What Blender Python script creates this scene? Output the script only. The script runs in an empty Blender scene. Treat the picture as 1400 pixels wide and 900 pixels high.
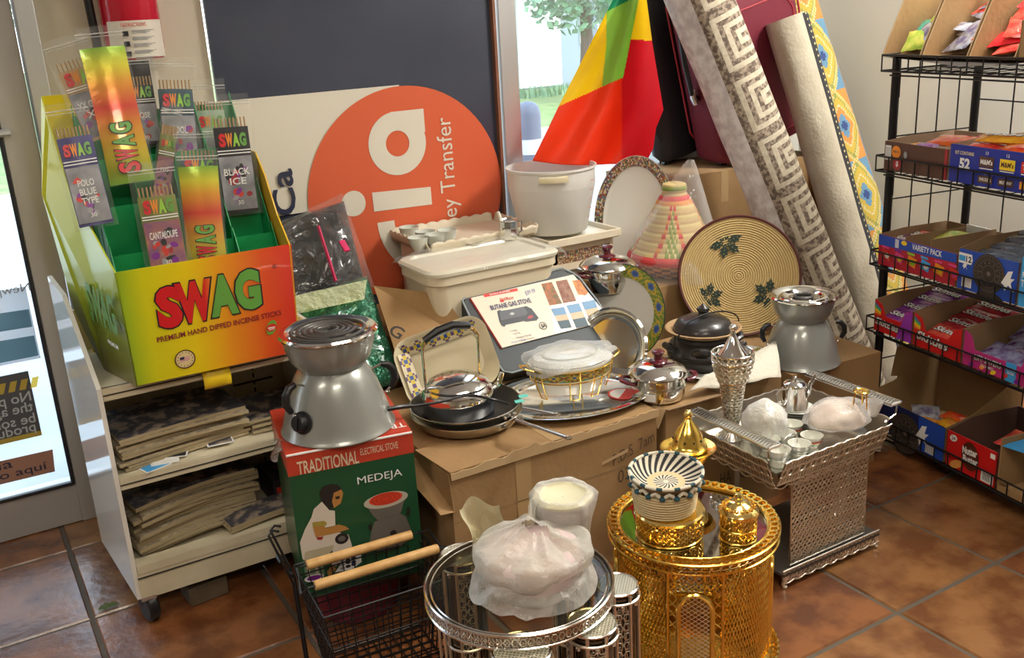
import bpy, math, random
from math import sin, cos, pi, radians as rad
from mathutils import Vector as V, Matrix as Mx, noise as NZ
random.seed(7)
S = bpy.context.scene
COL = S.collection
# ---------------------------------------------------------------- camera
CAMH = 1.6
def _cam():
    pt, rl, yw = rad(17.83), rad(-3.25), rad(30.04)
    fw = V((sin(yw)*cos(pt), cos(yw)*cos(pt), -sin(pt))); rt = V((cos(yw), -sin(yw), 0)); up = rt.cross(fw)
    r2 = rt*cos(rl)+up*sin(rl); u2 = -rt*sin(rl)+up*cos(rl)
    return r2, u2, fw
R_, U_, F_ = _cam()
cd = bpy.data.cameras.new('camera'); cam = bpy.data.objects.new('camera', cd); COL.objects.link(cam)
cd.sensor_width = 36; cd.lens = 1343/1400*36; cd.clip_start = .05; cd.clip_end = 200
m = Mx.Identity(4)
for i in range(3): m[i][0], m[i][1], m[i][2] = R_[i], U_[i], -F_[i]
m[2][3] = CAMH; cam.matrix_world = m; S.camera = cam
# ---------------------------------------------------------------- world, sun, lamps, exposure
w = bpy.data.worlds.new('world'); S.world = w; w.use_nodes = True
nt = w.node_tree; bg = nt.nodes['Background']
tc = nt.nodes.new('ShaderNodeTexCoord'); sx = nt.nodes.new('ShaderNodeSeparateXYZ'); rp = nt.nodes.new('ShaderNodeValToRGB')
nt.links.new(tc.outputs['Generated'], sx.inputs[0]); nt.links.new(sx.outputs[2], rp.inputs[0]); nt.links.new(rp.outputs[0], bg.inputs[0])
rp.color_ramp.elements[0].color = (.95, .97, 1, 1); rp.color_ramp.elements[1].color = (.45, .66, 1, 1)
bg.inputs[1].default_value = 5.5
sun = bpy.data.lights.new('sun', 'SUN'); sun.energy = 3; sun.angle = rad(2); sun.color = (1, .95, .86)
so = bpy.data.objects.new('sun', sun); COL.objects.link(so); so.rotation_euler = (rad(38), rad(20), 0)
S.view_settings.view_transform = 'Standard'; S.view_settings.look = 'None'; S.view_settings.gamma = 1
S.view_settings.use_curve_mapping = False; S.view_settings.exposure = 0.0
for (lx, ly, e) in ((1.3, 1.3, 8), (.2, -.6, 26), (3.3, 1.5, 62), (-1.6, .9, 16)):
    l = bpy.data.lights.new('ceiling_lamp', 'AREA'); l.shape = 'RECTANGLE'; l.size, l.size_y = (1.15, .55) if lx < 3 else (.55, 1.15); l.energy = e*1.5; l.color = (1, .91, .76) if lx < 3 else (1, .97, .90)
    o = bpy.data.objects.new('ceiling_lamp', l); COL.objects.link(o); o.location = (lx, ly, 2.86)
# ---------------------------------------------------------------- helpers
def ray(x, y): return F_ + R_*((x-700)/1343) - U_*((y-450)/1343)
def on(x, y, z):            # the point at height z seen there
    d = ray(x, y); t = (z-CAMH)/d.z; return V((d.x*t, d.y*t, z))
def aty(x, y, Y):
    d = ray(x, y); t = Y/d.y; return V((d.x*t, Y, CAMH+d.z*t))
MATS = {}
def mat(name, col=(.5,.5,.5), rough=.5, metal=0, bump=0, bs=40, var=None, vs=8, alpha=1, emit=0, coat=0, spec=.5, ramp=None, trans=0, ior=1.45, vr=(.35,.65), detail=3, sheen=0, bdist=.01, fk=.55, gc=None):
    if name in MATS: return MATS[name]
    m = bpy.data.materials.new(name); m.use_nodes = True; N = m.node_tree; b = N.nodes['Principled BSDF']; L = N.links.new
    c = tuple(col)+(1,) if len(col) == 3 else col
    b.inputs['Base Color'].default_value = c; b.inputs['Roughness'].default_value = rough; b.inputs['Metallic'].default_value = metal
    b.inputs['Specular IOR Level'].default_value = spec; b.inputs['Coat Weight'].default_value = coat
    b.inputs['Transmission Weight'].default_value = trans; b.inputs['IOR'].default_value = ior
    if sheen: b.inputs['Sheen Weight'].default_value = sheen
    if emit: b.inputs['Emission Color'].default_value = c; b.inputs['Emission Strength'].default_value = emit
    t = N.nodes.new('ShaderNodeTexCoord')
    if var:
        n = N.nodes.new('ShaderNodeTexNoise'); n.inputs['Scale'].default_value = vs; n.inputs['Detail'].default_value = detail
        r = N.nodes.new('ShaderNodeValToRGB'); L(t.outputs['Object'], n.inputs['Vector']); L(n.outputs[0], r.inputs[0])
        r.color_ramp.elements[0].position = vr[0]; r.color_ramp.elements[1].position = vr[1]
        r.color_ramp.elements[0].color = c; r.color_ramp.elements[1].color = tuple(var)+(1,); L(r.outputs[0], b.inputs['Base Color'])
    if ramp:                # (axis, lo, hi, [(pos,col),...]) a printed gradient along the object
        ax, lo, hi, st = ramp
        s = N.nodes.new('ShaderNodeSeparateXYZ'); L(t.outputs['Object'], s.inputs[0]); mr = N.nodes.new('ShaderNodeMapRange')
        mr.inputs['From Min'].default_value = lo; mr.inputs['From Max'].default_value = hi; L(s.outputs[ax], mr.inputs[0])
        r = N.nodes.new('ShaderNodeValToRGB'); L(mr.outputs[0], r.inputs[0]); e = r.color_ramp.elements
        while len(e) < len(st): e.new(.5)
        for k, (p, q) in enumerate(st): e[k].position = p; e[k].color = tuple(q)+(1,)
        L(r.outputs[0], b.inputs['Base Color'])
    if bump:
        n = N.nodes.new('ShaderNodeTexNoise'); n.inputs['Scale'].default_value = bs; n.inputs['Detail'].default_value = 4
        L(t.outputs['Object'], n.inputs['Vector']); bp = N.nodes.new('ShaderNodeBump'); bp.inputs['Strength'].default_value = bump; bp.inputs['Distance'].default_value = bdist
        L(n.outputs[0], bp.inputs['Height']); L(bp.outputs[0], b.inputs['Normal'])
    if alpha < 1:           # thin clear film or pane: see-through with a fresnel gloss
        N.nodes.remove(b); o = N.nodes['Material Output']; tr = N.nodes.new('ShaderNodeBsdfTransparent'); tr.inputs[0].default_value = c
        gl = N.nodes.new('ShaderNodeBsdfPrincipled'); gl.inputs['Base Color'].default_value = (tuple(gc)+(1,)) if gc else c; gl.inputs['Roughness'].default_value = rough; gl.inputs['Specular IOR Level'].default_value = 1
        mx = N.nodes.new('ShaderNodeMixShader'); ly = N.nodes.new('ShaderNodeLayerWeight'); ly.inputs[0].default_value = .35
        ma = N.nodes.new('ShaderNodeMath'); ma.operation = 'MULTIPLY_ADD'; ma.inputs[1].default_value = fk; ma.inputs[2].default_value = alpha; ma.use_clamp = True
        L(ly.outputs['Facing'], ma.inputs[0]); L(ma.outputs[0], mx.inputs[0]); L(tr.outputs[0], mx.inputs[1]); L(gl.outputs[0], mx.inputs[2]); L(mx.outputs[0], o.inputs[0])
        if bump:
            L(bp.outputs[0], gl.inputs['Normal']); L(bp.outputs[0], ly.inputs['Normal'])
    MATS[name] = m; return m
_tc = {}
def text_geo(body, bold, shear):
    k = (body, bold, shear)
    if k not in _tc:
        c = bpy.data.curves.new('t', 'FONT'); c.body = body; c.size = 1; c.align_x = 'CENTER'; c.align_y = 'CENTER'; c.offset = bold; c.shear = shear; c.resolution_u = 3
        o = bpy.data.objects.new('t', c); COL.objects.link(o); me = bpy.data.meshes.new_from_object(o)
        vs = [v.co.copy() for v in me.vertices]; fs = [tuple(p.vertices) for p in me.polygons]
        bpy.data.objects.remove(o); bpy.data.meshes.remove(me); bpy.data.curves.remove(c)
        xs = [v.x for v in vs]; ys = [v.y for v in vs]
        cx, cy = (min(xs)+max(xs))/2, (min(ys)+max(ys))/2
        _tc[k] = ([V((v.x-cx, v.y-cy, 0)) for v in vs], fs, max(xs)-min(xs), max(ys)-min(ys))
    return _tc[k]
class G:
    def __init__(s, T=None): s.v = []; s.f = []; s.k = []; s.m = []; s.T = T or Mx.Identity(4)
    def mi(s, m):
        if m not in s.m: s.m.append(m)
        return s.m.index(m)
    def add(s, vs, fs, m):
        o = len(s.v); T = s.T; s.v += [T @ V(p) for p in vs]; i = s.mi(m)
        s.f += [tuple(a+o for a in f) for f in fs]; s.k += [i]*len(fs); return s
    def box(s, c, d, m, rot=None):
        x, y, z = d[0]/2, d[1]/2, d[2]/2; c = V(c)
        vs = [V((a*x, b*y, e*z)) for a in (-1, 1) for b in (-1, 1) for e in (-1, 1)]
        if rot is not None: vs = [rot @ p for p in vs]
        return s.add([c+p for p in vs], [(0,1,3,2),(4,6,7,5),(0,4,5,1),(2,3,7,6),(0,2,6,4),(1,5,7,3)], m)
    def lathe(s, pr, m, n=32, c=(0,0,0), sx=1, sy=1, caps=True, wob=None, a0=0, a1=2*pi):
        vs = []; full = abs(a1-a0-2*pi) < 1e-6; nn = n if full else n+1
        for (r, z) in pr:
            for i in range(nn):
                a = a0+(a1-a0)*i/n; q = r*(wob(a, z) if wob else 1); vs.append((c[0]+q*cos(a)*sx, c[1]+q*sin(a)*sy, c[2]+z))
        fs = []
        for j in range(len(pr)-1):
            for i in range(n):
                k = (i+1) % nn; fs.append((j*nn+i, j*nn+k, (j+1)*nn+k, (j+1)*nn+i))
        if caps and full:
            if pr[0][0] > 1e-5: fs.append(tuple(range(n))[::-1])
            if pr[-1][0] > 1e-5: fs.append(tuple((len(pr)-1)*nn+i for i in range(n)))
        return s.add(vs, fs, m)
    def tube(s, pts, r, m, n=6, closed=False, flat=1):
        P = [V(p) for p in pts]; K = len(P); vs = []; up = None
        for i in range(K):
            t = (P[(i+1) % K]-P[i-1]) if closed else (P[min(i+1, K-1)]-P[max(i-1, 0)])
            if t.length < 1e-9: t = V((0,0,1))
            t.normalize()
            if up is None: up = V((0,0,1)) if abs(t.z) < .9 else V((1,0,0))
            a = t.cross(up).normalized(); b = a.cross(t).normalized(); up = b
            rr = r[i] if isinstance(r, (list, tuple)) else r
            for j in range(n):
                g = 2*pi*(j+.5)/n; vs.append(P[i]+a*cos(g)*rr+b*sin(g)*rr*flat)
        fs = []
        for i in range(K if closed else K-1):
            k = (i+1) % K
            for j in range(n):
                q = (j+1) % n; fs.append((i*n+j, i*n+q, k*n+q, k*n+j))
        if not closed: fs += [tuple(range(n))[::-1], tuple((K-1)*n+j for j in range(n))]
        return s.add(vs, fs, m)
    def poly(s, pts, m, z=0, h=0):
        n = len(pts); vs = [(p[0], p[1], z+h) for p in pts]; fs = [tuple(range(n))]
        if h:
            vs += [(p[0], p[1], z) for p in pts]; fs += [tuple(range(n, 2*n))[::-1]]+[(i, i+n, (i+1) % n+n, (i+1) % n) for i in range(n)]
        return s.add(vs, fs, m)
    def ell(s, x, y, rx, ry, m, z=0, n=24, rot=0, a0=0, a1=2*pi):
        return s.poly([(x+rx*cos(a)*cos(rot)-ry*sin(a)*sin(rot), y+rx*cos(a)*sin(rot)+ry*sin(a)*cos(rot)) for a in [a0+(a1-a0)*i/n for i in range(n)]], m, z)
    def ring(s, x, y, r0, r1, m, z=0, n=32, sy=1):
        vs = []
        for i in range(n):
            a = 2*pi*i/n; vs += [(x+r0*cos(a), y+r0*sin(a)*sy, z), (x+r1*cos(a), y+r1*sin(a)*sy, z)]
        return s.add(vs, [(2*i, 2*i+1, (2*i+3) % (2*n), (2*i+2) % (2*n)) for i in range(n)], m)
    def grid(s, fn, nu, nv, m, cu=False, cv=False):
        a = nu if cu else nu+1; b = nv if cv else nv+1
        vs = [fn(i/nu, j/nv) for j in range(b) for i in range(a)]
        pick = callable(m)
        if not pick:
            return s.add(vs, [(j*a+i, j*a+(i+1) % a, ((j+1) % b)*a+(i+1) % a, ((j+1) % b)*a+i) for j in range(nv) for i in range(nu)], m)
        o = len(s.v); s.v += [s.T @ V(p) for p in vs]
        for j in range(nv):
            for i in range(nu):
                mm = m(i, j)
                if mm is None: continue
                s.f.append(tuple(o+q for q in (j*a+i, j*a+(i+1) % a, ((j+1) % b)*a+(i+1) % a, ((j+1) % b)*a+i))); s.k.append(s.mi(mm))
        return s
    def blob(s, c, r, m, n=24, k=14, nz=0, ns=3, seed=0, zmin=None):
        def fn(u, v):
            a, b = 2*pi*u, pi*(v-.5); d = V((cos(b)*cos(a), cos(b)*sin(a), sin(b)))
            q = 1+nz*NZ.noise(d*ns+V((seed, seed*.7, 0))); p = V((d.x*r[0]*q, d.y*r[1]*q, d.z*r[2]*q))
            if zmin is not None: p.z = max(p.z, zmin)
            return V(c)+p
        return s.grid(fn, n, k, m, cu=True)
    def text(s, body, h, x, y, m, z=.0006, bold=0, w=None, rot=0, shear=0):
        vs, fs, tw, th = text_geo(body, bold, shear); k = h/th; kx = (w/tw) if w else k; c, d = cos(rot), sin(rot)
        return s.add([(x+v.x*kx*c-v.y*k*d, y+v.x*kx*d+v.y*k*c, z) for v in vs], fs, m)
    def build(s, name, parent=None, ang=35, loc=None, rot=None, bev=0, sub=0, solid=0):
        me = bpy.data.meshes.new(name); me.from_pydata([tuple(p) for p in s.v], [], s.f)
        for m in s.m: me.materials.append(m)
        me.polygons.foreach_set('material_index', s.k)
        if ang:
            me.polygons.foreach_set('use_smooth', [True]*len(s.f)); me.update(); me.set_sharp_from_angle(angle=rad(ang))
        me.update(); o = bpy.data.objects.new(name, me); COL.objects.link(o)
        if parent: o.parent = parent
        if loc is not None: o.location = loc
        if rot is not None: o.rotation_euler = rot
        if solid: q = o.modifiers.new('thickness', 'SOLIDIFY'); q.thickness = solid; q.offset = 0
        if bev: q = o.modifiers.new('bevel', 'BEVEL'); q.width = bev; q.segments = 2; q.limit_method = 'ANGLE'; q.angle_limit = rad(40)
        if sub: q = o.modifiers.new('sub', 'SUBSURF'); q.levels = q.render_levels = sub
        return o
def tag(o, label, cat, group=None):
    o['label'] = label; o['category'] = cat
    if group: o['group'] = group
    return o
def struct(o): o['kind'] = 'structure'; return o
def thing(name, label, cat, loc=(0,0,0), rz=0, group=None, rot=None):
    o = bpy.data.objects.new(name, None); COL.objects.link(o); o.location = loc; o.rotation_euler = rot or (0, 0, rz); o.empty_display_size = .05
    return tag(o, label, cat, group)
def dup(root, loc, rz=0, label=None, group=None, rot=None):
    r = root.copy(); COL.objects.link(r); r.location = loc; r.rotation_euler = rot or (0, 0, rz)
    if label: r['label'] = label
    if group: r['group'] = group
    for ch in list(root.children):
        c = ch.copy(); COL.objects.link(c); c.parent = r
        for g in list(ch.children):
            d = g.copy(); COL.objects.link(d); d.parent = c
    return r
def frame(o, ux, uy):       # a printed face: x to the right, y up, z out of the face
    ux = V(ux).normalized(); uy = V(uy).normalized(); n = ux.cross(uy); M = Mx.Identity(4)
    for i in range(3): M[i][0], M[i][1], M[i][2], M[i][3] = ux[i], uy[i], n[i], o[i]
    return M
FRONT = ((1,0,0), (0,0,1))
def Rz(a): return Mx.Rotation(a, 4, 'Z')
def Rx(a): return Mx.Rotation(a, 4, 'X')
def Ry(a): return Mx.Rotation(a, 4, 'Y')
def Tr(*a): return Mx.Translation(V(a))
# ---------------------------------------------------------------- shared materials
white = mat('white_paint', (.78,.77,.72), .4); ink = mat('black_ink', (.015,.015,.02), .5); paper = mat('paper_white', (.8,.8,.78), .6)
red = mat('red_print', (.62,.035,.02), .4); green = mat('green_print', (.03,.3,.08), .4); yellow = mat('yellow_print', (.85,.6,.02), .4)
orange = mat('orange_print', (.85,.28,.02), .4); blue = mat('blue_print', (.015,.07,.42), .35); lblue = mat('light_blue_print', (.05,.35,.75), .4)
navy = mat('navy_print', (.012,.02,.09), .4); purple = mat('purple_print', (.22,.02,.3), .3); pink = mat('pink_print', (.7,.06,.25), .35); cream = mat('cream_print', (.72,.62,.42), .5)
grey = mat('grey_print', (.3,.31,.33), .5); brownp = mat('brown_print', (.09,.04,.025), .4); lime = mat('lime_print', (.3,.6,.05), .4)
card = mat('cardboard', (.34,.205,.09), .85, bump=.15, bs=60, var=(.28,.165,.07), vs=5); card_d = mat('cardboard_inside', (.27,.17,.09), .9, bump=.1); card_l = mat('cardboard_edge', (.50,.35,.19), .9)
chrome = mat('polished_steel', (.82,.82,.80), .09, 1); steel = mat('brushed_steel', (.62,.61,.58), .28, 1, bump=.03, bs=200)
blackp = mat('black_plastic', (.012,.012,.014), .35); blackm = mat('black_wire', (.012,.012,.013), .38, .3); alu = mat('aluminium', (.50,.50,.50), .42, .55)
gold = mat('gold_plate', (1,.68,.15), .2, 1); silver = mat('silver_filigree', (.92,.87,.78), .32, 1); silver_b = mat('bright_silver', (.85,.84,.80), .15, 1)
film = mat('clear_film', (.97,.97,.96), .12, alpha=.03, fk=.24, bump=.4, bs=16, bdist=.012); film2 = mat('milky_film', (.9,.89,.87), .25, alpha=.42, bump=.7, bs=22, bdist=.02)
glass = mat('window_pane', (.93,.97,.97), .02, alpha=.04); porcelain = mat('porcelain', (.78,.76,.70), .15, coat=.4)
# ================================================================ THE SETTING
WY, WX = 3.46, 3.68
wallm = mat('wall_plaster', (.60,.55,.44), .7, bump=.05, bs=120)
wallr = mat('wall_white', (.74,.73,.67), .65, bump=.05, bs=120)
def slab(name, lo, hi, m):
    g = G(); c = [(a+b)/2 for a, b in zip(lo, hi)]; g.box(c, [b-a for a, b in zip(lo, hi)], m); return struct(g.build(name, ang=0))
# floor: clay tiles between the joints, grout bed below
grout = mat('grout', (.10,.082,.062), .9, bump=.3, bs=300)
def tile_mat(i, a, b):
    return mat('clay_tile_%d' % i, a, .26, var=b, vs=7, detail=10, bump=.5, bs=30, bdist=.004, vr=(.41,.60), spec=1.0)
tm = [tile_mat(0, (.12,.038,.013), (.25,.090,.028)), tile_mat(1, (.14,.045,.016), (.26,.105,.036)), tile_mat(2, (.11,.038,.016), (.24,.09,.03)), tile_mat(3, (.14,.052,.017), (.26,.12,.042))]
jx = [-4.2+.4545*i for i in range(9)]+[-.333,.147,.641,1.10,1.555,2.005,2.435,2.87,3.29,3.72]
jy = [-4.35+.445*i for i in range(12)]+[1.05,1.475,1.9,2.329,2.768,3.235,3.62]
jx = sorted(set(round(a, 3) for a in jx)); jy = sorted(set(round(a, 3) for a in jy)); jy = [a for k, a in enumerate(jy) if k == 0 or a-jy[k-1] > .2 or a in (1.05,)]
g = G(); g.box((-.25,-.4,-.03), (8,8.1,.05), grout)
rr = random.Random(3)
for i in range(len(jx)-1):
    for j in range(len(jy)-1):
        a, b, c, d = jx[i], jx[i+1], jy[j], jy[j+1]
        if a < -4.1 or d > 3.7: continue
        q = .0062; e = .004; mm = rr.choice(tm)
        g.add([(a+q,c+q,-.0055),(b-q,c+q,-.0055),(b-q,d-q,-.0055),(a+q,d-q,-.0055),(a+q+e,c+q+e,0),(b-q-e,c+q+e,0),(b-q-e,d-q-e,0),(a+q+e,d-q-e,0)],
              [(4,5,6,7),(0,1,5,4),(1,2,6,5),(2,3,7,6),(3,0,4,7)], mm)
struct(g.build('floor', ang=0))
slab('ceiling', (-4.2,-4.4,2.9), (3.8,3.6,3.0), mat('ceiling_white', (.7,.69,.66), .8))
slab('wall_right', (WX,-4.4,0), (WX+.1,3.6,2.9), wallr)
slab('wall_front', (-4.2,-4.5,0), (3.8,-4.4,2.9), wallm)
slab('wall_left', (-4.3,-4.4,0), (-4.2,3.6,2.9), wallm)
# window wall: piers, header and sill around door, sign opening and window
g = G()
g.box((.63,WY+.06,1.45), (.51,.12,2.9), wallm); g.box((-2.9,WY+.06,1.45), (2.6,.12,2.9), wallm)
g.box((1.84,WY+.06,2.7), (1.91,.12,.4), wallm); g.box((-.6,WY+.06,2.65), (2.0,.12,.5), wallm); g.box((3.24,WY+.06,1.45), (.90,.12,2.9), wallr)
g.box((1.84,WY+.06,.15), (1.91,.12,.3), wallm)
struct(g.build('wall_back', ang=0))
# display window, seen between the dark panel and the flag
g = G(); g.box((2.03,WY,1.45), (.075,.10,2.3), alu); g.box((2.80,WY,1.45), (.06,.10,2.3), alu); g.box((2.42,WY,.33), (.70,.09,.06), alu); g.box((2.42,WY,2.5), (.70,.09,.06), alu); g.box((1.975,WY-.03,1.45), (.012,.03,2.3), mat('rust_strip', (.22,.09,.05), .6))
win = struct(g.build('window_1', ang=0))
g = G(); g.box((2.42,WY+.01,1.41), (.74,.006,2.12), glass); g.build('window_pane', win, ang=0)
# glass shop door: stiles, bottom rail, glazing bead, bar
g = G(); fm = mat('door_frame_grey', (.42,.40,.38), .45, .3)
g.box((.265,WY-.0,1.25), (.095,.075,2.5), fm); g.box((-1.0,WY,1.25), (.095,.075,2.5), fm); g.box((-.37,WY,.075), (1.18,.07,.145), fm); g.box((-.37,WY,2.44), (1.18,.07,.12), fm)
g.box((.345,WY-.03,1.25), (.055,.09,2.5), alu); g.box((.211,WY-.035,1.27), (.012,.02,2.25), ink); g.box((-.37,WY-.035,.15), (1.16,.02,.012), ink)
door = struct(g.build('door_1', ang=0, bev=.003))
g = G(); g.box((-.37,WY,1.27), (1.18,.006,2.25), glass); g.build('door_pane', door, ang=0)
g = G(); p = aty(0,190,WY-.05); q = aty(34,188,WY-.05); g.tube([(-.95,WY-.07,1.335),(.2,WY-.07,1.335),(.235,WY-.05,1.335)], .012, alu, 8); g.build('push_bar', door)
# dark sheet covering the neighbouring window
sheet = mat('dark_window_sheet', (.042,.050,.078), .34, var=(.056,.064,.092), vs=3, spec=.6)
g = G(); g.box((1.43,WY-.012,1.37), (1.08,.02,2.14), sheet); struct(g.build('window_2', ang=0))
# ceiling lights
for (lx, ly) in ((1.3,1.3),(.2,-.6),(3.3,1.5),(-1.6,.9)):
    t = thing('ceiling_light', 'flat rectangular light panel set in the white ceiling', 'light', (lx,ly,2.875), pi/2 if lx > 3 else 0, 'panels of light in the ceiling')
    g = G(); g.box((0,.3,0), (1.26,.03,.05), white); g.box((0,-.3,0), (1.26,.03,.05), white); g.box((.62,0,0), (.03,.57,.05), white); g.box((-.62,0,0), (.03,.57,.05), white); g.build('frame', t, ang=0)
    g = G(); g.box((0,0,.012), (1.21,.57,.01), mat('lamp_diffuser', (1,.93,.82), .5, emit=4)); g.build('diffuser', t, ang=0)
# ================================================================ OUTSIDE
def outdoor(): 
    conc = mat('pavement', (.42,.41,.39), .9, var=(.34,.335,.32), vs=2); grass = mat('grass_ground', (.12,.22,.05), .9, var=(.25,.28,.10), vs=6, detail=8)
    g = G(); g.add([(-14,3.58,-.06),(26,3.58,-.06),(26,12.5,-.06),(-14,12.5,-.06)], [(0,1,2,3)], conc); g.add([(-60,12.5,-.05),(70,12.5,-.05),(70,60,-.05),(-60,60,-.05)], [(0,1,2,3)], grass)
    struct(g.build('ground', ang=0))
    # bollard
    b = on(722,250,-.06); t = thing('bollard', 'dark round-topped bollard with pale band outside the window', 'bollard', (4.0*.86,5.75,-.06))
    d = aty(722,160,5.75); t.location.x = d.x
    g = G(); g.lathe([(.085,0),(.085,1.0),(.075,1.05),(.045,1.08),(.001,1.09)], mat('bollard_blue', (.07,.09,.13), .5), 24); g.build('post', t)
    g = G(); g.lathe([(.087,.74),(.087,.84)], mat('band_white', (.5,.52,.55), .5), 24); g.build('band', t)
    # house over the road
    hx = aty(738,40,19).x; t = thing('house', 'pale clapboard house with grey roof and white double door across the road', 'house', (hx,19,-.05))
    sd = mat('grey_siding', (.30,.36,.40), .7, bump=.3, bs=8); rf = mat('shingle_roof', (.16,.18,.22), .8); g = G(); g.box((2.2,1.5,1.25), (6.4,3,2.5), sd); g.build('wall', t, ang=0)
    g = G(); g.add([(-1.5,-.5,2.4),(5.9,-.5,2.4),(4.9,1.7,4.2),(-.5,1.7,4.2),(5.9,3.5,2.4),(-1.5,3.5,2.4)], [(0,1,2,3),(3,2,4,5),(0,3,5),(1,4,2)], rf); g.build('roof', t, ang=0)
    g = G(); g.box((-.05,-.03,1.05), (1.1,.08,2.0), white); g.build('door', t, ang=0)
    for x in (1.3, 2.0, 3.9):
        g = G(); g.box((x,-.03,1.5), (.5,.06,1.2), white); g.box((x,-.07,1.5), (.4,.02,1.05), mat('house_window', (.12,.17,.2), .1)); g.build('window', t, ang=0)
    # trees and hedge
    lf = [mat('leaf_a', (.14,.30,.16), .7), mat('leaf_b', (.22,.40,.22), .7), mat('leaf_c', (.07,.18,.06), .7)]; bark = mat('bark', (.10,.07,.05), .9)
    for k, (px, Y, h, r, lab) in enumerate(((800,15.5,3.6,1.3,'broad leafy green tree in front of the pale house'), (1180,19.5,6,1.9,'leafy tree standing right of the house, behind the flag'), (520,19.5,6,1.9,'leafy tree left of the house, beyond the dark sheet'), (120,15,5,2,'leafy tree across the road seen past the glass door'))):
        x = aty(px,60,Y).x; t = thing('tree', lab, 'tree', (x,Y,-.05)); g = G(); g.tube([(0,0,0),(.05,0,h*.3),(0,.05,h*.62)], [.16,.12,.07], bark, 8); g.build('trunk', t)
        R2 = random.Random(k); g = G()
        for i in range(1900):
            d = V((R2.gauss(0,1), R2.gauss(0,1), R2.gauss(0,1))).normalized()*(R2.random()**.4); c = V((d.x*r, d.y*r, h*.62+d.z*r*.8)); s_ = .10
            u = V((R2.gauss(0,1),R2.gauss(0,1),R2.gauss(0,1))).normalized(); v2 = u.orthogonal().normalized()
            g.add([c-u*s_, c+v2*s_*.6, c+u*s_, c-v2*s_*.6], [(0,1,2,3)], lf[i % 3])
        g.build('foliage', t, ang=0)
    g = G(); R2 = random.Random(9)
    for i in range(1500):
        x = R2.uniform(hx-2, hx+9); y = R2.uniform(17.0,18.3); h = R2.uniform(.05,.18); g.add([(x,y,-.05),(x+.05,y,-.05),(x+.02,y+.02,h)], [(0,1,2)], lf[i % 3])
    o = g.build('grass_blades', ang=0); o['label'] = 'sparse green grass growing before the pale house'; o['category'] = 'grass'; o['kind'] = 'stuff'
outdoor()
def sheer(name, col, f=.5):    # cloth, paper or milky plastic that lets light through
    if name in MATS: return MATS[name]
    m = bpy.data.materials.new(name); m.use_nodes = True; N = m.node_tree; b = N.nodes['Principled BSDF']; b.inputs['Base Color'].default_value = tuple(col)+(1,); b.inputs['Roughness'].default_value = .5
    t = N.nodes.new('ShaderNodeBsdfTranslucent'); t.inputs[0].default_value = tuple(col)+(1,); x = N.nodes.new('ShaderNodeMixShader'); x.inputs[0].default_value = f
    N.links.new(b.outputs[0], x.inputs[1]); N.links.new(t.outputs[0], x.inputs[2]); N.links.new(x.outputs[0], N.nodes['Material Output'].inputs[0]); MATS[name] = m; return m
# ================================================================ SIGN
BY = WY-.024
t = thing('wall_sign', 'white and orange money transfer sign lying on its side over the dark window sheet', 'sign', (1.42,BY,.95))
FS = lambda off: frame((0,BY-off,0), *FRONT)
def sp(x, y): p = aty(x, y, BY); return (p.x, p.z)
def loc_(g): g.T = Tr(-1.42,-BY,-.95) @ g.T; return g
sw = mat('sign_white', (.70,.66,.56), .45); so_ = mat('sign_orange', (.64,.115,.045), .5); sk = mat('sign_navy', (.03,.035,.07), .45)
g = loc_(G(FS(.002))); g.poly([(.887,.951),(1.56,.951),(1.56,1.368),(.887,1.368)], sw, 0, .003); g.build('white_panel', t, ang=0)
cx, cz, cr = 1.563, .958, .406
g = loc_(G(FS(.006))); g.ell(cx, cz, cr, cr, so_, .003, 72); g.build('orange_disc', t, ang=0)
g = loc_(G(FS(.011))); ax, az = sp(542,196); g.ring(ax, az, .048, .118, sw, 0, 48); a1 = sp(538,155); a2 = sp(582,154); a3 = sp(583,181); a4 = sp(565,185)
g.poly([(ax-.02,az+.118),(ax+.118,az+.118),(ax+.118,az+.03),(ax+.09,az+.045),(ax+.04,az+.075)][::-1], sw, .0004)
g.poly([sp(507,263),sp(587,255),sp(589,279),sp(510,289)][::-1], sw); dx, dz = sp(482,278); g.ell(dx, dz, .048, .048, sw, 0, 32)
ox, oz = sp(590,292); g.poly([(ox-.235+.235*(1-cos(a)), oz-.235*sin(a)) for a in [i*pi/2/12 for i in range(13)]]+[(ox-.165+.165*(1-cos(a)), oz-.165*sin(a)) for a in [i*pi/2/12 for i in range(12,-1,-1)]], sw)
x0, z0 = sp(612,232); g.text('Money Transfer', .085, x0, z0-.068, sw, .0005, 0, .54, pi/2)
x0, z0 = sp(386,263); g.text('Ca', .085, x0, z0, sk, .0005, .02, .165, pi/2)
g.build('lettering', t, ang=0)
# ================================================================ POSTERS ON THE DOOR
PY = WY-.006
def dp(x, y): p = aty(x, y, PY); return (p.x, p.z)
pw = sheer('poster_white', (.75,.78,.82), .5); pg = sheer('poster_grey', (.10,.10,.11), .2); py_ = sheer('poster_yellow', (.75,.55,.10), .4); pb = sheer('poster_teal', (.18,.34,.42), .4); pbr = sheer('poster_brown', (.42,.24,.17), .4)
def poster(name, label, cat, pts): 
    return thing(name, label, cat, (0,PY,0)), [(-.60,pts[0]),(.195,pts[0]),(.195,pts[1]),(-.60,pts[1])]
t, q = poster('door_poster', 'white and blue poster on the glass door seen from behind', 'poster', (.60,.845))
g = G(frame((0,-.001,0), *FRONT)); g.poly(q, pw, 0, .001); g.build('sheet', t, ang=0)
g = G(frame((0,-.0035,0), *FRONT)); g.poly([(-.6,.61),(.19,.61),(.19,.68),(-.6,.70)], pb); g.poly([(-.6,.73),(.19,.71),(.19,.77),(-.6,.79)], pb); g.build('blue_band', t, ang=0)
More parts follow.
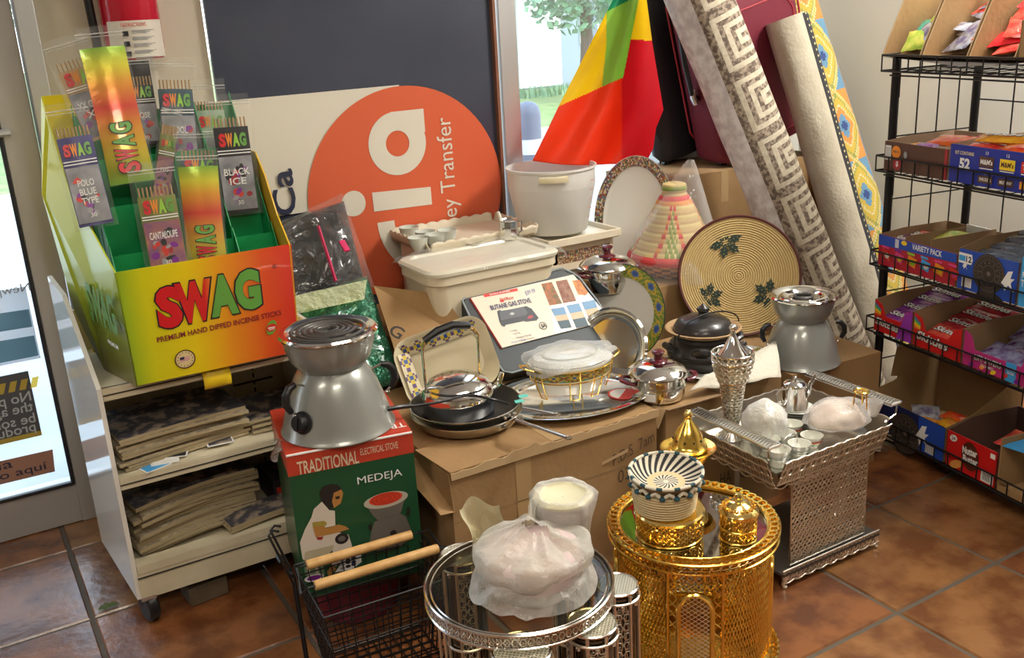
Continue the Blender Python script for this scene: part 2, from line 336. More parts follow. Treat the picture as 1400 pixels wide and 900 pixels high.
g = G(frame((0,-.004,0), (-1,0,0), (0,0,1))); g.T = g.T @ Mx.Scale(-1, 4, V((0,0,1))); x, z = dp(14,402); g.text('Newport', .035, -x+.02, z+.01, grey, 0, 0, .16); g.build('lettering', t, ang=0)
t, q = poster('age_notice', 'dark notice with yellow band and mirrored white writing on the door glass', 'notice', (.335,.565))
g = G(frame((0,-.001,0), *FRONT)); g.poly([(-.6,.335),(.15,.335),(.15,.565),(-.6,.565)], pg, 0, .001); g.build('sheet', t, ang=0)
g = G(frame((0,-.0035,0), *FRONT)); g.poly([(-.6,.335),(.15,.335),(.15,.352),(-.6,.352)], py_)
for i in range(6): g.poly([(-.02+i*.033,.505),(.0+i*.033,.505),(.013+i*.033,.54),(-.007+i*.033,.54)], py_)
g.build('yellow_band', t, ang=0)
g = G(frame((0,-.004,0), (-1,0,0), (0,0,1))); L = ['No person under', 'the age of 21 may', 'be sold tobacco', 'products']
for i, s_ in enumerate(L):
    vs, fs, tw, th = text_geo(s_, .012, 0); k = .036; g.text(s_, .036*th/.75, -.13+tw*k*.62, .475-i*.036, pw, 0, .012)
g.text('Under 21 is not', .02, .0, .55, py_, 0, .01, .12); g.build('lettering', t, ang=0)
t, q = poster('money_notice', 'tan strip reading dinero aqui low on the door glass', 'notice', (.2,.3))
g = G(frame((0,-.001,0), *FRONT)); g.poly([(-.6,.205),(.165,.195),(.172,.275),(-.6,.29)], pbr, 0, .001); g.build('sheet', t, ang=0)
g = G(frame((0,-.004,0), *FRONT)); g.text('envía', .03, -.03, .262, sk, 0, .005, .15); g.text('dinero aquí', .036, .01, .222, sk, 0, .005, .27); g.build('lettering', t, ang=0)
# ================================================================ FIRE EXTINGUISHER
p = aty(184,60,WY-.09); t = thing('fire_extinguisher', 'red fire extinguisher hanging on the beige wall behind the incense display', 'fire extinguisher', (p.x,WY-.09,1.525))
rd = mat('extinguisher_red', (.55,.01,.035), .2, coat=.6); zb = aty(178,100,WY-.09).z-1.46
g = G(); g.lathe([(.001,-.005),(.082,0),(.088,.01),(.088,.30),(.084,.345),(.062,.385),(.03,.41),(.026,.45)], rd, 40); g.build('cylinder', t)
g = G(); g.box((0,0,.47), (.05,.05,.05), blackp); g.box((0,-.04,.5), (.03,.16,.012), blackp, Mx.Rotation(.2,3,'X')); g.box((0,-.05,.53), (.03,.18,.012), blackp, Mx.Rotation(.45,3,'X')); g.build('valve_handle', t, bev=.004)
g = G(); g.tube([(-.03,0,.47),(-.09,-.0,.5),(-.125,-.0,.42),(-.128,0,.3),(-.115,0,.2),(-.11,0,.04)], .013, blackp, 10); g.build('hose', t)
lw = mat('label_ivory', (.72,.66,.58), .5); g = G(); g.lathe([(.0892,.005),(.0892,.115)], lw, 24, a0=-pi*.85, a1=-pi*.15, caps=False); g.build('instruction_label', t)
g = G(frame((0,-.0905,-.035), *FRONT)); g.text('INSTRUCTIONS', .011, -.012, .138, red, 0, 0, .075)
for i in range(5):
    for k in range(3): g.poly([(-.02,.12-i*.02-k*.004),(.045-.01*k,.12-i*.02-k*.004),(.045-.01*k,.122-i*.02-k*.004),(-.02,.122-i*.02-k*.004)], grey)
for i in range(3): g.poly([(-.048,.105-i*.03),(-.03,.105-i*.03),(-.03,.12-i*.03),(-.048,.12-i*.03)], ink)
g.build('lettering', t, ang=0)
g = G(); g.box((0,.04,-.03), (.045,.012,.06), blackp); g.box((0,.07,-.04), (.09,.03,.12), blackp); g.build('bracket', t)
p2 = aty(188,112,WY-.004); tg = G(frame((p2.x+.02,WY-.002,p2.z), *FRONT)); tg.poly([(-.05,-.09),(.05,-.09),(.05,.03),(-.05,.03)], lw, 0, .002); tg.text('03', .03, 0, -.01, grey, .003, .01); tag(tg.build('inspection_card', ang=0), 'small ivory card on the wall below the fire extinguisher', 'card')
# ================================================================ WHITE CABINET ON CASTERS
CX0, CX1, CY0, CY1 = .262, .885, 2.64, 3.06
t = thing('display_cabinet', 'dirty white metal cabinet on casters holding newspapers under the incense box', 'cabinet', (CX0,CY0,0)); W_ = CX1-CX0; D_ = CY1-CY0
cw = mat('cabinet_enamel', (.66,.60,.44), .42, var=(.55,.48,.33), vs=7, spec=.5); cs = mat('cabinet_side_enamel', (.74,.72,.66), .10, coat=.5, spec=.6); dk = mat('slot_dark', (.03,.028,.025), .8)
g = G(); g.add([(0,0,.085),(-.028,D_,.085),(-.028,D_,.95),(-.016,D_*.55,.93),(0,0,.72),(.012,0,.085),(-.016,D_,.085),(-.016,D_,.95),(-.004,D_*.55,.93),(.012,0,.72)],
   [(0,4,3,2,1),(5,6,7,8,9),(0,5,9,4),(4,9,8,3),(3,8,7,2),(2,7,6,1),(1,6,5,0)], cs); g.build('side_panel', t, ang=0)
g = G(); g.box((W_-.006,D_/2,.42), (.012,D_,.68), cs); g.build('side_panel', t, ang=0)
g = G(); g.box((W_/2,D_-.01,.46), (W_-.026,.012,.76), cw)
for zz in (.20,.29,.38,.50,.56,.62,.68):
    for k in range(3): g.box((.11+k*.2,D_-.0175,zz), (.13,.003,.006), dk)
for k in range(26): g.box((W_-.11,D_-.0175,.12+k*.025), (.005,.003,.014), dk); 
g.build('back_panel', t, ang=0)
def shelf(z, h): g = G(); g.box((W_/2,D_/2-.01,z), (W_-.026,D_-.03,.006), cw); g.box((W_/2,.006,z-h/2+.003), (W_-.026,.012,h), cw); g.box((W_/2,.0,z-h*.45), (W_-.026,.004,.003), dk); g.build('shelf', t, ang=0)
shelf(.715,.035); shelf(.452,.032)
g = G(); g.box((W_/2,D_/2,.165), (W_-.026,D_-.03,.006), cw); g.box((W_/2,.004,.122), (W_-.02,.014,.08), cw); g.box((W_/2,.02,.175), (W_-.026,.05,.025), cw); g.box((W_/2,-.004,.150), (W_-.02,.004,.003), dk); g.build('plinth', t, ang=0)
for x, y in ((.03,.02),(.03,D_-.05),(W_-.04,.02),(W_-.04,D_-.05)):
    g = G(); g.T = Tr(x, y, .043) @ Rz(.25) @ Ry(pi/2); g.lathe([(.001,-.016),(.036,-.016),(.043,-.010),(.043,.010),(.036,.016),(.001,.016)], blackp, 24); g.T = Tr(x, y, 0); g.box((0,.0,.082), (.04,.05,.012), steel); g.box((0,.015,.068), (.036,.03,.03), blackp); g.build('caster', t)
# newspapers
npm = mat('newsprint', (.40,.33,.22), .85, var=(.22,.18,.13), vs=60, vr=(.45,.6), detail=6); npe = mat('newsprint_edge', (.46,.37,.22), .9, bump=.6, bs=400); npd = mat('newsprint_photo', (.05,.05,.06), .6, var=(.28,.22,.17), vs=28, vr=(.48,.62), detail=6)
def newspaper(w, d, h, bend, mtop, sag=.0):
    g = G()
    def top(u, v): x = (u-.5)*w; y = v*d; return (x, y, h+bend*sin(u*pi)-sag*(1-v)**2)
    def bot(u, v): x = (u-.5)*w; y = v*d; return (x, y, bend*sin(u*pi)-sag*(1-v)**2)
    g.grid(top, 8, 6, mtop); g.grid(lambda u, v: bot(1-u, v), 8, 6, npe)
    for e in (lambda u, v: (lambda a, b: tuple(a[i]+(b[i]-a[i])*v for i in range(3)))(bot(u,0), top(u,0)), lambda u, v: (lambda a, b: tuple(a[i]+(b[i]-a[i])*v for i in range(3)))(bot(1-u,1), top(1-u,1))): g.grid(e, 8, 1, npe)
    g.grid(lambda u, v: (lambda a, b: tuple(a[i]+(b[i]-a[i])*v for i in range(3)))(bot(0,1-u), top(0,1-u)), 6, 1, npe); g.grid(lambda u, v: (lambda a, b: tuple(a[i]+(b[i]-a[i])*v for i in range(3)))(bot(1,u), top(1,u)), 6, 1, npe)
    return g
R3 = random.Random(5)
def pile(n, x, y, z, w, d, h, grp, lab, toplab, rz=.0, drot=.05, bend=.003):
    o0 = newspaper(w, d, h*.92, bend, npm).build('newspaper'); tag(o0, lab, 'newspaper', grp); zz = z
    for i in range(n):
        o = o0 if i == 0 else o0.copy()
        if i: COL.objects.link(o)
        o.location = (x+R3.uniform(-.012,.012), y+R3.uniform(-.01,.012), zz); o.rotation_euler = (0,0,rz+R3.uniform(-drot,drot)); zz += h
    o = newspaper(w, d, h, bend, npd).build('newspaper', loc=(x,y,zz), rot=(0,0,rz)); tag(o, toplab, 'newspaper'); return zz+h
za = pile(9, .475, 2.69, .458, .36, .25, .0095, 'folded newspapers in the left pile of the middle shelf', 'folded newspaper in the tall left pile on the middle shelf', 'newspaper with dark front page topping the left pile on the middle shelf', .10)
pile(4, .765, 2.70, .458, .22, .22, .0085, 'newspapers in the low right pile of the middle shelf', 'folded newspaper in the low right pile on the middle shelf', 'newspaper with black and white picture topping the low right pile', -.06)
pile(12, .485, 2.72, .172, .36, .26, .0125, 'sagging newspapers in the pile on the bottom shelf', 'yellowed newspaper in the sagging pile on the bottom shelf', 'newspaper with worn page topping the bottom shelf pile', .16, .07, .012)
pile(1, .70, 2.665, .192, .30, .10, .010, 'loose newspapers at the front of the bottom shelf', 'creased newspaper lying loose at the front of the bottom shelf', 'folded yellowed newspaper lying loose beside the bottom pile', .08, .03, .008)
for i, (x, y, r, c, lab) in enumerate(((.375,2.665,.3,lblue,'blue glossy card lying on the middle shelf edge'), (.405,2.68,-.2,paper,'white card fanned over the blue card on the middle shelf'), (.435,2.70,-.35,ink,'dark picture card lying behind the white card on the middle shelf'), (.565,2.70,-.1,npd,'dark leaflet lying between the two newspaper piles'))):
    g = G(); g.box((0,0,.001), (.075,.045,.002), paper); g.box((0,0,.0026), (.066,.037,.001), c); o = g.build('card', loc=(x,y,.4555+.0032*i), rot=(0,0,r), ang=0); tag(o, lab, 'card')
g = G(); g.box((0,0,.045), (.16,.16,.09), mat('dark_tin', (.03,.025,.03), .5)); g.lathe([(.001,.092),(.045,.092),(.055,.1),(.045,.108),(.03,.100),(.001,.1)], mat('dull_maroon', (.13,.03,.045), .6), 24)
for i in range(5): g.box((-.06+i*.03,-.081,.04), (.02,.003,.05), (red, grey, lblue, ink, red)[i])
tag(g.build('toy_box', loc=(.80,2.86,.168), bev=.003), 'dark box with maroon ring lid on the bottom shelf of the cabinet', 'box')
# yellow price tag clipped under the box, brick, leaf
g = G(); p = on(300,515,.70); g.grid(lambda u, v: ((u-.5)*.075, -.012*sin(v*pi*.9)-.012, -.055*v+.0), 4, 8, yellow); tag(g.build('price_tag', loc=(p.x,2.635,.715), solid=.001), 'curled yellow tag hanging from the cabinet top edge', 'tag')
g = G(); g.box((0,0,.029), (.115,.09,.058), mat('old_wood_block', (.07,.05,.03), .8, bump=.4, bs=30, var=(.12,.085,.05))); tag(g.build('wood_block', loc=(.455,2.70,0), rot=(0,0,.1), bev=.004), 'worn brown block standing under the cabinet', 'block')
g = G(); R2 = random.Random(2)
for i in range(7):
    a = i*.9; c = V((.018*cos(a), .012*sin(a), .004+.001*i)); g.add([c+V((-.014,0,0)), c+V((0,-.007,.004)), c+V((.014,.002,.002)), c+V((0,.008,.007))], [(0,1,2,3)], mat('dry_leaf', (.10,.14,.05), .8))
p = on(149,833,0); tag(g.build('dead_leaf', loc=(p.x,p.y,0), ang=0), 'small crumpled green leaf on the floor left of the cabinet', 'leaf')
# ================================================================ INCENSE DISPLAY
BX, BYd, BZ = .355, 2.60, .72    # front left foot of the box
BW = .445
t = thing('incense_display', 'yellow to red cardboard counter display full of incense packs on the cabinet', 'display box', (BX,BYd,BZ), rad(-1.0))
rainb = [(0,(.22,.42,.02)), (.14,(.62,.60,.01)), (.38,(.80,.60,.01)), (.58,(.80,.30,.015)), (.80,(.74,.09,.02)), (1,(.66,.03,.03))]
fg = mat('display_front_print', rough=.28, coat=.3, ramp=(0,-.01,.46,rainb)); sg = mat('display_side_print', rough=.28, coat=.3, ramp=(2,-.02,.55,[(0,(.18,.16,.05)),(.3,(.20,.26,.02)),(.6,(.42,.50,.02)),(1,(.62,.62,.02))])); ins = mat('display_inside_green', (.01,.30,.09), .35)
FH = .315; LEAN = .03; DD = .36     # front height, outward lean, depth
g = G(); g.add([(-.0,0,0),(BW,0,0),(BW+.006,-LEAN,FH),(-.006,-LEAN,FH),(0,.004,0),(BW,.004,0),(BW+.006,-LEAN+.004,FH),(-.006,-LEAN+.004,FH)], [(0,1,2,3),(5,4,7,6),(3,2,6,7),(0,3,7,4),(1,5,6,2)], fg)
front = g.build('front_panel', t, ang=0)
def side(x, m, nm):
    g = G(); P = [(0,0),(-LEAN,FH),(.05,FH+.12),(.17,FH+.33),(.24,FH+.42),(DD-.01,FH+.40),(DD-.01,0)]; n = len(P); s_ = .004 if x < .1 else -.004
    g.add([(x,a,b) for a, b in P]+[(x+s_,a,b) for a, b in P], [tuple(range(n)), tuple(range(n,2*n))[::-1]]+[(i,(i+1) % n,(i+1) % n+n,i+n) for i in range(n)], m); return g.build(nm, t, ang=0)
PL = [(0,0,0),(-.006,-LEAN,FH),(-.048,.24,.50),(-.062,.33,.69),(-.062,.35,.735),(-.100,.36,.50),(-.108,.345,.48),(-.085,.34,.14),(-.05,.2,.0)]
g = G(); n = len(PL); g.add([V(p) for p in PL]+[V(p)+V((.004,0,0)) for p in PL], [tuple(range(n)), tuple(range(n,2*n))[::-1]]+[(i,(i+1) % n,(i+1) % n+n,i+n) for i in range(n)], sg); g.build('side_panel', t, ang=0)
g = G(); PR = [(0,0),(-LEAN,FH),(.05,FH+.07),(.12,FH+.17),(.19,FH+.23),(DD-.01,FH+.23),(DD-.01,0)]; n = 7; g.add([(BW+.003,a,b) for a, b in PR]+[(BW-.001,a,b) for a, b in PR], [tuple(range(n)), tuple(range(n,2*n))[::-1]]+[(i,(i+1) % n,(i+1) % n+n,i+n) for i in range(n)], mat('display_side_orange', (.72,.42,.03), .3)); g.build('side_panel', t, ang=0)
g = G(frame((0,.367,0), *FRONT)); g.poly([(-.055,.005),(BW,.005),(BW,FH+.23),(BW*.6,FH+.25),(.10,.735),(-.06,.735)], mat('display_back_yellow', (.78,.62,.01), .35), 0, .004); g.build('back_panel', t, ang=0)
g = G(); g.box((BW/2,DD/2,.002), (BW-.01,DD-.02,.004), card); g.build('base_panel', t, ang=0)
def plane(y0, z0, y1, z1, x0, x1, m): g.add([(x0,y0,z0),(x1,y0,z0),(x1,y1,z1),(x0,y1,z1)], [(0,1,2,3)], m)
# four stepped tiers of compartments
g = G(); rows = [(.04,.30,.10,.39), (.12,.39,.20,.52), (.21,.52,.28,.63), (.30,.63,.36,.72)]
for k in range(4):
    y = .05+k*.088; zt = .30+k*.115
    g.box((BW/2,y+.044,zt/2+.03), (BW-.012,.003,zt), ins)
    for c in range(5):
        x = .008+c*(BW-.016)/4; g.add([(x,y-.03,.02),(x,y+.044,.02),(x,y+.044,zt+.06),(x,y-.03,zt-.055)], [(0,1,2,3)], ins)
g.build('compartment_insert', t, ang=0, solid=.0025)
# print on the front
uy = V((0,-LEAN,FH)).normalized(); F0 = frame((0,-.0012,0), (1,0,0), uy)
u = BW/235.0
g = G(F0); s0 = .098
cols_ = [mat('letter_red', (.62,.015,.02), .35), mat('letter_red_orange', rough=.35, ramp=(0,.205,.265,[(0,(.62,.02,.02)),(.5,(.8,.25,.02)),(1,(.8,.6,.02))])), mat('letter_green', (.13,.36,.06), .35)]
def word(g, x, z, h, w, slant, out):
    gaps = {'S':.145, 'W':.30, 'A':.62, 'G':.85}; 
    for ch, cx_, cw_, mm in (('S',.12,.23,cols_[0]), ('W',.36,.34,cols_[1]), ('A',.635,.27,cols_[2]), ('G',.875,.25,cols_[2])):
        X = x+(cx_-.5)*w; Z = z+(cx_-.5)*slant
        if out: g.text(ch, h*1.07, X, Z, ink, .0004, .075, w*cw_*1.12)
        g.text(ch, h, X, Z, mm, .0009, .06, w*cw_)
word(g, .216, .205, .115, .275, .012, True); g.build('lettering', t, ang=0)
g = G(F0); g.text('PREMIUM HAND DIPPED INCENSE STICKS', .0155, .236, .122, mat('maroon_ink', (.22,.02,.03), .4), .0009, .02, .335, .03)
g.ring(.132, .048, .024, .027, brownp, .0009, 32); g.ell(.132, .048, .024, .024, mat('seal_cream', (.75,.6,.3), .4), .0005, 32); g.poly([(.119,.041),(.144,.043),(.144,.056),(.119,.054)], paper, .0011)
for i in range(4): g.poly([(.119,.0425+i*.0032),(.144,.0445+i*.0032),(.144,.046+i*.0032),(.119,.044+i*.0032)], red, .0014)
g.poly([(.119,.048),(.130,.049),(.130,.056),(.119,.055)], navy, .0017)
for i in range(14):
    a = 2*pi*i/14; g.box((.132+.0195*cos(a),.048+.0195*sin(a),.001), (.0022,.0028,.0004), brownp)
g.ell(.372, .088, .014, .022, mat('stamp_green', (.14,.36,.05), .4), .0006, 20, -.4); g.ell(.372, .088, .015, .011, red, .001, 20, .3); g.box((.372,.088,.0013), (.02,.003,.0004), paper); g.box((.372,.083,.0013), (.016,.002,.0004), paper)
g.text('®', .012, .398, .262, ink, .0009); g.build('small_print', t, ang=0)
g = G(frame((-.060,.215,0), (.17,-1,0), (0,0,1))); g.text('SWAG', .11, .12, .20, mat('side_letter_green', (.10,.25,.04), .4), .0006, .04, .22); g.text('PREMIUM', .012, .17, .11, paper, .0006, .02, .08); g.build('side_lettering', t, ang=0)
# incense packs
def pack(name, label, w, h, kind, title, pos, lean=0, roll=0, yaw=0, top=None, clear=.055):
    t = thing(name, label, 'incense pack', pos, rot=(lean, roll, yaw)); T0 = Mx.Identity(4)
    def sh(u, v, s): x = (u-.5); return (x*w*(1-.06*sin(v*pi)), s*.010*cos(x*pi)*(sin(min(1,v*6)*pi/2)*sin(min(1,(1-v)*4+.15)*pi/2)), v*h)
    if kind == 'foil':
        fm_ = mat('rainbow_foil_'+name, rough=.22, metal=.25, coat=.5, bump=.25, bs=14, ramp=(2,0,h*.9,[(0,(.20,.42,.03)),(.2,(.62,.5,.03)),(.4,(.72,.30,.03)),(.55,(.66,.05,.03)),(.72,(.75,.32,.02)),(.85,(.70,.66,.03)),(1,(.16,.44,.04))]))
        g = G(); g.grid(lambda u, v: sh(u, v*.88, -1), 6, 20, fm_); g.grid(lambda u, v: sh(1-u, v*.88, 1), 6, 20, fm_); g.build('foil_sleeve', t)
        g = G(frame((0,-.0125,0), *FRONT)); vs = h*.24
        for k, (ch, mm) in enumerate(zip('SWAG', (cols_[0], cols_[0], cols_[2], cols_[2]))): g.text(ch, w*.52, 0, h*.10+k*h*.085, ink, 0, .07, h*.082, pi/2); g.text(ch, w*.47, 0, h*.10+k*h*.085, mm, .0006, .04, h*.07, pi/2)
        g.build('lettering', t, ang=0)
    else:
        sleeve, card_c = kind
        g = G(); hh = h-clear
        for i in range(9): g.tube([((i-4)*w*.085,.0,.01),((i-4)*w*.09,.002*(i % 2),hh-.0)], .0024, mat('incense_stick', (.42,.27,.13), .8), 5)
        g.build('incense_sticks', t)
        g = G(); g.grid(lambda u, v: ((u-.5)*w*.84, -.007*cos((u-.5)*pi)-.001, .004+v*(hh-.03)), 6, 1, sleeve); g.build('sleeve', t)
        g = G(frame((0,-.0092,0), *FRONT)); 
        g.poly([(-w*.40,.012),(w*.40,.012),(w*.40,hh*.60),(-w*.40,hh*.60)], card_c); R2 = random.Random(len(title)+int(h*1000))
        for i in range(16): g.ell(R2.uniform(-.26,.26)*w, hh*R2.uniform(.12,.48), w*R2.uniform(.05,.13), w*R2.uniform(.04,.10), R2.choice([red, purple, ink, mat('smoke_print', (.35,.34,.36), .4), mat('deep_red', (.35,.02,.03), .4)]), .0003+.00002*i, 8, R2.random()*3)
        for q in (.625, .655): g.poly([(-w*.40,hh*q),(w*.40,hh*q),(w*.40,hh*q+.003),(-w*.40,hh*q+.003)], paper, .0004)
        zt = hh*.77
        for k, (ch, mm) in enumerate(zip('SWAG', (cols_[0], orange, lime, cols_[2]))): g.text(ch, w*.33, (k-1.5)*w*.165, zt, mm, .0004, .06, w*.165)
        for k, s_ in enumerate(title): g.text(s_, w*.17, 0, hh*.44-k*w*.23, paper, .001, .015, w*.62 if len(s_) > 4 else w*.4)
        g.text('30', w*.11, 0, hh*.12, paper, .001, .01); g.build('lettering', t, ang=0)
    g = G(); 
    def bag(u, v, s): x = (u-.5)*w*1.06; return (x, s*(.003+.011*cos((u-.5)*pi)*sin(min(1,(1-v)*3.2)*pi/2)), -.004+v*(h+.012))
    g.grid(lambda u, v: bag(u, v, -1), 6, 14, film); g.grid(lambda u, v: bag(1-u, v, 1), 6, 14, film); g.build('clear_bag', t)
    g = G(); g.tube([(-w*.52,-.004,h-.012),(w*.52,-.004,h-.012)], .0016, film2, 5); g.tube([(-w*.52,-.004,h-.02),(w*.52,-.004,h-.02)], .001, film2, 5); g.build('zip_seal', t)
    return t
tan = mat('sleeve_tan', (.50,.33,.16), .5); slate = mat('sleeve_slate', (.04,.09,.12), .4); indigo = mat('sleeve_indigo', (.06,.055,.20), .4); blk = mat('sleeve_black', (.012,.012,.016), .4); olive = mat('sleeve_olive', (.22,.24,.06), .45); ccg = mat('card_grey', (.16,.17,.19), .4, var=(.34,.34,.37), vs=20); cco = mat('card_orange', (.40,.16,.10), .4, var=(.2,.08,.18), vs=25)
def PK(n, lab, x0, y0, x1, y1, Yt, Yb, w, kind, title=()):   # top and bottom points of the pack, with their depths
    a = aty(x0, y0, Yt); b = aty(x1, y1, Yb); d = a-b; h = d.length; lean = -math.atan2(d.y, math.hypot(d.x, d.z)); roll = math.atan2(d.x, d.z)
    pack(n, lab, w, h, kind, title, b, lean, roll, rad(-6))
PK('incense_pack', 'tan sleeved incense pack leaning out at the top left of the display', 82,55,147,190, 2.93,2.84,.115,(tan,ccg),('XX OLOG',"XX"))
PK('foil_incense_pack', 'long rainbow foil incense pack leaning left, tallest in the display', 128,40,182,250, 2.86,2.76,.115,'foil')
PK('incense_pack', 'dark incense pack mostly hidden behind the tall rainbow pack', 178,78,203,200, 2.98,2.92,.095,(blk,ccg),('ROSE',))
PK('incense_pack', 'slate blue incense pack at the top middle of the display', 232,82,250,232, 2.93,2.87,.11,(slate,ccg),('COOL',))
PK('incense_pack', 'indigo incense pack leaning against the left side of the display', 85,145,133,310, 2.78,2.70,.10,(indigo,ccg),('POLO','BLUE','TYPE'))
PK('incense_pack', 'narrow yellow incense pack wedged under the slate blue pack', 232,145,218,280, 2.86,2.80,.052,(olive,cco),('FIG',))
PK('incense_pack', 'clear bagged slate incense pack behind the lower rainbow pack', 265,178,278,300, 2.80,2.76,.115,(slate,ccg),('MUSK',))
PK('incense_pack', 'black sleeved incense pack standing at the right of the display', 307,133,331,292, 2.78,2.74,.112,(blk,ccg),('BLACK','ICE'))
PK('incense_pack', 'olive sleeved incense pack standing low in the front row of the display', 203,226,233,372, 2.67,2.63,.112,(olive,cco),('CANTALOUPE',))
PK('foil_incense_pack.001', 'rainbow foil incense pack standing low in the front row of the display', 265,208,285,372, 2.70,2.64,.105,'foil')
PK('clear_incense_pack', 'pale green clear incense pack at the back right of the display', 278,112,300,260, 2.95,2.9,.10,(mat('pale_green_sleeve',(.35,.48,.35),.4),ccg),('FRESH',))
# crumpled clear bag on the right of the display
g = G()
def cb(u, v): a = u*2*pi; z = v; r = .05*(1-.4*v)*(1+.25*NZ.noise(V((cos(a)*2, sin(a)*2, v*5)))); return (r*cos(a)*.8, r*sin(a)*.5, z*.26)
g.grid(cb, 20, 16, film, cu=True); p = aty(352,270,2.84); tag(g.build('clear_bag', loc=(p.x,2.84,p.z-.03), rot=(0,-.22,0)), 'empty crumpled clear bag stuck at the right end of the incense display', 'bag')
def aff(P, Q):   # picture-to-face map from three matching corners
    (a, b, c), (d, e, f) = P, Q
    M = Mx(((b[0]-a[0], c[0]-a[0]), (b[1]-a[1], c[1]-a[1]))); Mi = M.inverted()
    def fn(x, y): k = Mi @ V((x-a[0], y-a[1])); return (d[0]+k[0]*(e[0]-d[0])+k[1]*(f[0]-d[0]), d[1]+k[0]*(e[1]-d[1])+k[1]*(f[1]-d[1]))
    return fn
# ================================================================ COFFEE STOVES
grey_en = mat('grey_enamel', (.30,.31,.29), .28, metal=.35, coat=.5); coilm = mat('coil_element', (.10,.095,.09), .45, .6); coppr = mat('red_liner', (.45,.06,.03), .3, .4)
def stove(label, loc, s, view, coil=True, knob=True):
    t = thing('electric_stove', label, 'stove', loc); S_ = Mx.Scale(s, 4)
    def T(a): return S_ @ Rz(rad(view+a))
    g = G(S_); g.lathe([(.150,0),(.153,.004),(.150,.010),(.147,.014),(.141,.04),(.129,.08),(.116,.12),(.103,.148),(.092,.166),(.082,.176)], grey_en, 56, caps=False); g.lathe([(.001,.006),(.146,.006)], blackp, 56, caps=False); g.build('body', t)
    g = G(S_); g.lathe([(.078,.170),(.090,.178),(.106,.200),(.117,.235),(.122,.262)], grey_en, 56, caps=False); g.build('upper_bowl', t)
    g = G(S_); g.lathe([(.121,.260),(.129,.264),(.131,.269),(.126,.274),(.112,.272),(.102,.266)], chrome, 56, caps=False); g.build('rim', t)
    g = G(S_)
    if coil: g.lathe([(.104,.268),(.098,.258),(.07,.250),(.001,.248)], chrome, 56, caps=False)
    else: g.lathe([(.104,.268),(.094,.262),(.088,.268),(.078,.270),(.070,.262),(.062,.258),(.056,.264),(.046,.262),(.001,.256)], chrome, 56, caps=False)
    g.build('drip_pan', t)
    g = G(S_ @ Rz(rad(view)))
    if coil: pts = [((.022+.060*k/180)*cos(k*pi/22.5), (.022+.060*k/180)*sin(k*pi/22.5), .272) for k in range(181)]; g.tube(pts, .0052, coilm, 7, flat=.75); g.tube([(.095*cos(a), .095*sin(a), .271) for a in [i*2*pi/48 for i in range(48)]], .0045, coilm, 6, closed=True)
    else: g.tube([(.034*cos(a), .034*sin(a), .266) for a in [i*2*pi/32 for i in range(32)]], .006, coilm, 6, closed=True)
    g.build('heating_coil', t)
    for k, a in enumerate((90, -50) if coil else (90, -78)):
        hd = None; g = G(T(a)); pts = [(.138*1, 0, .082)]; pts = [(.128,0,.088),(.150,0,.092),(.162,0,.115),(.160,0,.140),(.146,0,.156),(.128,0,.160),(.110,0,.152)]
        pts = [(p[0], 0, p[2]) for p in pts]; g.tube(pts[1:-1], [.008,.0105,.011,.0105,.008], blackp, 10); o = g.build('handle', t)
        g = G(T(a)); g.tube([(.133,0,.078),(.150,0,.094)], .006, steel, 6, flat=.5); g.tube([(.103,0,.15),(.130,0,.160)], .006, steel, 6, flat=.5); g.lathe([(.0065,0),(.005,.003),(.001,.004)], chrome, 12, c=(.138,0,.080)); g.build('handle_bracket', t)
    if knob:
        g = G(T(-138+90 if False else -41) @ Tr(.135,0,.062) @ Ry(pi/2-.25)); g.lathe([(.030,0),(.030,.004),(.022,.006),(.021,.022),(.018,.025),(.001,.025)], blackp, 28); g.box((0,0,.026), (.036,.009,.006), blackp); g.build('knob', t)
    return t
# box it stands on
a = on(391,624,.565); b = on(563,591,.565); W = (b-a).length; yaw = math.atan2(b.y-a.y, b.x-a.x); MH, MZ = .415, .15
t = thing('stove_box', 'green and red electric stove carton with a picture of a seated woman', 'box', (a.x,a.y,MZ), yaw)
gp = mat('carton_green', (.012,.075,.030), .35, coat=.2); rp_ = mat('carton_red', (.50,.05,.025), .38)
g = G(); g.box((W/2,.165,MH/2), (W,.33,MH), gp); g.box((W/2,.165,MH-.028), (W+.002,.332,.06), rp_); g.box((W/2,.165,MH+.001), (W-.02,.31,.003), rp_); g.tube([(0,-.001,MH),(W,-.001,MH)], .003, paper, 5); g.build('carton', t, ang=0)
FM = frame((0,-.0016,0), *FRONT); hp = .365
mz = aff(((60,120),(965,2),(125,890)), ((0,MH),(W,MH),(0,MH-hp)))
def Pz(g, pts, m, z=.0004): g.poly([mz(*p) for p in pts][::-1], m, z)
hair = mat('print_hair', (.02,.015,.015), .5); skin = mat('print_skin', (.42,.20,.05), .5); dress = mat('print_dress', (.62,.55,.47), .5); dressd = mat('print_dress_fold', (.46,.40,.26), .5); potg = mat('print_pot', (.13,.115,.10), .45); potl = mat('print_pot_rim', (.45,.42,.34), .45)
g = G(FM)
Pz(g, [(275,345),(298,308),(355,293),(408,300),(438,328),(405,350),(380,372),(372,430),(340,455),(290,405)], hair); Pz(g, [(378,348),(432,330),(446,350),(438,380),(424,415),(398,428),(375,440),(362,402)], skin, .0007); Pz(g, [(385,372),(420,368),(418,385),(392,388)], hair, .001)
Pz(g, [(230,440),(290,398),(340,452),(380,458),(378,548),(300,560),(228,610),(130,742),(118,640),(160,560),(210,490)], dress, .0005); Pz(g, [(130,742),(122,680),(200,612),(380,588),(470,610),(492,680),(480,742),(365,805),(338,792),(350,700),(290,747),(142,752)], dress, .0006)
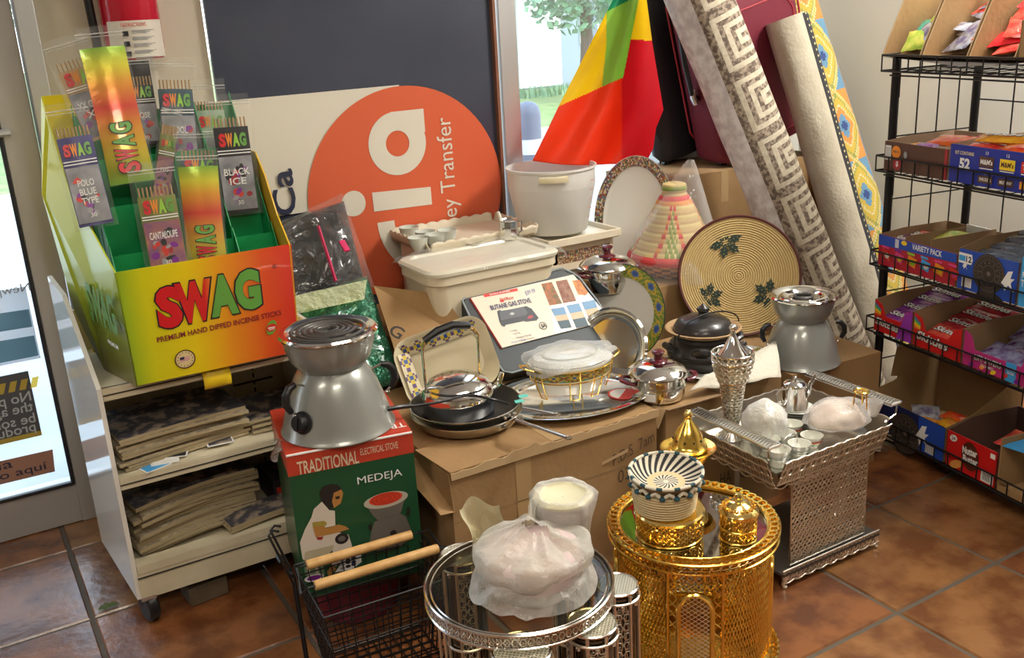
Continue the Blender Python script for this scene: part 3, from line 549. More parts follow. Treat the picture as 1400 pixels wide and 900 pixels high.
Pz(g, [(140,750),(150,700),(360,668),(350,700),(290,747)], dressd, .0008); Pz(g, [(215,520),(300,515),(318,530),(312,545),(215,548)], mat('print_trim', (.35,.27,.05), .5), .001)
Pz(g, [(216,545),(292,540),(310,562),(400,543),(450,556),(478,576),(400,592),(300,606),(232,612)], skin, .0009); Pz(g, [(300,835),(340,792),(368,822),(312,868)], skin, .0009); Pz(g, [(235,612),(290,612),(275,632),(245,630)], mat('print_bangle', (.3,.03,.03), .5), .001)
x, y = mz(420,632); g.ell(x, y, .018, .016, hair, .0011, 20); g.ell(x-.0, y, .010, .008, potg, .0013, 16)
Pz(g, [(135,757),(270,757),(285,850),(140,850)], mat('print_stool', (.16,.26,.15), .5), .0004); Pz(g, [(150,757),(175,757),(180,850),(160,850)], dress, .0007); Pz(g, [(210,757),(228,757),(240,850),(222,850)], dress, .0007)
Pz(g, [(358,842),(430,765),(556,735),(558,790),(480,832)], paper, .0008); 
for i in range(9): x, y = mz(415+(i % 3)*42, 770+(i//3)*22+((i*7) % 9)-(i % 3)*8); g.ell(x, y, .007, .0045, (grey, ink, navy)[i % 3], .0011, 12)
x, y = mz(205,866); g.ell(x, y, .026, .011, paper, .0008, 24); g.ell(x, y, .019, .007, (purple), .001, 20)
g.build('picture_of_woman', t, ang=0)
g = G(FM); Pz(g, [(610,440),(905,385),(868,490),(800,520),(690,532),(655,500)], potg, .0004); Pz(g, [(665,540),(860,497),(902,520),(947,618),(930,665),(850,710),(740,738),(640,716),(622,680),(640,600)], potg, .0004)
x, y = mz(757,408); g.ell(x, y, .060, .022, potl, .0007, 36, .02); x, y = mz(755,400); g.ell(x, y, .045, .0175, mat('print_coil_red', (.62,.05,.02), .4), .001, 36)
for q in (.8, .55, .3): g.ring(x, y, .045*q, .045*q+.0018, mat('print_coil_dark', (.25,.02,.01), .4), .0013, 30, .39)
x, y = mz(805,620); g.ell(x, y, .009, .009, hair, .0009, 20)
Pz(g, [(900,480),(925,455),(938,480),(925,525),(905,505),(918,482)], hair, .0008); Pz(g, [(618,560),(640,545),(645,590),(625,595)], hair, .0008); g.build('picture_of_stove', t, ang=0)
g = G(FM); x, y = mz(350,165); g.text('TRADITIONAL', .037, x, y, mat('print_cream', (.72,.6,.42), .5), .001, .012, .158); x, y = mz(720,92); g.text('ELECTRICAL STOVE', .019, x, y, MATS['print_cream'], .001, .0, .10); x, y = mz(718,268); g.text('MEDEJA', .027, x, y, paper, .001, 0, .12); g.build('lettering', t, ang=0)
g = G(Tr(W-.04,.05,MH+.004) @ Rz(pi)); g.text('TRA', .03, 0, 0, paper, 0, .01, .07); g.build('top_lettering', t, ang=0)
# low maroon basin under the carton, bubble wrap
g = G(); g.lathe([(.10,0),(.112,.004),(.135,.14),(.142,.147),(.136,.149),(.128,.14),(.108,.012),(.001,.01)], mat('maroon_plastic', (.16,.012,.03), .35), 40)
c = a+V((W/2*cos(yaw)-.14*sin(yaw), W/2*sin(yaw)+.16*cos(yaw), 0)); tag(g.build('basin', loc=(c.x,c.y,0)), 'maroon plastic basin under the green stove carton, seen through the wire baskets', 'basin')
c = on(463,581,.57); stove('grey electric coffee stove with spiral coil standing on the green carton', (c.x,c.y,.5685), 1.0, math.degrees(math.atan2(c.y,c.x))+180)
g = G(); p = on(383,600,.57); g.grid(lambda u, v: (-.02+.05*u+.01*sin(v*9), .02*v+.01*sin(u*7), .012*sin(v*7+u*4)-.06*(1-u)*v), 10, 10, mat('bubble_wrap', (.8,.8,.76), .3, alpha=.35, bump=1, bs=160)); tag(g.build('bubble_wrap', loc=(p.x-.005,p.y-.02,.565)), 'scrap of bubble wrap at the left edge of the green carton', 'bubble wrap')
# ================================================================ WIRE BASKETS
def wire_basket(name, label, loc, yaw, w, d, h, open_=True):
    t = thing(name, label, 'basket', loc, yaw); fl = .035
    def pt(a, k):       # a: 0..4 around, k: 0..1 height
        f = fl*k; c = [(-w/2-f,-d/2-f),(w/2+f,-d/2-f),(w/2+f,d/2+f),(-w/2-f,d/2+f)]; i = int(a) % 4; q = a-int(a); p, r = c[i], c[(i+1) % 4]; return V((p[0]+(r[0]-p[0])*q, p[1]+(r[1]-p[1])*q, .004+h*k))
    g = G()
    for k in (0, 1): g.tube([pt(i, k) for i in range(4)], .0035, blackm, 6, closed=True)
    g.tube([pt(i, .62) for i in range(4)], .003, blackm, 6, closed=True); g.build('rim_wire', t)
    g = G()
    for k in [i/9 for i in range(1, 9)]: g.tube([pt(i, k) for i in range(4)], .0021, blackm, 4, closed=True)
    for i in range(4):
        n = 11 if i % 2 == 0 else 8
        for j in range(n): g.tube([pt(i+j/n, 0), pt(i+j/n, 1)], .0021, blackm, 4)
    for j in range(1, 10): x = -w/2+w*j/10; g.tube([(x,-d/2,.004),(x,d/2,.004)], .0021, blackm, 4)
    for j in range(1, 7): y = -d/2+d*j/7; g.tube([(-w/2,y,.004),(w/2,y,.004)], .0021, blackm, 4)
    g.build('wire_mesh', t)
    return t
wood = mat('handle_wood', (.62,.38,.15), .4, var=(.52,.29,.10), vs=30)
c = on(498,752,.27); bl = wire_basket('wire_basket', 'black wire shopping basket with two pale wooden handle grips', (c.x-.02,c.y-.115,0), rad(-4), .275, .20, .268)
by = -.0
for y, z, dx, L in ((.075,.298,-.01,.285), (-.035,.302,.0,.325)):
    g = G(); g.tube([(-.192,.0,.266),(-.178,y,z),(-L/2+dx,y,z)], .003, blackm, 6); g.tube([(.192,.0,.266),(.182,y,z),(L/2+dx,y,z)], .003, blackm, 6); h = g.build('handle', bl)
    g = G(Tr(dx,y,z) @ Ry(pi/2)); g.lathe([(.0115,-L/2),(.0125,-L/2+.004),(.0125,L/2-.004),(.0115,L/2)], wood, 20); g.build('wooden_grip', h)
# folded wire stand rising at the left
g = G(); o = on(388,712,.40)
for dx, dy in ((0,0),(.012,.022)):
    g.tube([(.005+dx,.0+dy,.0),(-.0+dx,0+dy,.28),(-.035+dx,.0+dy,.40),(-.042+dx,.005+dy,.425),(-.03+dx,.005+dy,.435),(-.015+dx,.01+dy,.425)], .0032, blackm, 6)
g.tube([(-.02,0,.345),(-.02,.03,.35)], .007, blackm, 8); g.tube([(-.002,0,.30),(.0,.03,.30)], .006, blackm, 8)
tag(g.build('wire_rack', loc=(c.x-.215,c.y-.06,0)), 'thin black wire rack frame standing at the left end of the wire basket', 'rack')
# ================================================================ CARTONS OF THE PILE
def carton(label, x0, y0, x1, y1, z1, yaw=0, z0=0, m=card, closed=True, flaps=(), grp=None, th=.005):
    t = thing('cardboard_box', label, 'box', (x0,y0,z0), yaw); w, d, h = x1-x0, y1-y0, z1-z0; g = G()
    if closed: g.box((w/2,d/2,h/2), (w,d,h), m); g.box((w/2,d/2,h+.0006), (.05,d,.0012), mat('packing_tape', (.42,.28,.14), .2))
    else:
        for c_, s_ in (((w/2,th/2,h/2),(w,th,h)), ((w/2,d-th/2,h/2),(w,th,h)), ((th/2,d/2,h/2),(th,d-2*th,h)), ((w-th/2,d/2,h/2),(th,d-2*th,h)), ((w/2,d/2,th/2),(w-2*th,d-2*th,th))): g.box(c_, s_, m)
    g.build('walls', t, ang=0, bev=.002)
    for (side_, ang, ln) in flaps:
        if side_ == 'f': T = Tr(w/2,0,h) @ Rx(-ang); dx = w*.98
        elif side_ == 'b': T = Tr(w/2,d,h) @ Rz(pi) @ Rx(-ang); dx = w*.98
        elif side_ == 'l': T = Tr(0,d/2,h) @ Rz(-pi/2) @ Rx(-ang); dx = d*.96
        else: T = Tr(w,d/2,h) @ Rz(pi/2) @ Rx(-ang); dx = d*.96
        g = G(T); g.add([(-dx/2,0,0),(dx/2,0,0),(dx/2-.02,ln*1,0),(-dx/2+.015,ln*.96,0),(-dx/2,0,th*.8),(dx/2,0,th*.8),(dx/2-.02,ln,th*.8),(-dx/2+.015,ln*.96,th*.8)], [(0,3,2,1),(4,5,6,7),(0,1,5,4),(1,2,6,5),(2,3,7,6),(3,0,4,7)], card_d); g.build('flap', t, ang=0)
    return t
pen = mat('marker_ink', (.09,.055,.035), .7)
big = carton('large worn brown cardboard box in the middle, under the pans and steel tray', 1.02, 2.135, 1.715, 2.80, .452, 0, flaps=())
# torn front lip, open corner flap, tape seam
g = G(); R2 = random.Random(4); n = 40
top = [(i/n*.70, .012+.010*R2.random()+(.012 if 10 < i < 16 else 0)) for i in range(n+1)]
g.T = frame((0,-.004,.436), *FRONT); g.poly([(0,-.006)]+[(.70,-.006)]+top[::-1], card_l, 0, .003); g.build('torn_edge', big, ang=0)
g = G(); g.add([(-.004,.0,.448),(-.004,.30,.452),(-.05,.26,.40),(-.045,-.02,.35),(0,-.01,.34)], [(0,1,2,3,4)], card); g.build('corner_flap', big, ang=0, solid=.004)
g = G(); g.add([(.0,-.004,.452),(.18,.0,.4525),(.16,.16,.4535),(-.02,.17,.460)], [(0,1,2,3)], card); g.build('top_flap', big, ang=0, solid=.003)
g = G(frame((0,-.0012,0), *FRONT)); g.poly([(.20,0),(.25,0),(.25,.435),(.20,.435)], mat('packing_tape', (.42,.28,.14), .2)); g.poly([(0,.300),(.715,.302),(.715,.304),(0,.302)], card_d); 
g.add([(.49,.330,.001),(.575,.352,.012),(.578,.363,.012),(.492,.340,.001)], [(0,1,2,3)], card_l); g.build('tape_seam', big, ang=0)
g = G(frame((0,-.0028,0), *FRONT)); g.text('P.D.S  7am', .036, .605, .352, pen, 0, -.005, .16, rad(14), .2); g.text('0300 B', .040, .615, .285, pen, 0, -.005, .14, rad(10), .2); g.build('handwriting', big, ang=0)
right = carton('brown cardboard box under the shiny pot and black clay pot', 1.755, 2.14, 2.235, 2.66, .438)
g = G(frame((0,-.0015,0), *FRONT)); g.text('NO', .045, .275, .20, pen, 0, .01, .055); g.text('HAN CHARGE', .045, .33, .14, pen, 0, .01, .22); g.build('handwriting', right, ang=0)
g = G(); g.add([(0,0,.438),(.0,.25,.438),(-.034,.22,.40),(-.030,.0,.385)], [(0,1,2,3)], card_l); g.add([(0,0,.4385),(.20,0,.4385),(.22,-.02,.44),(.0,-.012,.44)], [(0,1,2,3)], card_d); g.build('flap', right, ang=0, solid=.003)
c = carton('small tan cardboard box under the second grey stove', 2.30, 2.155, 2.70, 2.55, .415, rad(-4))
c = carton('brown cardboard box holding up the wrapped basket cone behind the plates', 2.17, 2.76, 2.72, 3.05, .60)
c = carton('low brown cardboard box behind the leaning patterned plate', 1.84, 2.90, 2.13, 3.20, .62)
c = carton('tan taped cardboard box under the suitcases by the window', 2.50, 3.06, 3.42, 3.44, .93)
g = G(frame((.40,-.0015,.90), *FRONT)); g.poly([(-.09,-.10),(-.05,-.10),(-.05,.03),(-.09,.03)], MATS['packing_tape']); g.poly([(.06,-.08),(.10,-.08),(.10,.03),(.06,.03)], MATS['packing_tape']); g.build('tape', c, ang=0)
gb = carton('brown cardboard box printed with letters G and R beside the green parcel', 1.14, 2.90, 1.80, 3.28, .60, 0)
g = G(frame((0.0,-.0015,0), *FRONT)); g.build
gq = [aty(511,391,2.98), aty(604,402,2.84), aty(660,478,2.72), aty(556,530,2.68)]; gq = [p-V((1.14,2.90,0)) for p in gq]
g = G(); g.add([tuple(p) for p in gq], [(0,1,2),(0,2,3)], card); g.build('flap', gb, ang=0, solid=.004)
ux_ = (gq[2]-gq[0]).normalized(); uy_ = (gq[1]-gq[3]); uy_ = (uy_-ux_*uy_.dot(ux_)).normalized(); gn = ux_.cross(uy_); gn = -gn if gn.y > 0 else gn; d_ = ray(560,464); g0 = gq[0]+V((1.14,2.90,0)); tn = (gq[2]-gq[0]).cross(gq[3]-gq[0]).normalized(); k_ = ((g0-V((0,0,CAMH))).dot(tn))/d_.dot(tn); c_ = V((0,0,CAMH))+d_*(k_*.985)-V((1.14,2.90,0)); uy2 = tn.cross(ux_); uy2 = uy2 if uy2.z > 0 else -uy2; g = G(frame(c_, ux_, uy2)); g.text('G . R', .048, .0, .0, mat('stencil_ink', (.03,.025,.02), .7), 0, .015, .14); g.build('lettering', gb, ang=0)
# ================================================================ KETTLE AND PANS
c = on(640,579,.455); P0 = (c.x, c.y+.01)
iron = mat('nonstick_coating', (.02,.02,.022), .35); satin = mat('satin_steel', (.66,.65,.62), .22, 1)
def pan(label, z, black, hang, dx=0, R=.163, end=None):
    t = thing('frying_pan', label, 'frying pan', (P0[0]+dx,P0[1],z)); g = G()
    g.lathe([(.001,0),(R*.78,0),(R*.90,.012),(R*.97,.034),(R,.040)], satin, 56, caps=False); g.tube([(R*cos(a),R*sin(a),.040) for a in [i*2*pi/56 for i in range(56)]], .0022, satin, 6, closed=True); g.build('outside', t)
    g = G(); g.lathe([(.001,.004),(R*.76,.004),(R*.88,.015),(R*.985,.041)], iron if black else satin, 56, caps=False); g.build('cooking_surface', t)
    e_ = end-V((P0[0]+dx,P0[1],z)); hang = math.degrees(math.atan2(e_.y, e_.x)); HL = math.hypot(e_.x, e_.y)-.01; g = G(Rz(rad(hang))); pts = [(R*.96,0,.026),(R+.02,0,.034),(R+.05,0,e_.z-.004),(HL-.006,0,e_.z)]
    g.tube(pts[:], [.010,.008,.008,.009], satin, 8, flat=.35); g.tube([(HL+.010*cos(a), .008*sin(a), e_.z) for a in [i*2*pi/14 for i in range(14)]], .003, satin, 5, closed=True); h = g.build('handle', t)
    for s_ in (-1, 1):
        g = G(Rz(rad(hang+s_*4.5)) @ Tr(R*.955,0,.024) @ Ry(pi/2)); g.lathe([(.006,0),(.005,.004),(.001,.005)], chrome, 12); g.build('rivet', t)
    return t
pan('steel frying pan underneath, holding the black lined pan', .4565, False, -40, .004, .163, on(780,600,.525))
pan('frying pan with black nonstick inside, under the chrome kettle', .481, True, -27, 0, .163, on(765,568,.548))
g = G(); p = P0; 
for dx, dy, r in ((.118,-.112,.3),(.148,-.085,-.2)): g.add([V((P0[0]+dx-.016,P0[1]+dy-.008,.528)),V((P0[0]+dx+.012,P0[1]+dy-.014,.528)),V((P0[0]+dx+.016,P0[1]+dy+.006,.529)),V((P0[0]+dx-.01,P0[1]+dy+.010,.529))], [(0,1,2,3)], mat('teal_tape', (.10,.50,.42), .4))
tag(g.build('teal_tape', ang=0, solid=.001), 'two bits of teal tape at the handle of the black lined pan', 'tape')
t = thing('kettle', 'chrome stovetop kettle with tall square handle standing in the black pan', 'kettle', (P0[0]-.012,P0[1]+.02,.4865)); t.scale = (1.14,1.14,1.18)
g = G(); g.lathe([(.001,0),(.082,0),(.090,.005),(.094,.03),(.095,.052),(.090,.064),(.080,.070),(.078,.074)], chrome, 48, caps=False); g.build('body', t)
g = G(); g.lathe([(.082,.072),(.083,.077),(.076,.084),(.055,.094),(.025,.101),(.001,.102)], chrome, 48, caps=False)
g.build('lid', t)
g = G()
for i in range(6): a = i; g.lathe([(.004,0),(.001,.001)], ink, 8, c=(.012*cos(a*1.05)-.02,.012*sin(a*1.05)-.01,.0985))
g.build('steam_holes', t)
g = G(); g.tube([(.085,-.02,.035),(.108,-.026,.055),(.118,-.03,.085)], [.013,.009,.006], chrome, 10); g.build('spout', t)
g = G(Rz(rad(-8))); g.tube([(-.083,0,.05),(-.085,0,.185)], .007, chrome, 6, flat=.5); g.tube([(.062,0,.075),(.065,0,.195)], .007, chrome, 6, flat=.5); g.tube([(-.085,0,.18),(-.075,0,.198),(-.0,0,.222),(.055,0,.212),(.066,0,.19)], .006, chrome, 6); h = g.build('handle_arch', t)
g = G(Rz(rad(-8))); g.tube([(-.078,0,.200),(-.04,0,.218),(.0,0,.226),(.045,0,.219)], [.009,.012,.012,.009], blackp, 10); g.build('grip', h)
# black cord from the stove over the pans
def px_pts(L): return [tuple(on(x, y, z)) for x, y, z in L]
def smooth(P, k=6):
    P = [V(p) for p in P]; Q = [P[0]*2-P[1]]+P+[P[-1]*2-P[-2]]; o = []
    for i in range(1, len(Q)-2):
        for j in range(k):
            t = j/k; a, b, c_, d = Q[i-1:i+3]; o.append(.5*((2*b)+(-a+c_)*t+(2*a-5*b+4*c_-d)*t*t+(-a+3*b-3*c_+d)*t**3))
    return o+[P[-1]]
g = G(); g.tube(smooth(px_pts([(522,561,.615),(540,558,.61),(560,556,.60),(600,550,.59),(640,541,.585),(672,546,.575),(695,552,.545)])), .0038, blackp, 7); g.tube(smooth(px_pts([(522,561,.615),(545,557,.61),(562,555,.60)])), .0065, blackp, 8); tag(g.build('power_cord'), 'black power cord running from the grey stove over the frying pans', 'cord')
# ================================================================ OVAL STEEL TRAY, CASSEROLE
c = on(781,541,.465); t = thing('serving_tray', 'large oval polished steel tray on the big cardboard box', 'tray', (c.x,c.y,.4535), rad(-8))
g = G(); g.lathe([(.001,.004),(.195,.004),(.212,.010),(.218,.020),(.262,.026),(.268,.024),(.262,.022),(.21,.014),(.195,0),(.001,0)], chrome, 72, sy=.76, caps=False); g.build('dish', t)
g = G(Tr(.15,-.055,.0055)); g.lathe([(.001,0),(.046,0),(.046,.0006),(.001,.0006)], mat('sticker_red', (.6,.05,.04), .4), 30); g.lathe([(.001,.0009),(.040,.0009)], paper, 20, a0=.8, a1=3.9, caps=False); g.build('sticker', t)
c = on(781,536,.475); t = thing('casserole_dish', 'cream oval casserole with patterned band on a gold wire stand', 'dish', (c.x,c.y+.0,.482), rad(-8)); cz_ = .012
g = G(); g.lathe([(.001,cz_),(.095,cz_),(.110,cz_+.006),(.122,.05),(.128,.092),(.134,.098),(.134,.104),(.126,.104),(.118,.09),(.10,.03),(.001,.028)], porcelain, 56, sy=.78, caps=False); g.build('bowl', t)
bandc = [mat('pattern_gold', (.55,.38,.05), .35), mat('pattern_blue', (.04,.09,.30), .35), mat('pattern_brown', (.20,.08,.03), .35), mat('pattern_teal', (.10,.30,.30), .35), mat('pattern_green', (.16,.24,.04), .35)]
def band(g, r0, z0, r1, z1, nu, nv, pat, sy=1, c=(0,0,0), a0=0, a1=2*pi):
    g.grid(lambda u, v: (c[0]+(r0+(r1-r0)*v)*cos(a0+(a1-a0)*u), c[1]+(r0+(r1-r0)*v)*sin(a0+(a1-a0)*u)*sy, c[2]+z0+(z1-z0)*v), nu, nv, pat)
def lozenge(i, j, P=12, H=8):
    a = abs((i % P)-P/2+.5); b = abs((j % H)-H/2+.5)*P/H
    if a+b < P*.16: return bandc[1]
    if a+b < P*.30: return bandc[0]
    if abs(a+b-P*.5) < 1: return bandc[2]
    if a+b > P*.72: return bandc[3] if (i//P) % 2 else bandc[4]
    return bandc[0] if (i+j) % 3 else bandc[4]
g = G(); band(g, .1243, .062, .1287, .090, 144, 8, lozenge, .78); g.build('patterned_band', t)
g = G(); g.lathe([(.001,.125),(.09,.122),(.118,.112),(.126,.106)], porcelain, 56, sy=.78, caps=False); g.lathe([(.090,.1235),(.088,.127),(.084,.1245)], mat('lid_line', (.45,.45,.25), .3), 56, sy=.78, caps=False); g.build('lid', t)
g = G(); 
def wrapf(u, v): a = 2*pi*u; r = .02+.128*v; zz = .131-.010*v*v+.004*NZ.noise(V((cos(a)*3*v,sin(a)*3*v,0)))-(.05*(v-.8)*max(0,cos(a*1.5+1.1)) if v > .8 else 0)*4; rr_ = r*(1+.22*max(0,v-.6)*NZ.noise(V((cos(a)*2,sin(a)*2,3)))*3); return (rr_*cos(a), rr_*.78*sin(a), zz)
g.grid(wrapf, 60, 14, mat('foam_wrap', (.85,.87,.88), .4, alpha=.22, fk=.3, bump=.6, bs=60), cu=True); g.build('foam_wrap', t)
g = G()
for z, R in ((.094,.137),(.058,.128)): g.tube([(R*cos(a),R*.79*sin(a),z) for a in [i*2*pi/48 for i in range(48)]], .0022, gold, 6, closed=True)
for a in (rad(200),rad(255),rad(-70),rad(-10),rad(60),rad(130)):
    q = lambda R, z, da=0: (R*cos(a+da), R*.79*sin(a+da), z)
    g.tube([q(.137,.094,-.12),q(.130,.05,-.12),q(.112,.002,-.12),q(.112,.002,.12),q(.130,.05,.12),q(.137,.094,.12)], .0022, gold, 6)
for s_ in (-1, 1): g.tube([(s_*.134,-.03,.094),(s_*.160,-.022,.104),(s_*.164,0,.106),(s_*.160,.022,.104),(s_*.134,.03,.094)], .0026, gold, 6)
g.build('wire_stand', t)
# ================================================================ BUTANE STOVE CASE
A = on(690,500,.515); B = on(838,464,.515); C_ = on(632,402,.715); X = (B-A); Lx = X.length; Yv = C_-A; Yv = Yv-X*(Yv.dot(X)/X.dot(X)); Ly = Yv.length
BM = frame(A, X, Yv); inv = BM.inverted()
t = thing('stove_case', 'grey plastic carry case of a butane gas stove in a printed sleeve, tilted back', 'case', (0,0,0)); t.matrix_world = BM
def onface(x, y, off=0):   # where the sight line meets the case front
    d = ray(x, y); o = V((0,0,CAMH)); n = BM.to_3x3() @ V((0,0,1)); k = ((BM.translation+n*off-o).dot(n))/d.dot(n); p = inv @ (o+d*k); return (p.x, p.y)
cg = mat('case_grey', (.030,.038,.046), .5)
out = [(632,412),(638,402),(660,388),(700,384),(722,382),(740,374),(768,367),(783,374),(792,380),(815,410),(843,455),(842,466),(800,482),(700,510),(688,508),(660,470)]
out = [onface(*p) for p in out][::-1]
g = G(); g.poly([(x, y) for x, y in out], cg, -.06, .06); g.build('shell', t, ang=25, bev=.007)
g = G(); rim = [V((x, y, .002)) for x, y in out]; g.tube(rim, .0035, mat('case_rim', (.30,.35,.38), .3), 6, closed=True); g.build('rim', t)
sl = [onface(*p) for p in ((643,409),(783,377),(834,439),(686,477))]; g = G(); g.poly(sl[::-1], mat('sleeve_cream', (.70,.64,.52), .4, coat=.3), .001, .006)
g.build('cardboard_sleeve', t, ang=0)
g = G(); a_, b_ = V((*sl[0], .007)), V((*sl[3], .007)); g.add([a_+V((-.001,0,0)), b_+V((-.001,0,0)), b_+V((-.012,0,-.06)), a_+V((-.012,0,-.06))], [(0,1,2,3)], mat('sleeve_red', (.50,.04,.035), .4, var=(.56,.12,.09), vs=60)); g.build('sleeve_side', t, ang=0, solid=.002)
def zf(x, y): return onface(620+x*.17778, 360+y*.17778, .0075)
def Q(g, pts, m, z=0): g.poly([zf(*p) for p in pts][::-1], m, .0078+z)
rot_ = math.atan2(zf(640,275)[1]-zf(240,355)[1], zf(640,275)[0]-zf(240,355)[0])
g = G(); Q(g, [(225,240),(488,192),(498,212),(470,218),(240,262)], red); nv = mat('ink_blue', (.03,.03,.12), .4)
food = [mat('print_food_a', (.45,.12,.03), .5, var=(.12,.10,.04), vs=70), mat('print_food_b', (.18,.04,.02), .5, var=(.3,.14,.08), vs=60), mat('print_food_c', (.62,.26,.05), .5, var=(.45,.13,.03), vs=60)]
for k, q in enumerate(([(675,160),(755,145),(835,310),(740,325)], [(785,140),(872,125),(945,290),(845,308)], [(912,135),(970,128),(1035,225),(1020,245),(960,240)])): Q(g, q, food[k])
for q, m1, m2, m3 in (([(750,352),(850,335),(910,495),(825,505)], mat('print_sky', (.15,.30,.50), .5), mat('print_dusk', (.60,.45,.30), .5), mat('print_hill', (.05,.09,.12), .5)), ([(868,325),(965,308),(1040,480),(945,500)], MATS['print_sky'] if 'print_sky' in MATS else None, None, None), ([(985,300),(1085,280),(1150,450),(1060,472)], None, None, None)):
    m1, m2 = MATS['print_sky'], MATS['print_dusk']; m3 = MATS['print_hill'] if q[0][0] != 985 else mat('print_tent', (.30,.03,.05), .5); q = [V(p) for p in q]
    L = lambda a, b, t_: (a.lerp(b, t_).x, a.lerp(b, t_).y)
    for (u, v, mm) in ((0,.35,m1),(.35,.62,m2),(.62,1,m3)): Q(g, [L(q[0],q[3],u),L(q[1],q[2],u),L(q[1],q[2],v),L(q[0],q[3],v)], mm)
g.build('sleeve_pictures', t, ang=0)
g = G(); Q(g, [(335,370),(355,360),(375,368),(560,330),(600,350),(655,420),(640,440),(560,450),(540,445),(400,475),(395,490),(370,480),(350,440)], mat('print_stove_dark', (.035,.04,.05), .45)); Q(g, [(352,370),(540,338),(570,380),(560,400),(365,440)], mat('print_stove_mid', (.09,.10,.12), .45), .0003)
x, y = zf(450,390); g.ring(x, y, .006, .010, grey, .0085, 20, .6); g.ell(x, y, .004, .003, paper, .0086, 12); x, y = zf(590,415); g.ell(x, y, .012, .006, MATS['deep_red'], .0084, 16, .2)
g.build('picture_of_stove', t, ang=0)
g = G(); x, y = zf(440,315); g.text('BUTANE GAS STOVE', .019, x, y, nv, .0088, .02, .155, rot_); x, y = zf(355,228); g.text('SINGLE BURNER', .006, x, y, paper, .0088, .01, .08, rot_); x, y = zf(410,272); g.text('Chef Master', .013, x, y, red, .0088, .01, .052, rot_); x, y = zf(372,290); g.ell(x, y, .008, .006, red, .0083, 10)
x, y = zf(590,225); g.text('$39.99', .020, x, y, mat('pen_blue', (.12,.16,.45), .5), .0088, -.01, .042, rot_+.1, .3)
x, y = zf(688,482); g.ring(x, y, .0125, .0145, ink, .0085, 24); g.text('SA', .014, x+.002, y, ink, .0088, .03, .018, rot_)
for i, s_ in enumerate(('Camping','Catering','Outdoor Parties','Emergency Kitchen')): x, y = zf(425+18*i+len(s_)*5,520+i*22); g.text('• '+s_, .006, x, y, brownp, .0088, .005, None, rot_)
x, y = zf(500,600); g.text('Model MS-8000', .006, x, y, MATS['pen_blue'], .0088, 0, None, rot_)
g.build('lettering', t, ang=0)
# ================================================================ SHINY POTS WITH MAROON LIDS
mar = mat('maroon_bakelite', (.10,.012,.02), .25, coat=.5)
def shiny_pot(label, loc, s, a, tagged=False):
    t = thing('stock_pot', label, 'pot', loc); S_ = Mx.Scale(s, 4)
    g = G(S_); g.lathe([(.001,0),(.070,0),(.080,.006),(.086,.03),(.088,.055),(.086,.078),(.090,.084)], chrome, 48, caps=False); g.build('body', t)
    g = G(S_); g.lathe([(.0885,.042),(.090,.050),(.0885,.058)], satin, 48, caps=False); g.build('band', t)
    g = G(S_); g.lathe([(.096,.083),(.098,.088),(.094,.094),(.075,.108),(.045,.118),(.001,.120)], chrome, 48, caps=False); g.build('lid', t)
    g = G(S_); g.lathe([(.026,.117),(.030,.120),(.026,.124),(.013,.127),(.012,.138),(.019,.146),(.021,.153),(.015,.157),(.001,.157)], mar, 28); g.build('lid_knob', t)
    for k in (a, a+180):
        g = G(S_ @ Rz(rad(k))); g.tube([(.082,-.034,.062),(.105,-.030,.066),(.118,-.012,.068),(.118,.012,.068),(.105,.030,.066),(.082,.034,.062)], [.008,.009,.009,.009,.009,.008], mar, 10, flat=.7); g.build('handle', t)
    if tagged:
        g = G(S_ @ Rz(rad(215))); g.box((.092,0,.03), (.002,.035,.024), paper); g.build('price_label', t, ang=0)
    return t
c = on(903,543,.442); shiny_pot('shiny steel pot with maroon knob beside the oval steel tray', (c.x,c.y+.01,.440), .98, -25, True)
c = on(843,402,.64); shiny_pot('shiny steel pot with maroon knob behind the patterned plate', (c.x+.05,c.y+.12,.622), 1.05, -8)
# ================================================================ LEANING PLATES
def leaning(name, label, cat, center, n, up=(0,0,1)):    # a dish standing on edge; its face looks along n
    t = thing(name, label, cat, center); n = V(n).normalized(); x = V(up).cross(n).normalized(); y = n.cross(x); M = Mx.Identity(4)
    for i in range(3): M[i][0], M[i][1], M[i][2] = x[i], y[i], n[i]
    return t, M
c = aty(852,428,2.70); t, M = leaning('dinner_plate', 'white plate with blue and gold woven rim pattern standing behind the steel platter', 'plate', (c.x,c.y,c.z), (-.93,-.42,.28))
g = G(M); g.lathe([(.001,0),(.108,0),(.125,.010),(.172,.020),(.174,.018),(.125,.004),(.105,-.006),(.001,-.006)], porcelain, 64, caps=False); g.build('dish', t)
def rimpat(i, j):
    a = (i % 20)-9.5; b = (j-4.5)*1.6
    if a*a+b*b < 10: return bandc[1]
    if a*a+b*b < 18: return mat('pattern_sky', (.12,.25,.5), .35)
    if abs(abs(a)+abs(b)-8) < 1.1: return bandc[0]
    if (i+j) % 5 == 0: return bandc[0]
    return bandc[4] if abs(a)+abs(b) > 8 else mat('pattern_olive', (.20,.22,.02), .35)
g = G(M); band(g, .127, .0122, .171, .0212, 240, 10, rimpat); g.build('patterned_rim', t)
g = G(M); g.lathe([(.171,.0212),(.1745,.0215),(.1745,.019)], mat('rim_dark_green', (.02,.05,.03), .3), 64, caps=False); g.build('edge_line', t)
c = aty(838,474,2.56); t, M = leaning('steel_platter', 'round polished steel platter leaning against the patterned plate', 'platter', (c.x-.005,c.y,c.z), (-.85,-.45,.36))
g = G(M); g.lathe([(.001,0),(.095,0),(.106,.008),(.127,.012),(.135,.008),(.127,.006),(.106,.002),(.094,-.003),(.001,-.003)], chrome, 64, caps=False); g.build('dish', t)
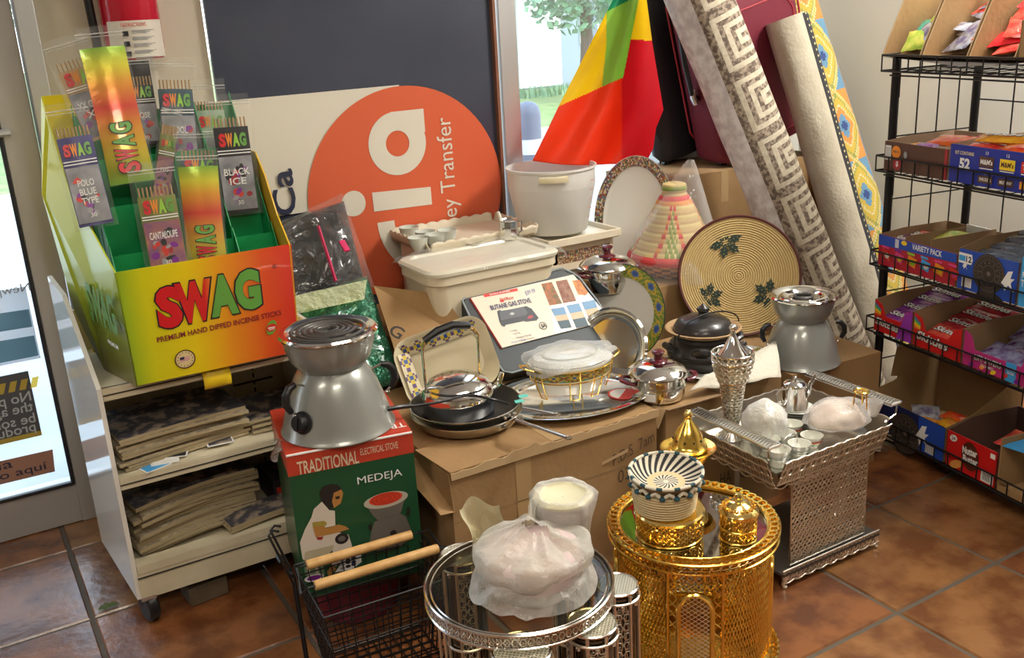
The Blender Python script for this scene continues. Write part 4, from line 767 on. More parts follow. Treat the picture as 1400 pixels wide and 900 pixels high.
g = G(M); g.lathe([(.100,.004),(.107,.0095),(.112,.010)], steel, 64, caps=False); g.build('inner_ring', t)
# tall oval platter with mosaic rim
mos = [mat('mosaic_%d' % i, c_, .4) for i, c_ in enumerate(((.45,.30,.12),(.12,.05,.03),(.30,.08,.04),(.10,.16,.10),(.60,.50,.32),(.16,.14,.22)))]
R5 = random.Random(11); mosf = lambda i, j: mos[int(R5.random()*6) % 6]
c = aty(869,302,3.09); t, M = leaning('oval_platter', 'tall cream oval platter with tiny mosaic rim standing by the white bucket', 'platter', (c.x,c.y,c.z), (-.80,-.58,.16))
g = G(M); g.lathe([(.001,0),(.118,0),(.128,.006),(.133,.012)], porcelain, 64, sy=1.62, caps=False); g.lathe([(.001,-.004),(.13,-.004),(.172,.008)], porcelain, 64, sy=1.5, caps=False); g.build('dish', t)
g = G(M); g.grid(lambda u, v: ((.134+.034*v)*cos(2*pi*u), (.134*1.62+(.172*1.48-.134*1.62)*v)*sin(2*pi*u), .0125+.001*v), 200, 6, mosf); g.build('mosaic_rim', t)
# ================================================================ WOVEN TRAY, BASKET CONE
straw = mat('straw_coil', (.50,.36,.15), .75, bump=.3, bs=150); strawd = mat('straw_groove', (.16,.09,.035), .8); strawr = mat('straw_rim_maroon', (.09,.02,.015), .6); dg = mat('fibre_dark_green', (.015,.03,.02), .8)
c = aty(1011,377,2.60); t, M = leaning('woven_tray', 'round coiled straw tray with dark leaf motifs leaning behind the black clay pot', 'tray', (c.x,c.y,c.z), (-.55,-.78,.36))
NR = 26; RT = .218; pr = []; 
g = G(M)
for k in range(NR):
    r0 = RT*k/NR; w_ = RT/NR; dish_ = lambda r: -.022*(1-(r/RT)**2)
    pts = [(max(.0005,r0+w_*q), dish_(r0+w_*q)+h_) for q, h_ in ((0,0),(.18,.0022),(.5,.0036),(.82,.0022),(1,0))]
    g.lathe(pts, straw, 72, caps=False); g.lathe([(max(.0004,r0+w_*.97),dish_(r0+w_)+.0004),(r0+w_*1.03+.0004,dish_(r0+w_)+.0010)], strawd, 72, caps=False)
g.lathe([(.001,-.026),(RT*.6,-.014),(RT,-.004)], straw, 72, caps=False); g.build('coils', t, ang=60)
g = G(M); g.lathe([(RT-.002,-.005),(RT+.006,-.004),(RT+.008,.002),(RT+.004,.007),(RT-.003,.004)], strawr, 72, caps=False); g.build('rim', t)
g = G(M)
for (mx_, my_, sc_) in ((-.045,.128,.058),(.105,-.075,.058),(-.112,-.075,.05),(.16,.06,.0)):
    if not sc_: continue
    for k in range(6):
        a = k*pi/3+.35; zz = -.022*(1-((mx_**2+my_**2)**.5/RT)**2)+.0052
        g.T = M @ Tr(mx_,my_,zz) @ Rz(a); g.poly([(sc_*p_, sc_*q_) for p_, q_ in ((.12,0),(.30,-.16),(.38,-.12),(.52,-.30),(.60,-.20),(.82,-.26),(.84,-.12),(1.12,0),(.84,.12),(.82,.26),(.60,.20),(.52,.30),(.38,.12),(.30,.16))], dg); g.T = M
        for q in (.3,.55,.8): g.ell(mx_+sc_*q*cos(a), my_+sc_*q*sin(a), .0018, .0018, straw, zz+.001, 6)
g.build('leaf_motifs', t, ang=0)
c = aty(922,345,2.90); t = thing('basket_cone', 'colourful coiled straw basket with cone lid wrapped in clear film', 'basket', (c.x,c.y,.602))
sy1, sy2, sg_, sr_, so2 = mat('straw_yellow', (.58,.45,.20), .7), mat('straw_tan', (.50,.34,.16), .7), mat('straw_green', (.22,.28,.06), .7), mat('straw_red', (.55,.05,.05), .65), mat('straw_orange', (.62,.25,.07), .7)
def cone(u, v):
    a = 2*pi*u; r = .182*(1-v)**.85*(1-.12*sin(v*pi))+.035*v*(1 if v < .999 else 1); rr_ = r+.0022*abs(sin(v*pi*15)); return (rr_*cos(a), rr_*sin(a), .075+v*.245)
def conem(i, j):
    jj = j//4; s_ = i % 36
    if jj in (0,): return sr_
    if jj in (12,13): return so2 if jj == 12 else sr_
    tri = (14-jj)*.62
    if 18-tri*.5 < s_ < 18+tri*.5 and jj < 11: return sg_ if (jj+s_) % 3 else sy1
    if abs(abs(s_-18)-tri*1.05) < 1.3 and jj < 12: return sr_ if jj % 2 else so2
    return sy1 if jj % 2 else sy2
g = G(); g.grid(cone, 144, 60, conem, cu=True); g.build('cone_lid', t, ang=70)
g = G(); g.lathe([(.036,.312),(.046,.318),(.048,.330),(.044,.345),(.030,.350),(.001,.350)], sy1, 32, caps=False); g.lathe([(.0465,.322),(.049,.330),(.046,.338)], sg_, 32, caps=False); g.build('top_knob', t)
def bas(u, v): a = 2*pi*u; r = .12+.062*sin(min(1,v*1.1)*pi/2)+.002*abs(sin(v*pi*6)); return (r*cos(a), r*sin(a), v*.078)
g = G(); g.grid(bas, 96, 24, lambda i, j: (sr_ if j > 17 else (so2 if (i//3+j//4) % 2 else mat('straw_brown', (.2,.08,.05), .7))), cu=True); g.build('lower_basket', t, ang=70)
def fcone(u, v): a = 2*pi*u; r = (.205*(1-v)**.9+.012)*(1+.10*NZ.noise(V((cos(a)*2,sin(a)*2,v*4)))); return (r*cos(a)+.055*v*v, r*sin(a)-.03*v, .002+v*.43)
g = G(); g.grid(fcone, 40, 24, mat('basket_film', (.97,.97,.96), .1, alpha=.07, fk=.4, bump=.6, bs=14, bdist=.02), cu=True); g.build('clear_film', t)
# ================================================================ CLAY POT
clay = mat('black_clay', (.022,.019,.018), .33, coat=.2); c = on(968,500,.45); c = V((c.x,c.y+.02,.45))
t = thing('white_platter', 'white platter with folded paper lying under the black clay pot', 'platter', (c.x+.04,c.y-.02,.4395), rad(-12)); g = G(); g.lathe([(.001,.004),(.150,.004),(.175,.014),(.205,.020),(.207,.018),(.175,.009),(.15,0),(.001,0)], porcelain, 64, sy=.75, caps=False); g.build('dish', t)
g = G(); band(g, .178, .0148, .203, .0196, 60, 4, lambda i, j: bandc[0] if (i+j) % 3 else bandc[4], .75, a0=-.9, a1=.35); g.build('painted_rim', t)
t = thing('clay_pot', 'round black clay cooking pot with lid and wire bail', 'pot', (c.x-.005,c.y,.446)); s_ = .98
g = G(Mx.Scale(s_,4)); g.lathe([(.001,0),(.080,0),(.100,.012),(.118,.035),(.121,.05),(.118,.058),(.121,.062),(.112,.085),(.092,.102),(.090,.112),(.098,.122)], clay, 56, caps=False); g.build('body', t)
g = G(Mx.Scale(s_,4)); g.lathe([(.088,.116),(.110,.126),(.124,.136),(.127,.139),(.122,.141),(.105,.132),(.095,.128)], mat('clay_rim_tan', (.38,.24,.12), .5), 56, caps=False); g.build('flared_rim', t)
g = G(Mx.Scale(s_,4)); g.lathe([(.100,.134),(.099,.140),(.088,.160),(.060,.174),(.025,.180),(.017,.182),(.015,.190),(.022,.198),(.020,.206),(.008,.214),(.001,.222)], clay, 48, caps=False); g.build('lid', t)
for k in (-15, 165, 195+30, -60):
    g = G(Mx.Scale(s_,4) @ Rz(rad(k))); g.tube([(.108,-.022,.078),(.134,-.016,.088),(.140,0,.095),(.134,.016,.088),(.108,.022,.078)], [.010,.011,.011,.011,.010], clay, 8); g.build('lug', t)
g = G(); g.tube([(-.118,.0,.13),(-.15,-.03,.06),(-.155,-.06,.01),(-.14,-.09,.0)], .0025, blackm, 6)
P = [(-.118*cos(a)*1.0, -.03-.0*a, .135+.055*sin(a)) for a in [i*pi/16 for i in range(17)]]; g.tube([(p[0]*1.1, p[1], p[2]) for p in P], .0025, blackm, 6); g.build('wire_bail', t)
# paper wraps around the platter
pap = mat('packing_paper', (.62,.58,.48), .8, bump=.3, bs=80)
g = G(); L_ = [on(940,540,.455), on(990,590,.445), on(1068,520,.455), on(1060,470,.50), on(1040,478,.50), on(1000,560,.50)]
def pf(u, v): p = (L_[0]*(1-u)+L_[2]*u)*(1-v)+(L_[0].lerp(L_[3],.45)*(1-u)+L_[3]*u)*v; return p+V((0,0,.010+.012*NZ.noise(V((u*4,v*4,0)))+.018*sin(v*pi)))
g.grid(pf, 16, 10, pap); tag(g.build('packing_paper', solid=.001), 'crumpled white packing paper between clay pot and silver vase', 'paper')
# ================================================================ SECOND STOVE
c = on(1098,493,.418); stove('smaller looking grey coffee stove on the tan box beside the woven tray', (c.x,c.y+.01,.4165), .86, math.degrees(math.atan2(c.y,c.x))+180+10, coil=False, knob=False)
# ================================================================ CREAM COFFEE TABLES, BUCKET, BIN
creamp = mat('cream_plastic', (.66,.58,.43), .35, coat=.2); ivory = mat('ivory_wood', (.68,.60,.46), .5)
A = on(535,323,.86); B = on(690,300,.86)
t = thing('coffee_table', 'cream wooden coffee table with scalloped tray edge before the orange sign', 'table', (1.467,3.08,-.028)); TW, TD = .44, .32
def scal(u): return .007*abs(sin(u*pi*9))
g = G(); g.box((TW/2,TD/2,.835), (TW-.01,TD-.01,.010), ivory)
for x0, y0, x1, y1 in ((0,0,TW,0),(TW,0,TW,TD),(TW,TD,0,TD),(0,TD,0,0)):
    n = V((y1-y0, -(x1-x0), 0)).normalized()*.012
    g.grid(lambda u, v: (x0+(x1-x0)*u+n.x*v, y0+(y1-y0)*u+n.y*v, .830+.035*v+scal(u)*v), 54, 3, ivory)
g.build('tray_top', t, ang=50, solid=.004)
g = G()
for x, y0, y1 in ((.02,.02,TD-.02),(TW-.02,.02,TD-.02)):
    g.T = frame((x,y0,0), (0,1,0), (0,0,1)); L_ = y1-y0; g.poly([(0,.632),(L_*.2,.632),(L_*.28,.66),(L_*.5,.69),(L_*.72,.66),(L_*.8,.632),(L_,.632),(L_,.83),(0,.83)], ivory, 0, .012)
g.build('side_panel', t, ang=0)
g = G(frame((.02,.02,0), *FRONT)); L_ = TW-.04; g.poly([(0,.632),(L_*.12,.632),(L_*.2,.66),(L_*.5,.68),(L_*.8,.66),(L_*.88,.632),(L_,.632),(L_,.83),(0,.83)], ivory, 0, .012); g.build('front_panel', t, ang=0)
finjal = mat('cup_grey_white', (.60,.62,.56), .25, coat=.3)
def cup(name, label, loc, m1, s=1, group=None, bands=()):
    t = thing(name, label, 'cup', loc, 0, group); t.scale = (s,)*3
    g = G(); g.lathe([(.001,.004),(.016,.004),(.017,0),(.019,0),(.020,.006),(.029,.022),(.033,.042),(.034,.044),(.0325,.043),(.028,.024),(.016,.010),(.001,.009)], m1, 32, caps=False); g.build('bowl', t)
    if bands:
        g = G()
        for k, m2 in enumerate(bands): z0 = .014+k*.006; r = lambda z: .0205+(z-.006)*.42 if z < .022 else .0294+(z-.022)*.2; g.lathe([(r(z0)+.0012,z0),(r(z0+.0055)+.0012,z0+.0055)], m2, 32, caps=False)
        g.build('colour_bands', t)
    return t
for k, (x, y, lab) in enumerate(((560,325,'farthest left white cup on the cream coffee table'), (582,331,'second white cup from the left on the cream table, partly hidden'), (581,343,'frontmost white cup on the cream coffee table'), (605,339,'white cup right of the frontmost one on the cream table'), (612,329,'rearmost right white cup of the cluster on the cream table'))):
    c = on(x, y, .820); cup('coffee_cup', lab, (c.x,min(max(c.y,3.12),3.36),.8125), finjal, 1.12)
for k, (x, y, lab) in enumerate(((648,331,'shiny metal ring dish lying on the cream table'), (660,326,'second shiny ring dish behind the first on the cream table'))):
    c = on(x,y,.820); g = G(); g.lathe([(.012,.002),(.022,0),(.028,.004),(.030,.008),(.027,.006),(.018,.004)], chrome, 28, caps=False); tag(g.build('ring_dish', loc=(c.x,min(c.y,3.3),.8125+k*.004)), lab, 'dish')
c = on(699,322,.820); t = thing('creamer', 'small dented steel creamer jug on the right corner of the cream table', 'jug', (c.x-.01,c.y,.8125))
g = G(); g.lathe([(.001,0),(.036,0),(.038,.01),(.034,.05),(.033,.065),(.035,.068)], chrome, 10, caps=False); g.lathe([(.001,.062),(.033,.064)], satin, 10, caps=False); g.build('body', t, ang=20)
g = G(); g.tube([(.034,0,.06),(.055,0,.055),(.055,0,.02),(.036,0,.012)], .005, chrome, 8); g.build('handle', t)
g = G(); g.tube([(-.02,.01,.06),(-.034,.012,.10)], .006, mat('candle_wax', (.7,.68,.6), .5), 8); g.build('spoon_stub', t)
# second, lower cream table with mosaic front that carries the bucket
t = thing('low_table', 'cream tray table with mosaic strip under the white bucket', 'table', (1.928,3.02,0)); w_, d_, h_ = .32, .30, .765
g = G(); g.box((w_/2,d_/2,h_-.008), (w_,d_,.016), ivory); g.box((w_/2,-.004,h_+.004), (w_+.01,.010,.03), ivory); g.box((w_/2,d_+.004,h_+.004), (w_+.01,.010,.03), ivory); g.box((w_+.004,d_/2,h_+.004), (.010,d_+.016,.03), ivory); g.box((-.004,d_/2,h_+.004), (.010,d_+.016,.03), ivory); g.build('tray_top', t, ang=0, bev=.003)
g = G(); g.box((w_/2,.03,h_-.065), (w_-.02,.012,.10), ivory); g.box((w_-.02,d_/2,h_-.065), (.012,d_-.04,.10), ivory); g.box((.02,d_/2,h_-.065), (.012,d_-.04,.10), ivory); g.build('apron', t, ang=0)
g = G(frame((w_/2+.0,.0225,0), *FRONT)); g.grid(lambda u, v: (-.14+.28*u, h_-.085+.045*v, 0), 70, 9, mosf); g.build('mosaic_strip', t, ang=0)
for x in (.03, w_-.03):
    for y in (.04, d_-.03): g = G(); g.box((x,y,.625+(h_-.016-.625)/2), (.035,.035,h_-.016-.625), ivory); g.build('leg', t, ang=0)
milk = sheer('milky_plastic', (.80,.79,.75), .25)
c = on(753,312,.79); t = thing('bucket', 'large translucent white plastic bucket by the window', 'bucket', (c.x+.012,c.y,.784)); bs_ = 1.0
g = G(); g.lathe([(.001,.004),(.125,.004),(.129,0),(.133,.004),(.168,.175),(.169,.178),(.169,.238),(.176,.243),(.176,.250),(.168,.250),(.160,.175),(.125,.010),(.001,.010)], milk, 64, caps=False); g.build('tub', t)
g = G(Rz(rad(-120))); g.lathe([(.171,.208),(.186,.210),(.188,.222),(.186,.230),(.171,.232)], mat('bucket_grip', (.70,.62,.42), .4), 10, a0=-.30, a1=.30, caps=False); g.build('grip_lug', t)
g = G(); 
for k in range(5): z = .06+k*.035; T0 = Rz(rad(-62)) @ Tr(.1475+.129*z*.98,0,z) @ Rz(pi/2) @ Rx(pi/2); g.T = T0; g.box((0,0,.0015), (.014,.0016,.001), red); g.text(str(k+2), .008, .014, 0, red, .002, 0, .006)
g.build('volume_marks', t, ang=0)
# food bin with cloudy lid wrapped in film
A = on(566,353,.80); B = on(768,344,.80)
t = thing('storage_bin', 'cream plastic food bin with film wrapped lid, in front of the cream table', 'bin', (1.328,2.79,.606)); bw, bd, bh = .50, .285, .185
def rr(u, w_, d_, r, z):     # rounded rectangle
    a = u*2*pi; n = 5; cx_ = (w_/2-r)*(1 if cos(a) >= 0 else -1); cy_ = (d_/2-r)*(1 if sin(a) >= 0 else -1)
    x = cos(a); y = sin(a); m_ = max(abs(x)/(w_/2), abs(y)/(d_/2)); px_, py2 = x/m_, y/m_; return V((max(-w_/2+r, min(w_/2-r, px_)) + (px_-max(-w_/2+r, min(w_/2-r, px_)))*.8, max(-d_/2+r, min(d_/2-r, py2))+(py2-max(-d_/2+r, min(d_/2-r, py2)))*.8, z))
def rbox(g, prof, m, n=72, cap=True):
    vs = []; 
    for (w_, d_, r, z) in prof:
        for i in range(n):
            q = 4*i/n; k = int(q); f = q-k; hw, hd = w_/2-r, d_/2-r; ang = (k+f)*pi/2
            e = [(hw,-hd),(hw,hd),(-hw,hd),(-hw,-hd)]
            seg = f
            if seg < .5: a0 = k*pi/2-pi/4*0; cx_, cy_ = e[(k+1) % 4] if False else e[k % 4]; nx_, ny_ = e[(k+1) % 4]; t_ = seg/.5; x = cx_+(nx_-cx_)*t_; y = cy_+(ny_-cy_)*t_; dx_, dy_ = ((1,0),(0,1),(-1,0),(0,-1))[k % 4]; vs.append((x+dx_*r, y+dy_*r, z))
            else: t_ = (seg-.5)/.5; cx_, cy_ = e[(k+1) % 4]; b = (k+t_)*pi/2; vs.append((cx_+r*cos(b), cy_+r*sin(b), z))
    fs = [(j*n+i, j*n+(i+1) % n, (j+1)*n+(i+1) % n, (j+1)*n+i) for j in range(len(prof)-1) for i in range(n)]
    if cap: fs += [tuple(range(n))[::-1], tuple((len(prof)-1)*n+i for i in range(n))]
    return g.add(vs, fs, m)
ctr = Tr(bw/2, bd/2, 0)
g = G(ctr); rbox(g, [(bw-.07,bd-.07,.04,0),(bw-.05,bd-.05,.045,.01),(bw-.02,bd-.02,.05,bh-.04),(bw-.02,bd-.02,.05,bh-.035),(bw,bd,.055,bh-.03),(bw,bd,.055,bh)], creamp); g.build('tub', t)
g = G(ctr); rbox(g, [(bw+.012,bd+.012,.058,bh+.001),(bw+.016,bd+.016,.058,bh+.012),(bw+.0,bd,.055,bh+.02),(bw-.05,bd-.05,.045,bh+.022),(bw-.06,bd-.06,.04,bh+.014),(bw-.12,bd-.12,.03,bh+.014)], mat('cloudy_lid', (.66,.62,.50), .3, coat=.3)); g.build('lid', t)
g = G(ctr)
def wf(u, v): return ((u-.5)*(bw+.03), (v-.5)*(bd+.03), bh+.030+.010*NZ.noise(V((u*6,v*6,1)))-.05*max(0,abs(u-.5)-.46)*8-.05*max(0,abs(v-.5)-.45)*8)
g.grid(wf, 50, 30, film); g.build('film_wrap', t)
g = G(Tr(bw*.28, -.0, -.012)); rbox(g, [(.26,.30,.05,0),(.30,.34,.06,.008),(.27,.31,.05,.011)], creamp); tag(g.build('cream_lid', loc=(1.42,2.66,.612-.0)), 'loose cream lid sticking out under the storage bin', 'lid') if False else None
# patterned bowl behind the kettle
c = aty(611,494,2.60); t, M = leaning('patterned_bowl', 'cream bowl with yellow diamond border standing behind the kettle', 'bowl', (c.x,c.y,c.z), (-.45,-.80,.40), (-.30,0,1))
g = G(M); rbox(g, [(.20,.13,.04,-.05),(.23,.16,.05,-.045),(.30,.22,.06,0),(.305,.225,.06,.004),(.29,.21,.055,.0),(.22,.15,.05,-.038)], mat('bowl_cream', (.70,.62,.42), .25, coat=.4)); g.build('dish', t)
def diam(i, j): a = abs((i % 8)-3.5); b = abs((j % 6)-2.5)*1.3; return bandc[1] if a+b < 1.6 else (mat('pattern_yellow', (.62,.48,.05), .35) if a+b < 3.2 else (mat('bowl_cream') if a+b > 4.4 else mat('pattern_violet', (.12,.07,.2), .35)))
g = G(M); g.grid(lambda u, v: (-.135+.27*u, .060+.034*v, .0025-.028*(1-v)), 48, 6, diam); g.grid(lambda u, v: (-.138+.034*v, -.09+.16*u, .004-.028*v), 24, 6, diam); g.build('diamond_border', t)
# black garment bag and green parcel left of the table
bagb = mat('black_plastic_bag', (.018,.018,.020), .18, bump=1.0, bs=22, bdist=.05, coat=.6)
def bulge(pts, depth, m, nx=24, ny=24, seed=0, amp=.018):   # pillowy quad
    P = [V(p) for p in pts]; n = (P[1]-P[0]).cross(P[3]-P[0]).normalized(); g = G()
    def f(s_):
        def fn(u, v):
            p = (P[0]*(1-u)+P[1]*u)*(1-v)+(P[3]*(1-u)+P[2]*u)*v; e = (sin(pi*min(1,max(0,u)))*sin(pi*min(1,max(0,v))))**.35
            return p+n*s_*(depth*e+amp*e*NZ.noise(p*14+V((seed,0,0))))
        return fn
    a, b = f(1), f(-1); g.grid(a, nx, ny, m); g.grid(lambda u, v: b(1-u, v), nx, ny, m); return g
t = thing('garment_bag', 'black plastic wrapped bundle with pink strips leaning on the orange sign', 'bag', (0,0,0))
Z0 = .60
P = [aty(398,420,3.10), aty(500,392,3.14), aty(470,275,3.34), aty(375,305,3.30)]
g = bulge([P[0],P[1],P[2],P[3]], .045, bagb, seed=2, amp=.05); g.build('black_wrap', t)
P2 = [aty(385,425,3.02), aty(512,392,3.04), aty(468,264,3.28), aty(368,318,3.25)]
g = bulge(P2, .07, mat('thin_cover', (.97,.97,.97), .15, alpha=.02, fk=.14, bump=.4, bs=10, bdist=.02), seed=5, amp=.03); g.build('clear_cover', t)
pk = mat('pink_ribbon', (.62,.02,.12), .4); g = G(); g.tube([aty(432,308,3.10)+V((0,-.02,0)), aty(444,345,3.06)+V((0,-.02,0)), aty(456,383,3.02)+V((0,-.02,0))], .011, pk, 6, flat=.4); g.build('pink_strip', t)
g = G(); g.tube([aty(464,328,3.08)+V((0,-.02,0)), aty(472,342,3.05)+V((0,-.02,0))], .012, pk, 6, flat=.4); g.build('pink_strip', t)
gfoil = mat('green_foil_wrap', (.03,.16,.09), .14, metal=.35, coat=.8, bump=1.0, bs=22, bdist=.03)
t = thing('green_parcel', 'dark green parcel in glossy film standing behind the first grey stove', 'parcel', (0,0,0))
P = [aty(446,560,2.72), aty(548,520,2.78), aty(502,377,3.04), aty(400,410,3.0)]
g = bulge(P, .035, gfoil, seed=3, amp=.03); g.build('parcel', t)
P = [aty(395,425,2.93), aty(490,405,2.97), aty(497,380,3.03), aty(392,403,2.98)]
g = bulge([P[0]+V((0,-.05,0)),P[1]+V((0,-.05,0)),P[2]+V((0,-.03,0)),P[3]+V((0,-.03,0))], .008, mat('crinkled_film', (.8,.85,.6), .1, alpha=.25, bump=1.2, bs=30, bdist=.03), seed=8, amp=.02); g.build('crinkled_film', t)
# ================================================================ SILVER COFFEE TABLE
def lattice(g, f, nu, nv, m, r=.0016, A=.5, seg=4):      # interlaced wavy wires on a surface f(u,v)
    for i in range(nu):
        for s_ in (-1, 1):
            g.tube([f((i+.5+s_*A*.5*cos(pi*j/seg))/nu, j/(nv*seg)) for j in range(nv*seg+1)], r, m, 4)
def ovals(g, f, nu, nv, m, r=.0014, rx=.36, ry=.42, n=8):
    for i in range(nu):
        for j in range(nv): g.tube([f((i+.5+rx*cos(2*pi*k/n))/nu, (j+.5+ry*sin(2*pi*k/n))/nv) for k in range(n)], r, m, 4, closed=True)
SX0, SX1, SY0, SY1, SZ = 1.805, 2.225, 1.735, 2.06, .372
t = thing('silver_table', 'silver filigree coffee table with tray top and two raised handles', 'table', (SX0,SY0,0)); sw_, sd_ = SX1-SX0, SY1-SY0
g = G(); g.box((sw_/2,sd_/2,SZ-.003), (sw_,sd_,.006), silver_b); g.build('tray_floor', t, ang=0)
sides = [((0,0),(sw_,0)), ((sw_,0),(sw_,sd_)), ((sw_,sd_),(0,sd_)), ((0,sd_),(0,0))]
for (a, b) in sides:
    a, b = V((a[0],a[1],0)), V((b[0],b[1],0)); n = (b-a).cross(V((0,0,1))).normalized(); L_ = (b-a).length; nn = int(L_/.022)
    f = lambda u, v: a.lerp(b, u)+n*(.004+.030*v)+V((0,0,SZ-.036+.076*v+.004*abs(sin(u*pi*nn/2))*v))
    g = G(); g.grid(lambda u, v: f(u, v)-n*.004, 30, 3, mat('filigree_backing', (.42,.37,.30), .35, 1)); ovals(g, f, nn, 1, silver, .0022, .42, .17, 8)
    lattice(g, lambda u, v: f(u, .02+v*.3), nn*2, 1, silver, .0013); lattice(g, lambda u, v: f(u, .68+v*.30), nn*2, 1, silver, .0013)
    for v in (0,.33,.66,1): g.tube([f(i/30, v) for i in range(31)], .0026, silver, 5)
    g.tube([f(i/60, -.10)+V((0,0,-.008*abs(sin(i/60*pi*nn/2)))) for i in range(61)], .0022, silver, 5)
    g.build('tray_rim', t)
for x, s_ in ((-.012,-1),(sw_+.055,1)):
    g = G(); g.box((x,sd_*.5,SZ+.082), (.045,sd_*1.02,.006), mat('handle_silver', (.97,.95,.90), .5, .85))
    for i in range(60): yy = sd_*(-.0+i/60.0*1.0); g.tube([(x-.018,yy,SZ+.087),(x+(.006 if i % 2 else -.006),yy+.004,SZ+.088),(x+.018,yy+.002,SZ+.087)], .0013, mat('dark_silver', (.25,.23,.2), .35, 1), 3)
    for xx in (x-.0225, x+.0225): g.tube([(xx,-.003,SZ+.085),(xx,sd_+.003,SZ+.085)], .003, silver_b, 5)
    for yy in (.006, sd_-.006):
        xe = 0 if s_ < 0 else sw_; g.tube([(x,yy,SZ+.08),(x+s_*.014,yy,SZ+.07),(x+s_*.012,yy,SZ+.045),(xe+s_*.02,yy,SZ+.03)], .003, silver_b, 6)
    g.build('handle', t)
bx0, bx1, by0, by1 = .075, sw_-.035, .012, .012+.0
def panel(x0, y0, x1, y1, z0, z1, nu, nv):
    a, b = V((x0,y0,0)), V((x1,y1,0)); f = lambda u, v: a.lerp(b, u)+V((0,0,z0+(z1-z0)*v)); g = G(); lattice(g, f, nu, nv, silver, .0022, .95, 4); ovals(g, lambda u, v: f(u, 1-.10*v), nu//2, 1, silver, .0026, .42, .42); ovals(g, lambda u, v: f(u, .10*v), nu//2, 1, silver, .0026, .42, .42)
    ovals(g, lambda u, v: f(u, .1+.8*v), nu, nv, silver, .0012, .22, .26, 6)
    g.tube([f(0,0), f(1,0), f(1,1), f(0,1)], .004, silver, 6, closed=True); return g
g = panel(bx0,.012,bx1,.012,.055,SZ-.04,18,13); g.build('front_panel', t)
g = G(); g.box((bx0+.02,sd_-.07,.2), (.02,.012,.30), MATS['filigree_backing']); g.box((bx1-.02,sd_-.07,.2), (.02,.012,.30), MATS['filigree_backing']); g.build('back_upright', t, ang=0)
g = G(); pts = [(bx1+.002, .05+.24*i/20, 0) for i in range(21)]; cx_ = sd_/2
def wing(u, v): a = pi*(u-.5); return (bx1+.004+.075*cos(a), .14, .17+.12*sin(a)) if v > .5 else (bx1+.004, .14, .17+.12*sin(a))
g.tube([wing(i/20, 1) for i in range(21)], .004, silver, 6); lattice(g, lambda u, v: (bx1+.004+.075*cos(pi*(u-.5))*v, .14, .17+.12*sin(pi*(u-.5))), 14, 4, silver, .0014, .8, 3); g.build('side_wing', t)
g = G(); a_, b_ = V((bx0-.045,-.008,0)), V((bx1+.045,-.008,0)); f = lambda u, v: a_.lerp(b_, u)+V((0,0,.022+.036*v-.006*abs(sin(u*pi*9))*(1-v)))
g.grid(lambda u, v: f(u, v)+V((0,.003,0)), 60, 2, MATS['filigree_backing']); ovals(g, f, 22, 1, silver, .002, .42, .3); lattice(g, f, 40, 1, silver, .0012)
for v in (0, 1): g.tube([f(i/60, v) for i in range(61)], .0028, silver, 5)
g.build('base_rail', t)
g = G(); g.box(((bx0+bx1)/2,sd_/2-.02,.045), (bx1-bx0+.09,sd_-.02,.008), mat('shelf_dark', (.10,.09,.08), .4, .6)); g.build('base_shelf', t, ang=0)
for x in (bx0-.035, bx1+.035):
    for y in (0, sd_-.05): g = G(); g.tube([(x,y,.045),(x+.004,y-.003,.03),(x-.002,y-.002,.012),(x+.003,y-.006,.004)], [.007,.009,.005,.008], silver, 8); g.build('leg', t)
TZ = SZ+.0005
# things on the silver tray
def onT(x, y): c = on(x, y, TZ); return (min(max(c.x,SX0+.03),SX1-.03), min(max(c.y,SY0+.03),SY1-.02))
wc = mat('cup_white', (.72,.72,.64), .2, coat=.4); B3 = (mat('band_green', (.12,.28,.08), .4), mat('band_yellow', (.60,.45,.06), .4), mat('band_red', (.5,.05,.04), .4)); B2 = (mat('band_dark_green', (.08,.14,.09), .4), mat('band_grey', (.25,.28,.25), .4))
for (x, y, bb, lab) in ((1083,579,B3,'cup with striped base in the back row by the saucers'), (1073,592,B2,'white cup in the middle row left of the striped one'), (1110,595,B3,'right cup with green yellow and red stripes on the silver tray'), (1051,600,B2,'leftmost white cup half under the left silver handle'), (1093,606,B2,'front right white cup with dark green band'), (1065,614,B2,'frontmost cup on the silver tray, tipped by a wire ring'), (1024,587,(),'plain white cup at the far left beside the silver burner')):
    p = on(x, y, TZ+.036); tc_ = cup('coffee_cup', lab, (p[0],p[1],TZ), wc, .98, None, bb); tc_.scale = (.96,.96,.84)
g = G(); p = onT(1065,626); g.tube([(p[0]+.030+.028*cos(a), p[1]-.012, TZ+.0465+.022*sin(a)*.9+.0) for a in [i*2*pi/20 for i in range(20)]], .0018, steel, 6, closed=True); tag(g.build('wire_ring'), 'thin steel wire ring beside the frontmost cup on the silver tray', 'ring')
p = onT(1094,584); sx_, sy_ = p
for k in range(6):
    g = G(); g.lathe([(.001,.003),(.028,.003),(.036,.008),(.058,.012),(.059,.011),(.034,.003),(.028,0),(.001,0)], wc, 40, caps=False); g.lathe([(.0585,.0105),(.060,.0118),(.0585,.0128)], mat('saucer_edge_dark', (.06,.06,.05), .3), 40, caps=False)
    o = g.build('saucer', loc=(sx_+.012,sy_+.035,TZ+.0078*k)); tag(o, 'white dark-edged saucer in the stack under the small teapot', 'saucer', 'saucers stacked on the silver tray')
t2 = thing('teapot', 'small polished steel teapot standing on the stack of saucers', 'teapot', (sx_+.010,sy_+.035,TZ+.0078*6+.002), rad(-10))
g = G(); g.lathe([(.001,0),(.040,0),(.042,.004),(.040,.012),(.037,.045),(.033,.070),(.034,.073)], chrome, 36, caps=False); g.build('body', t2)
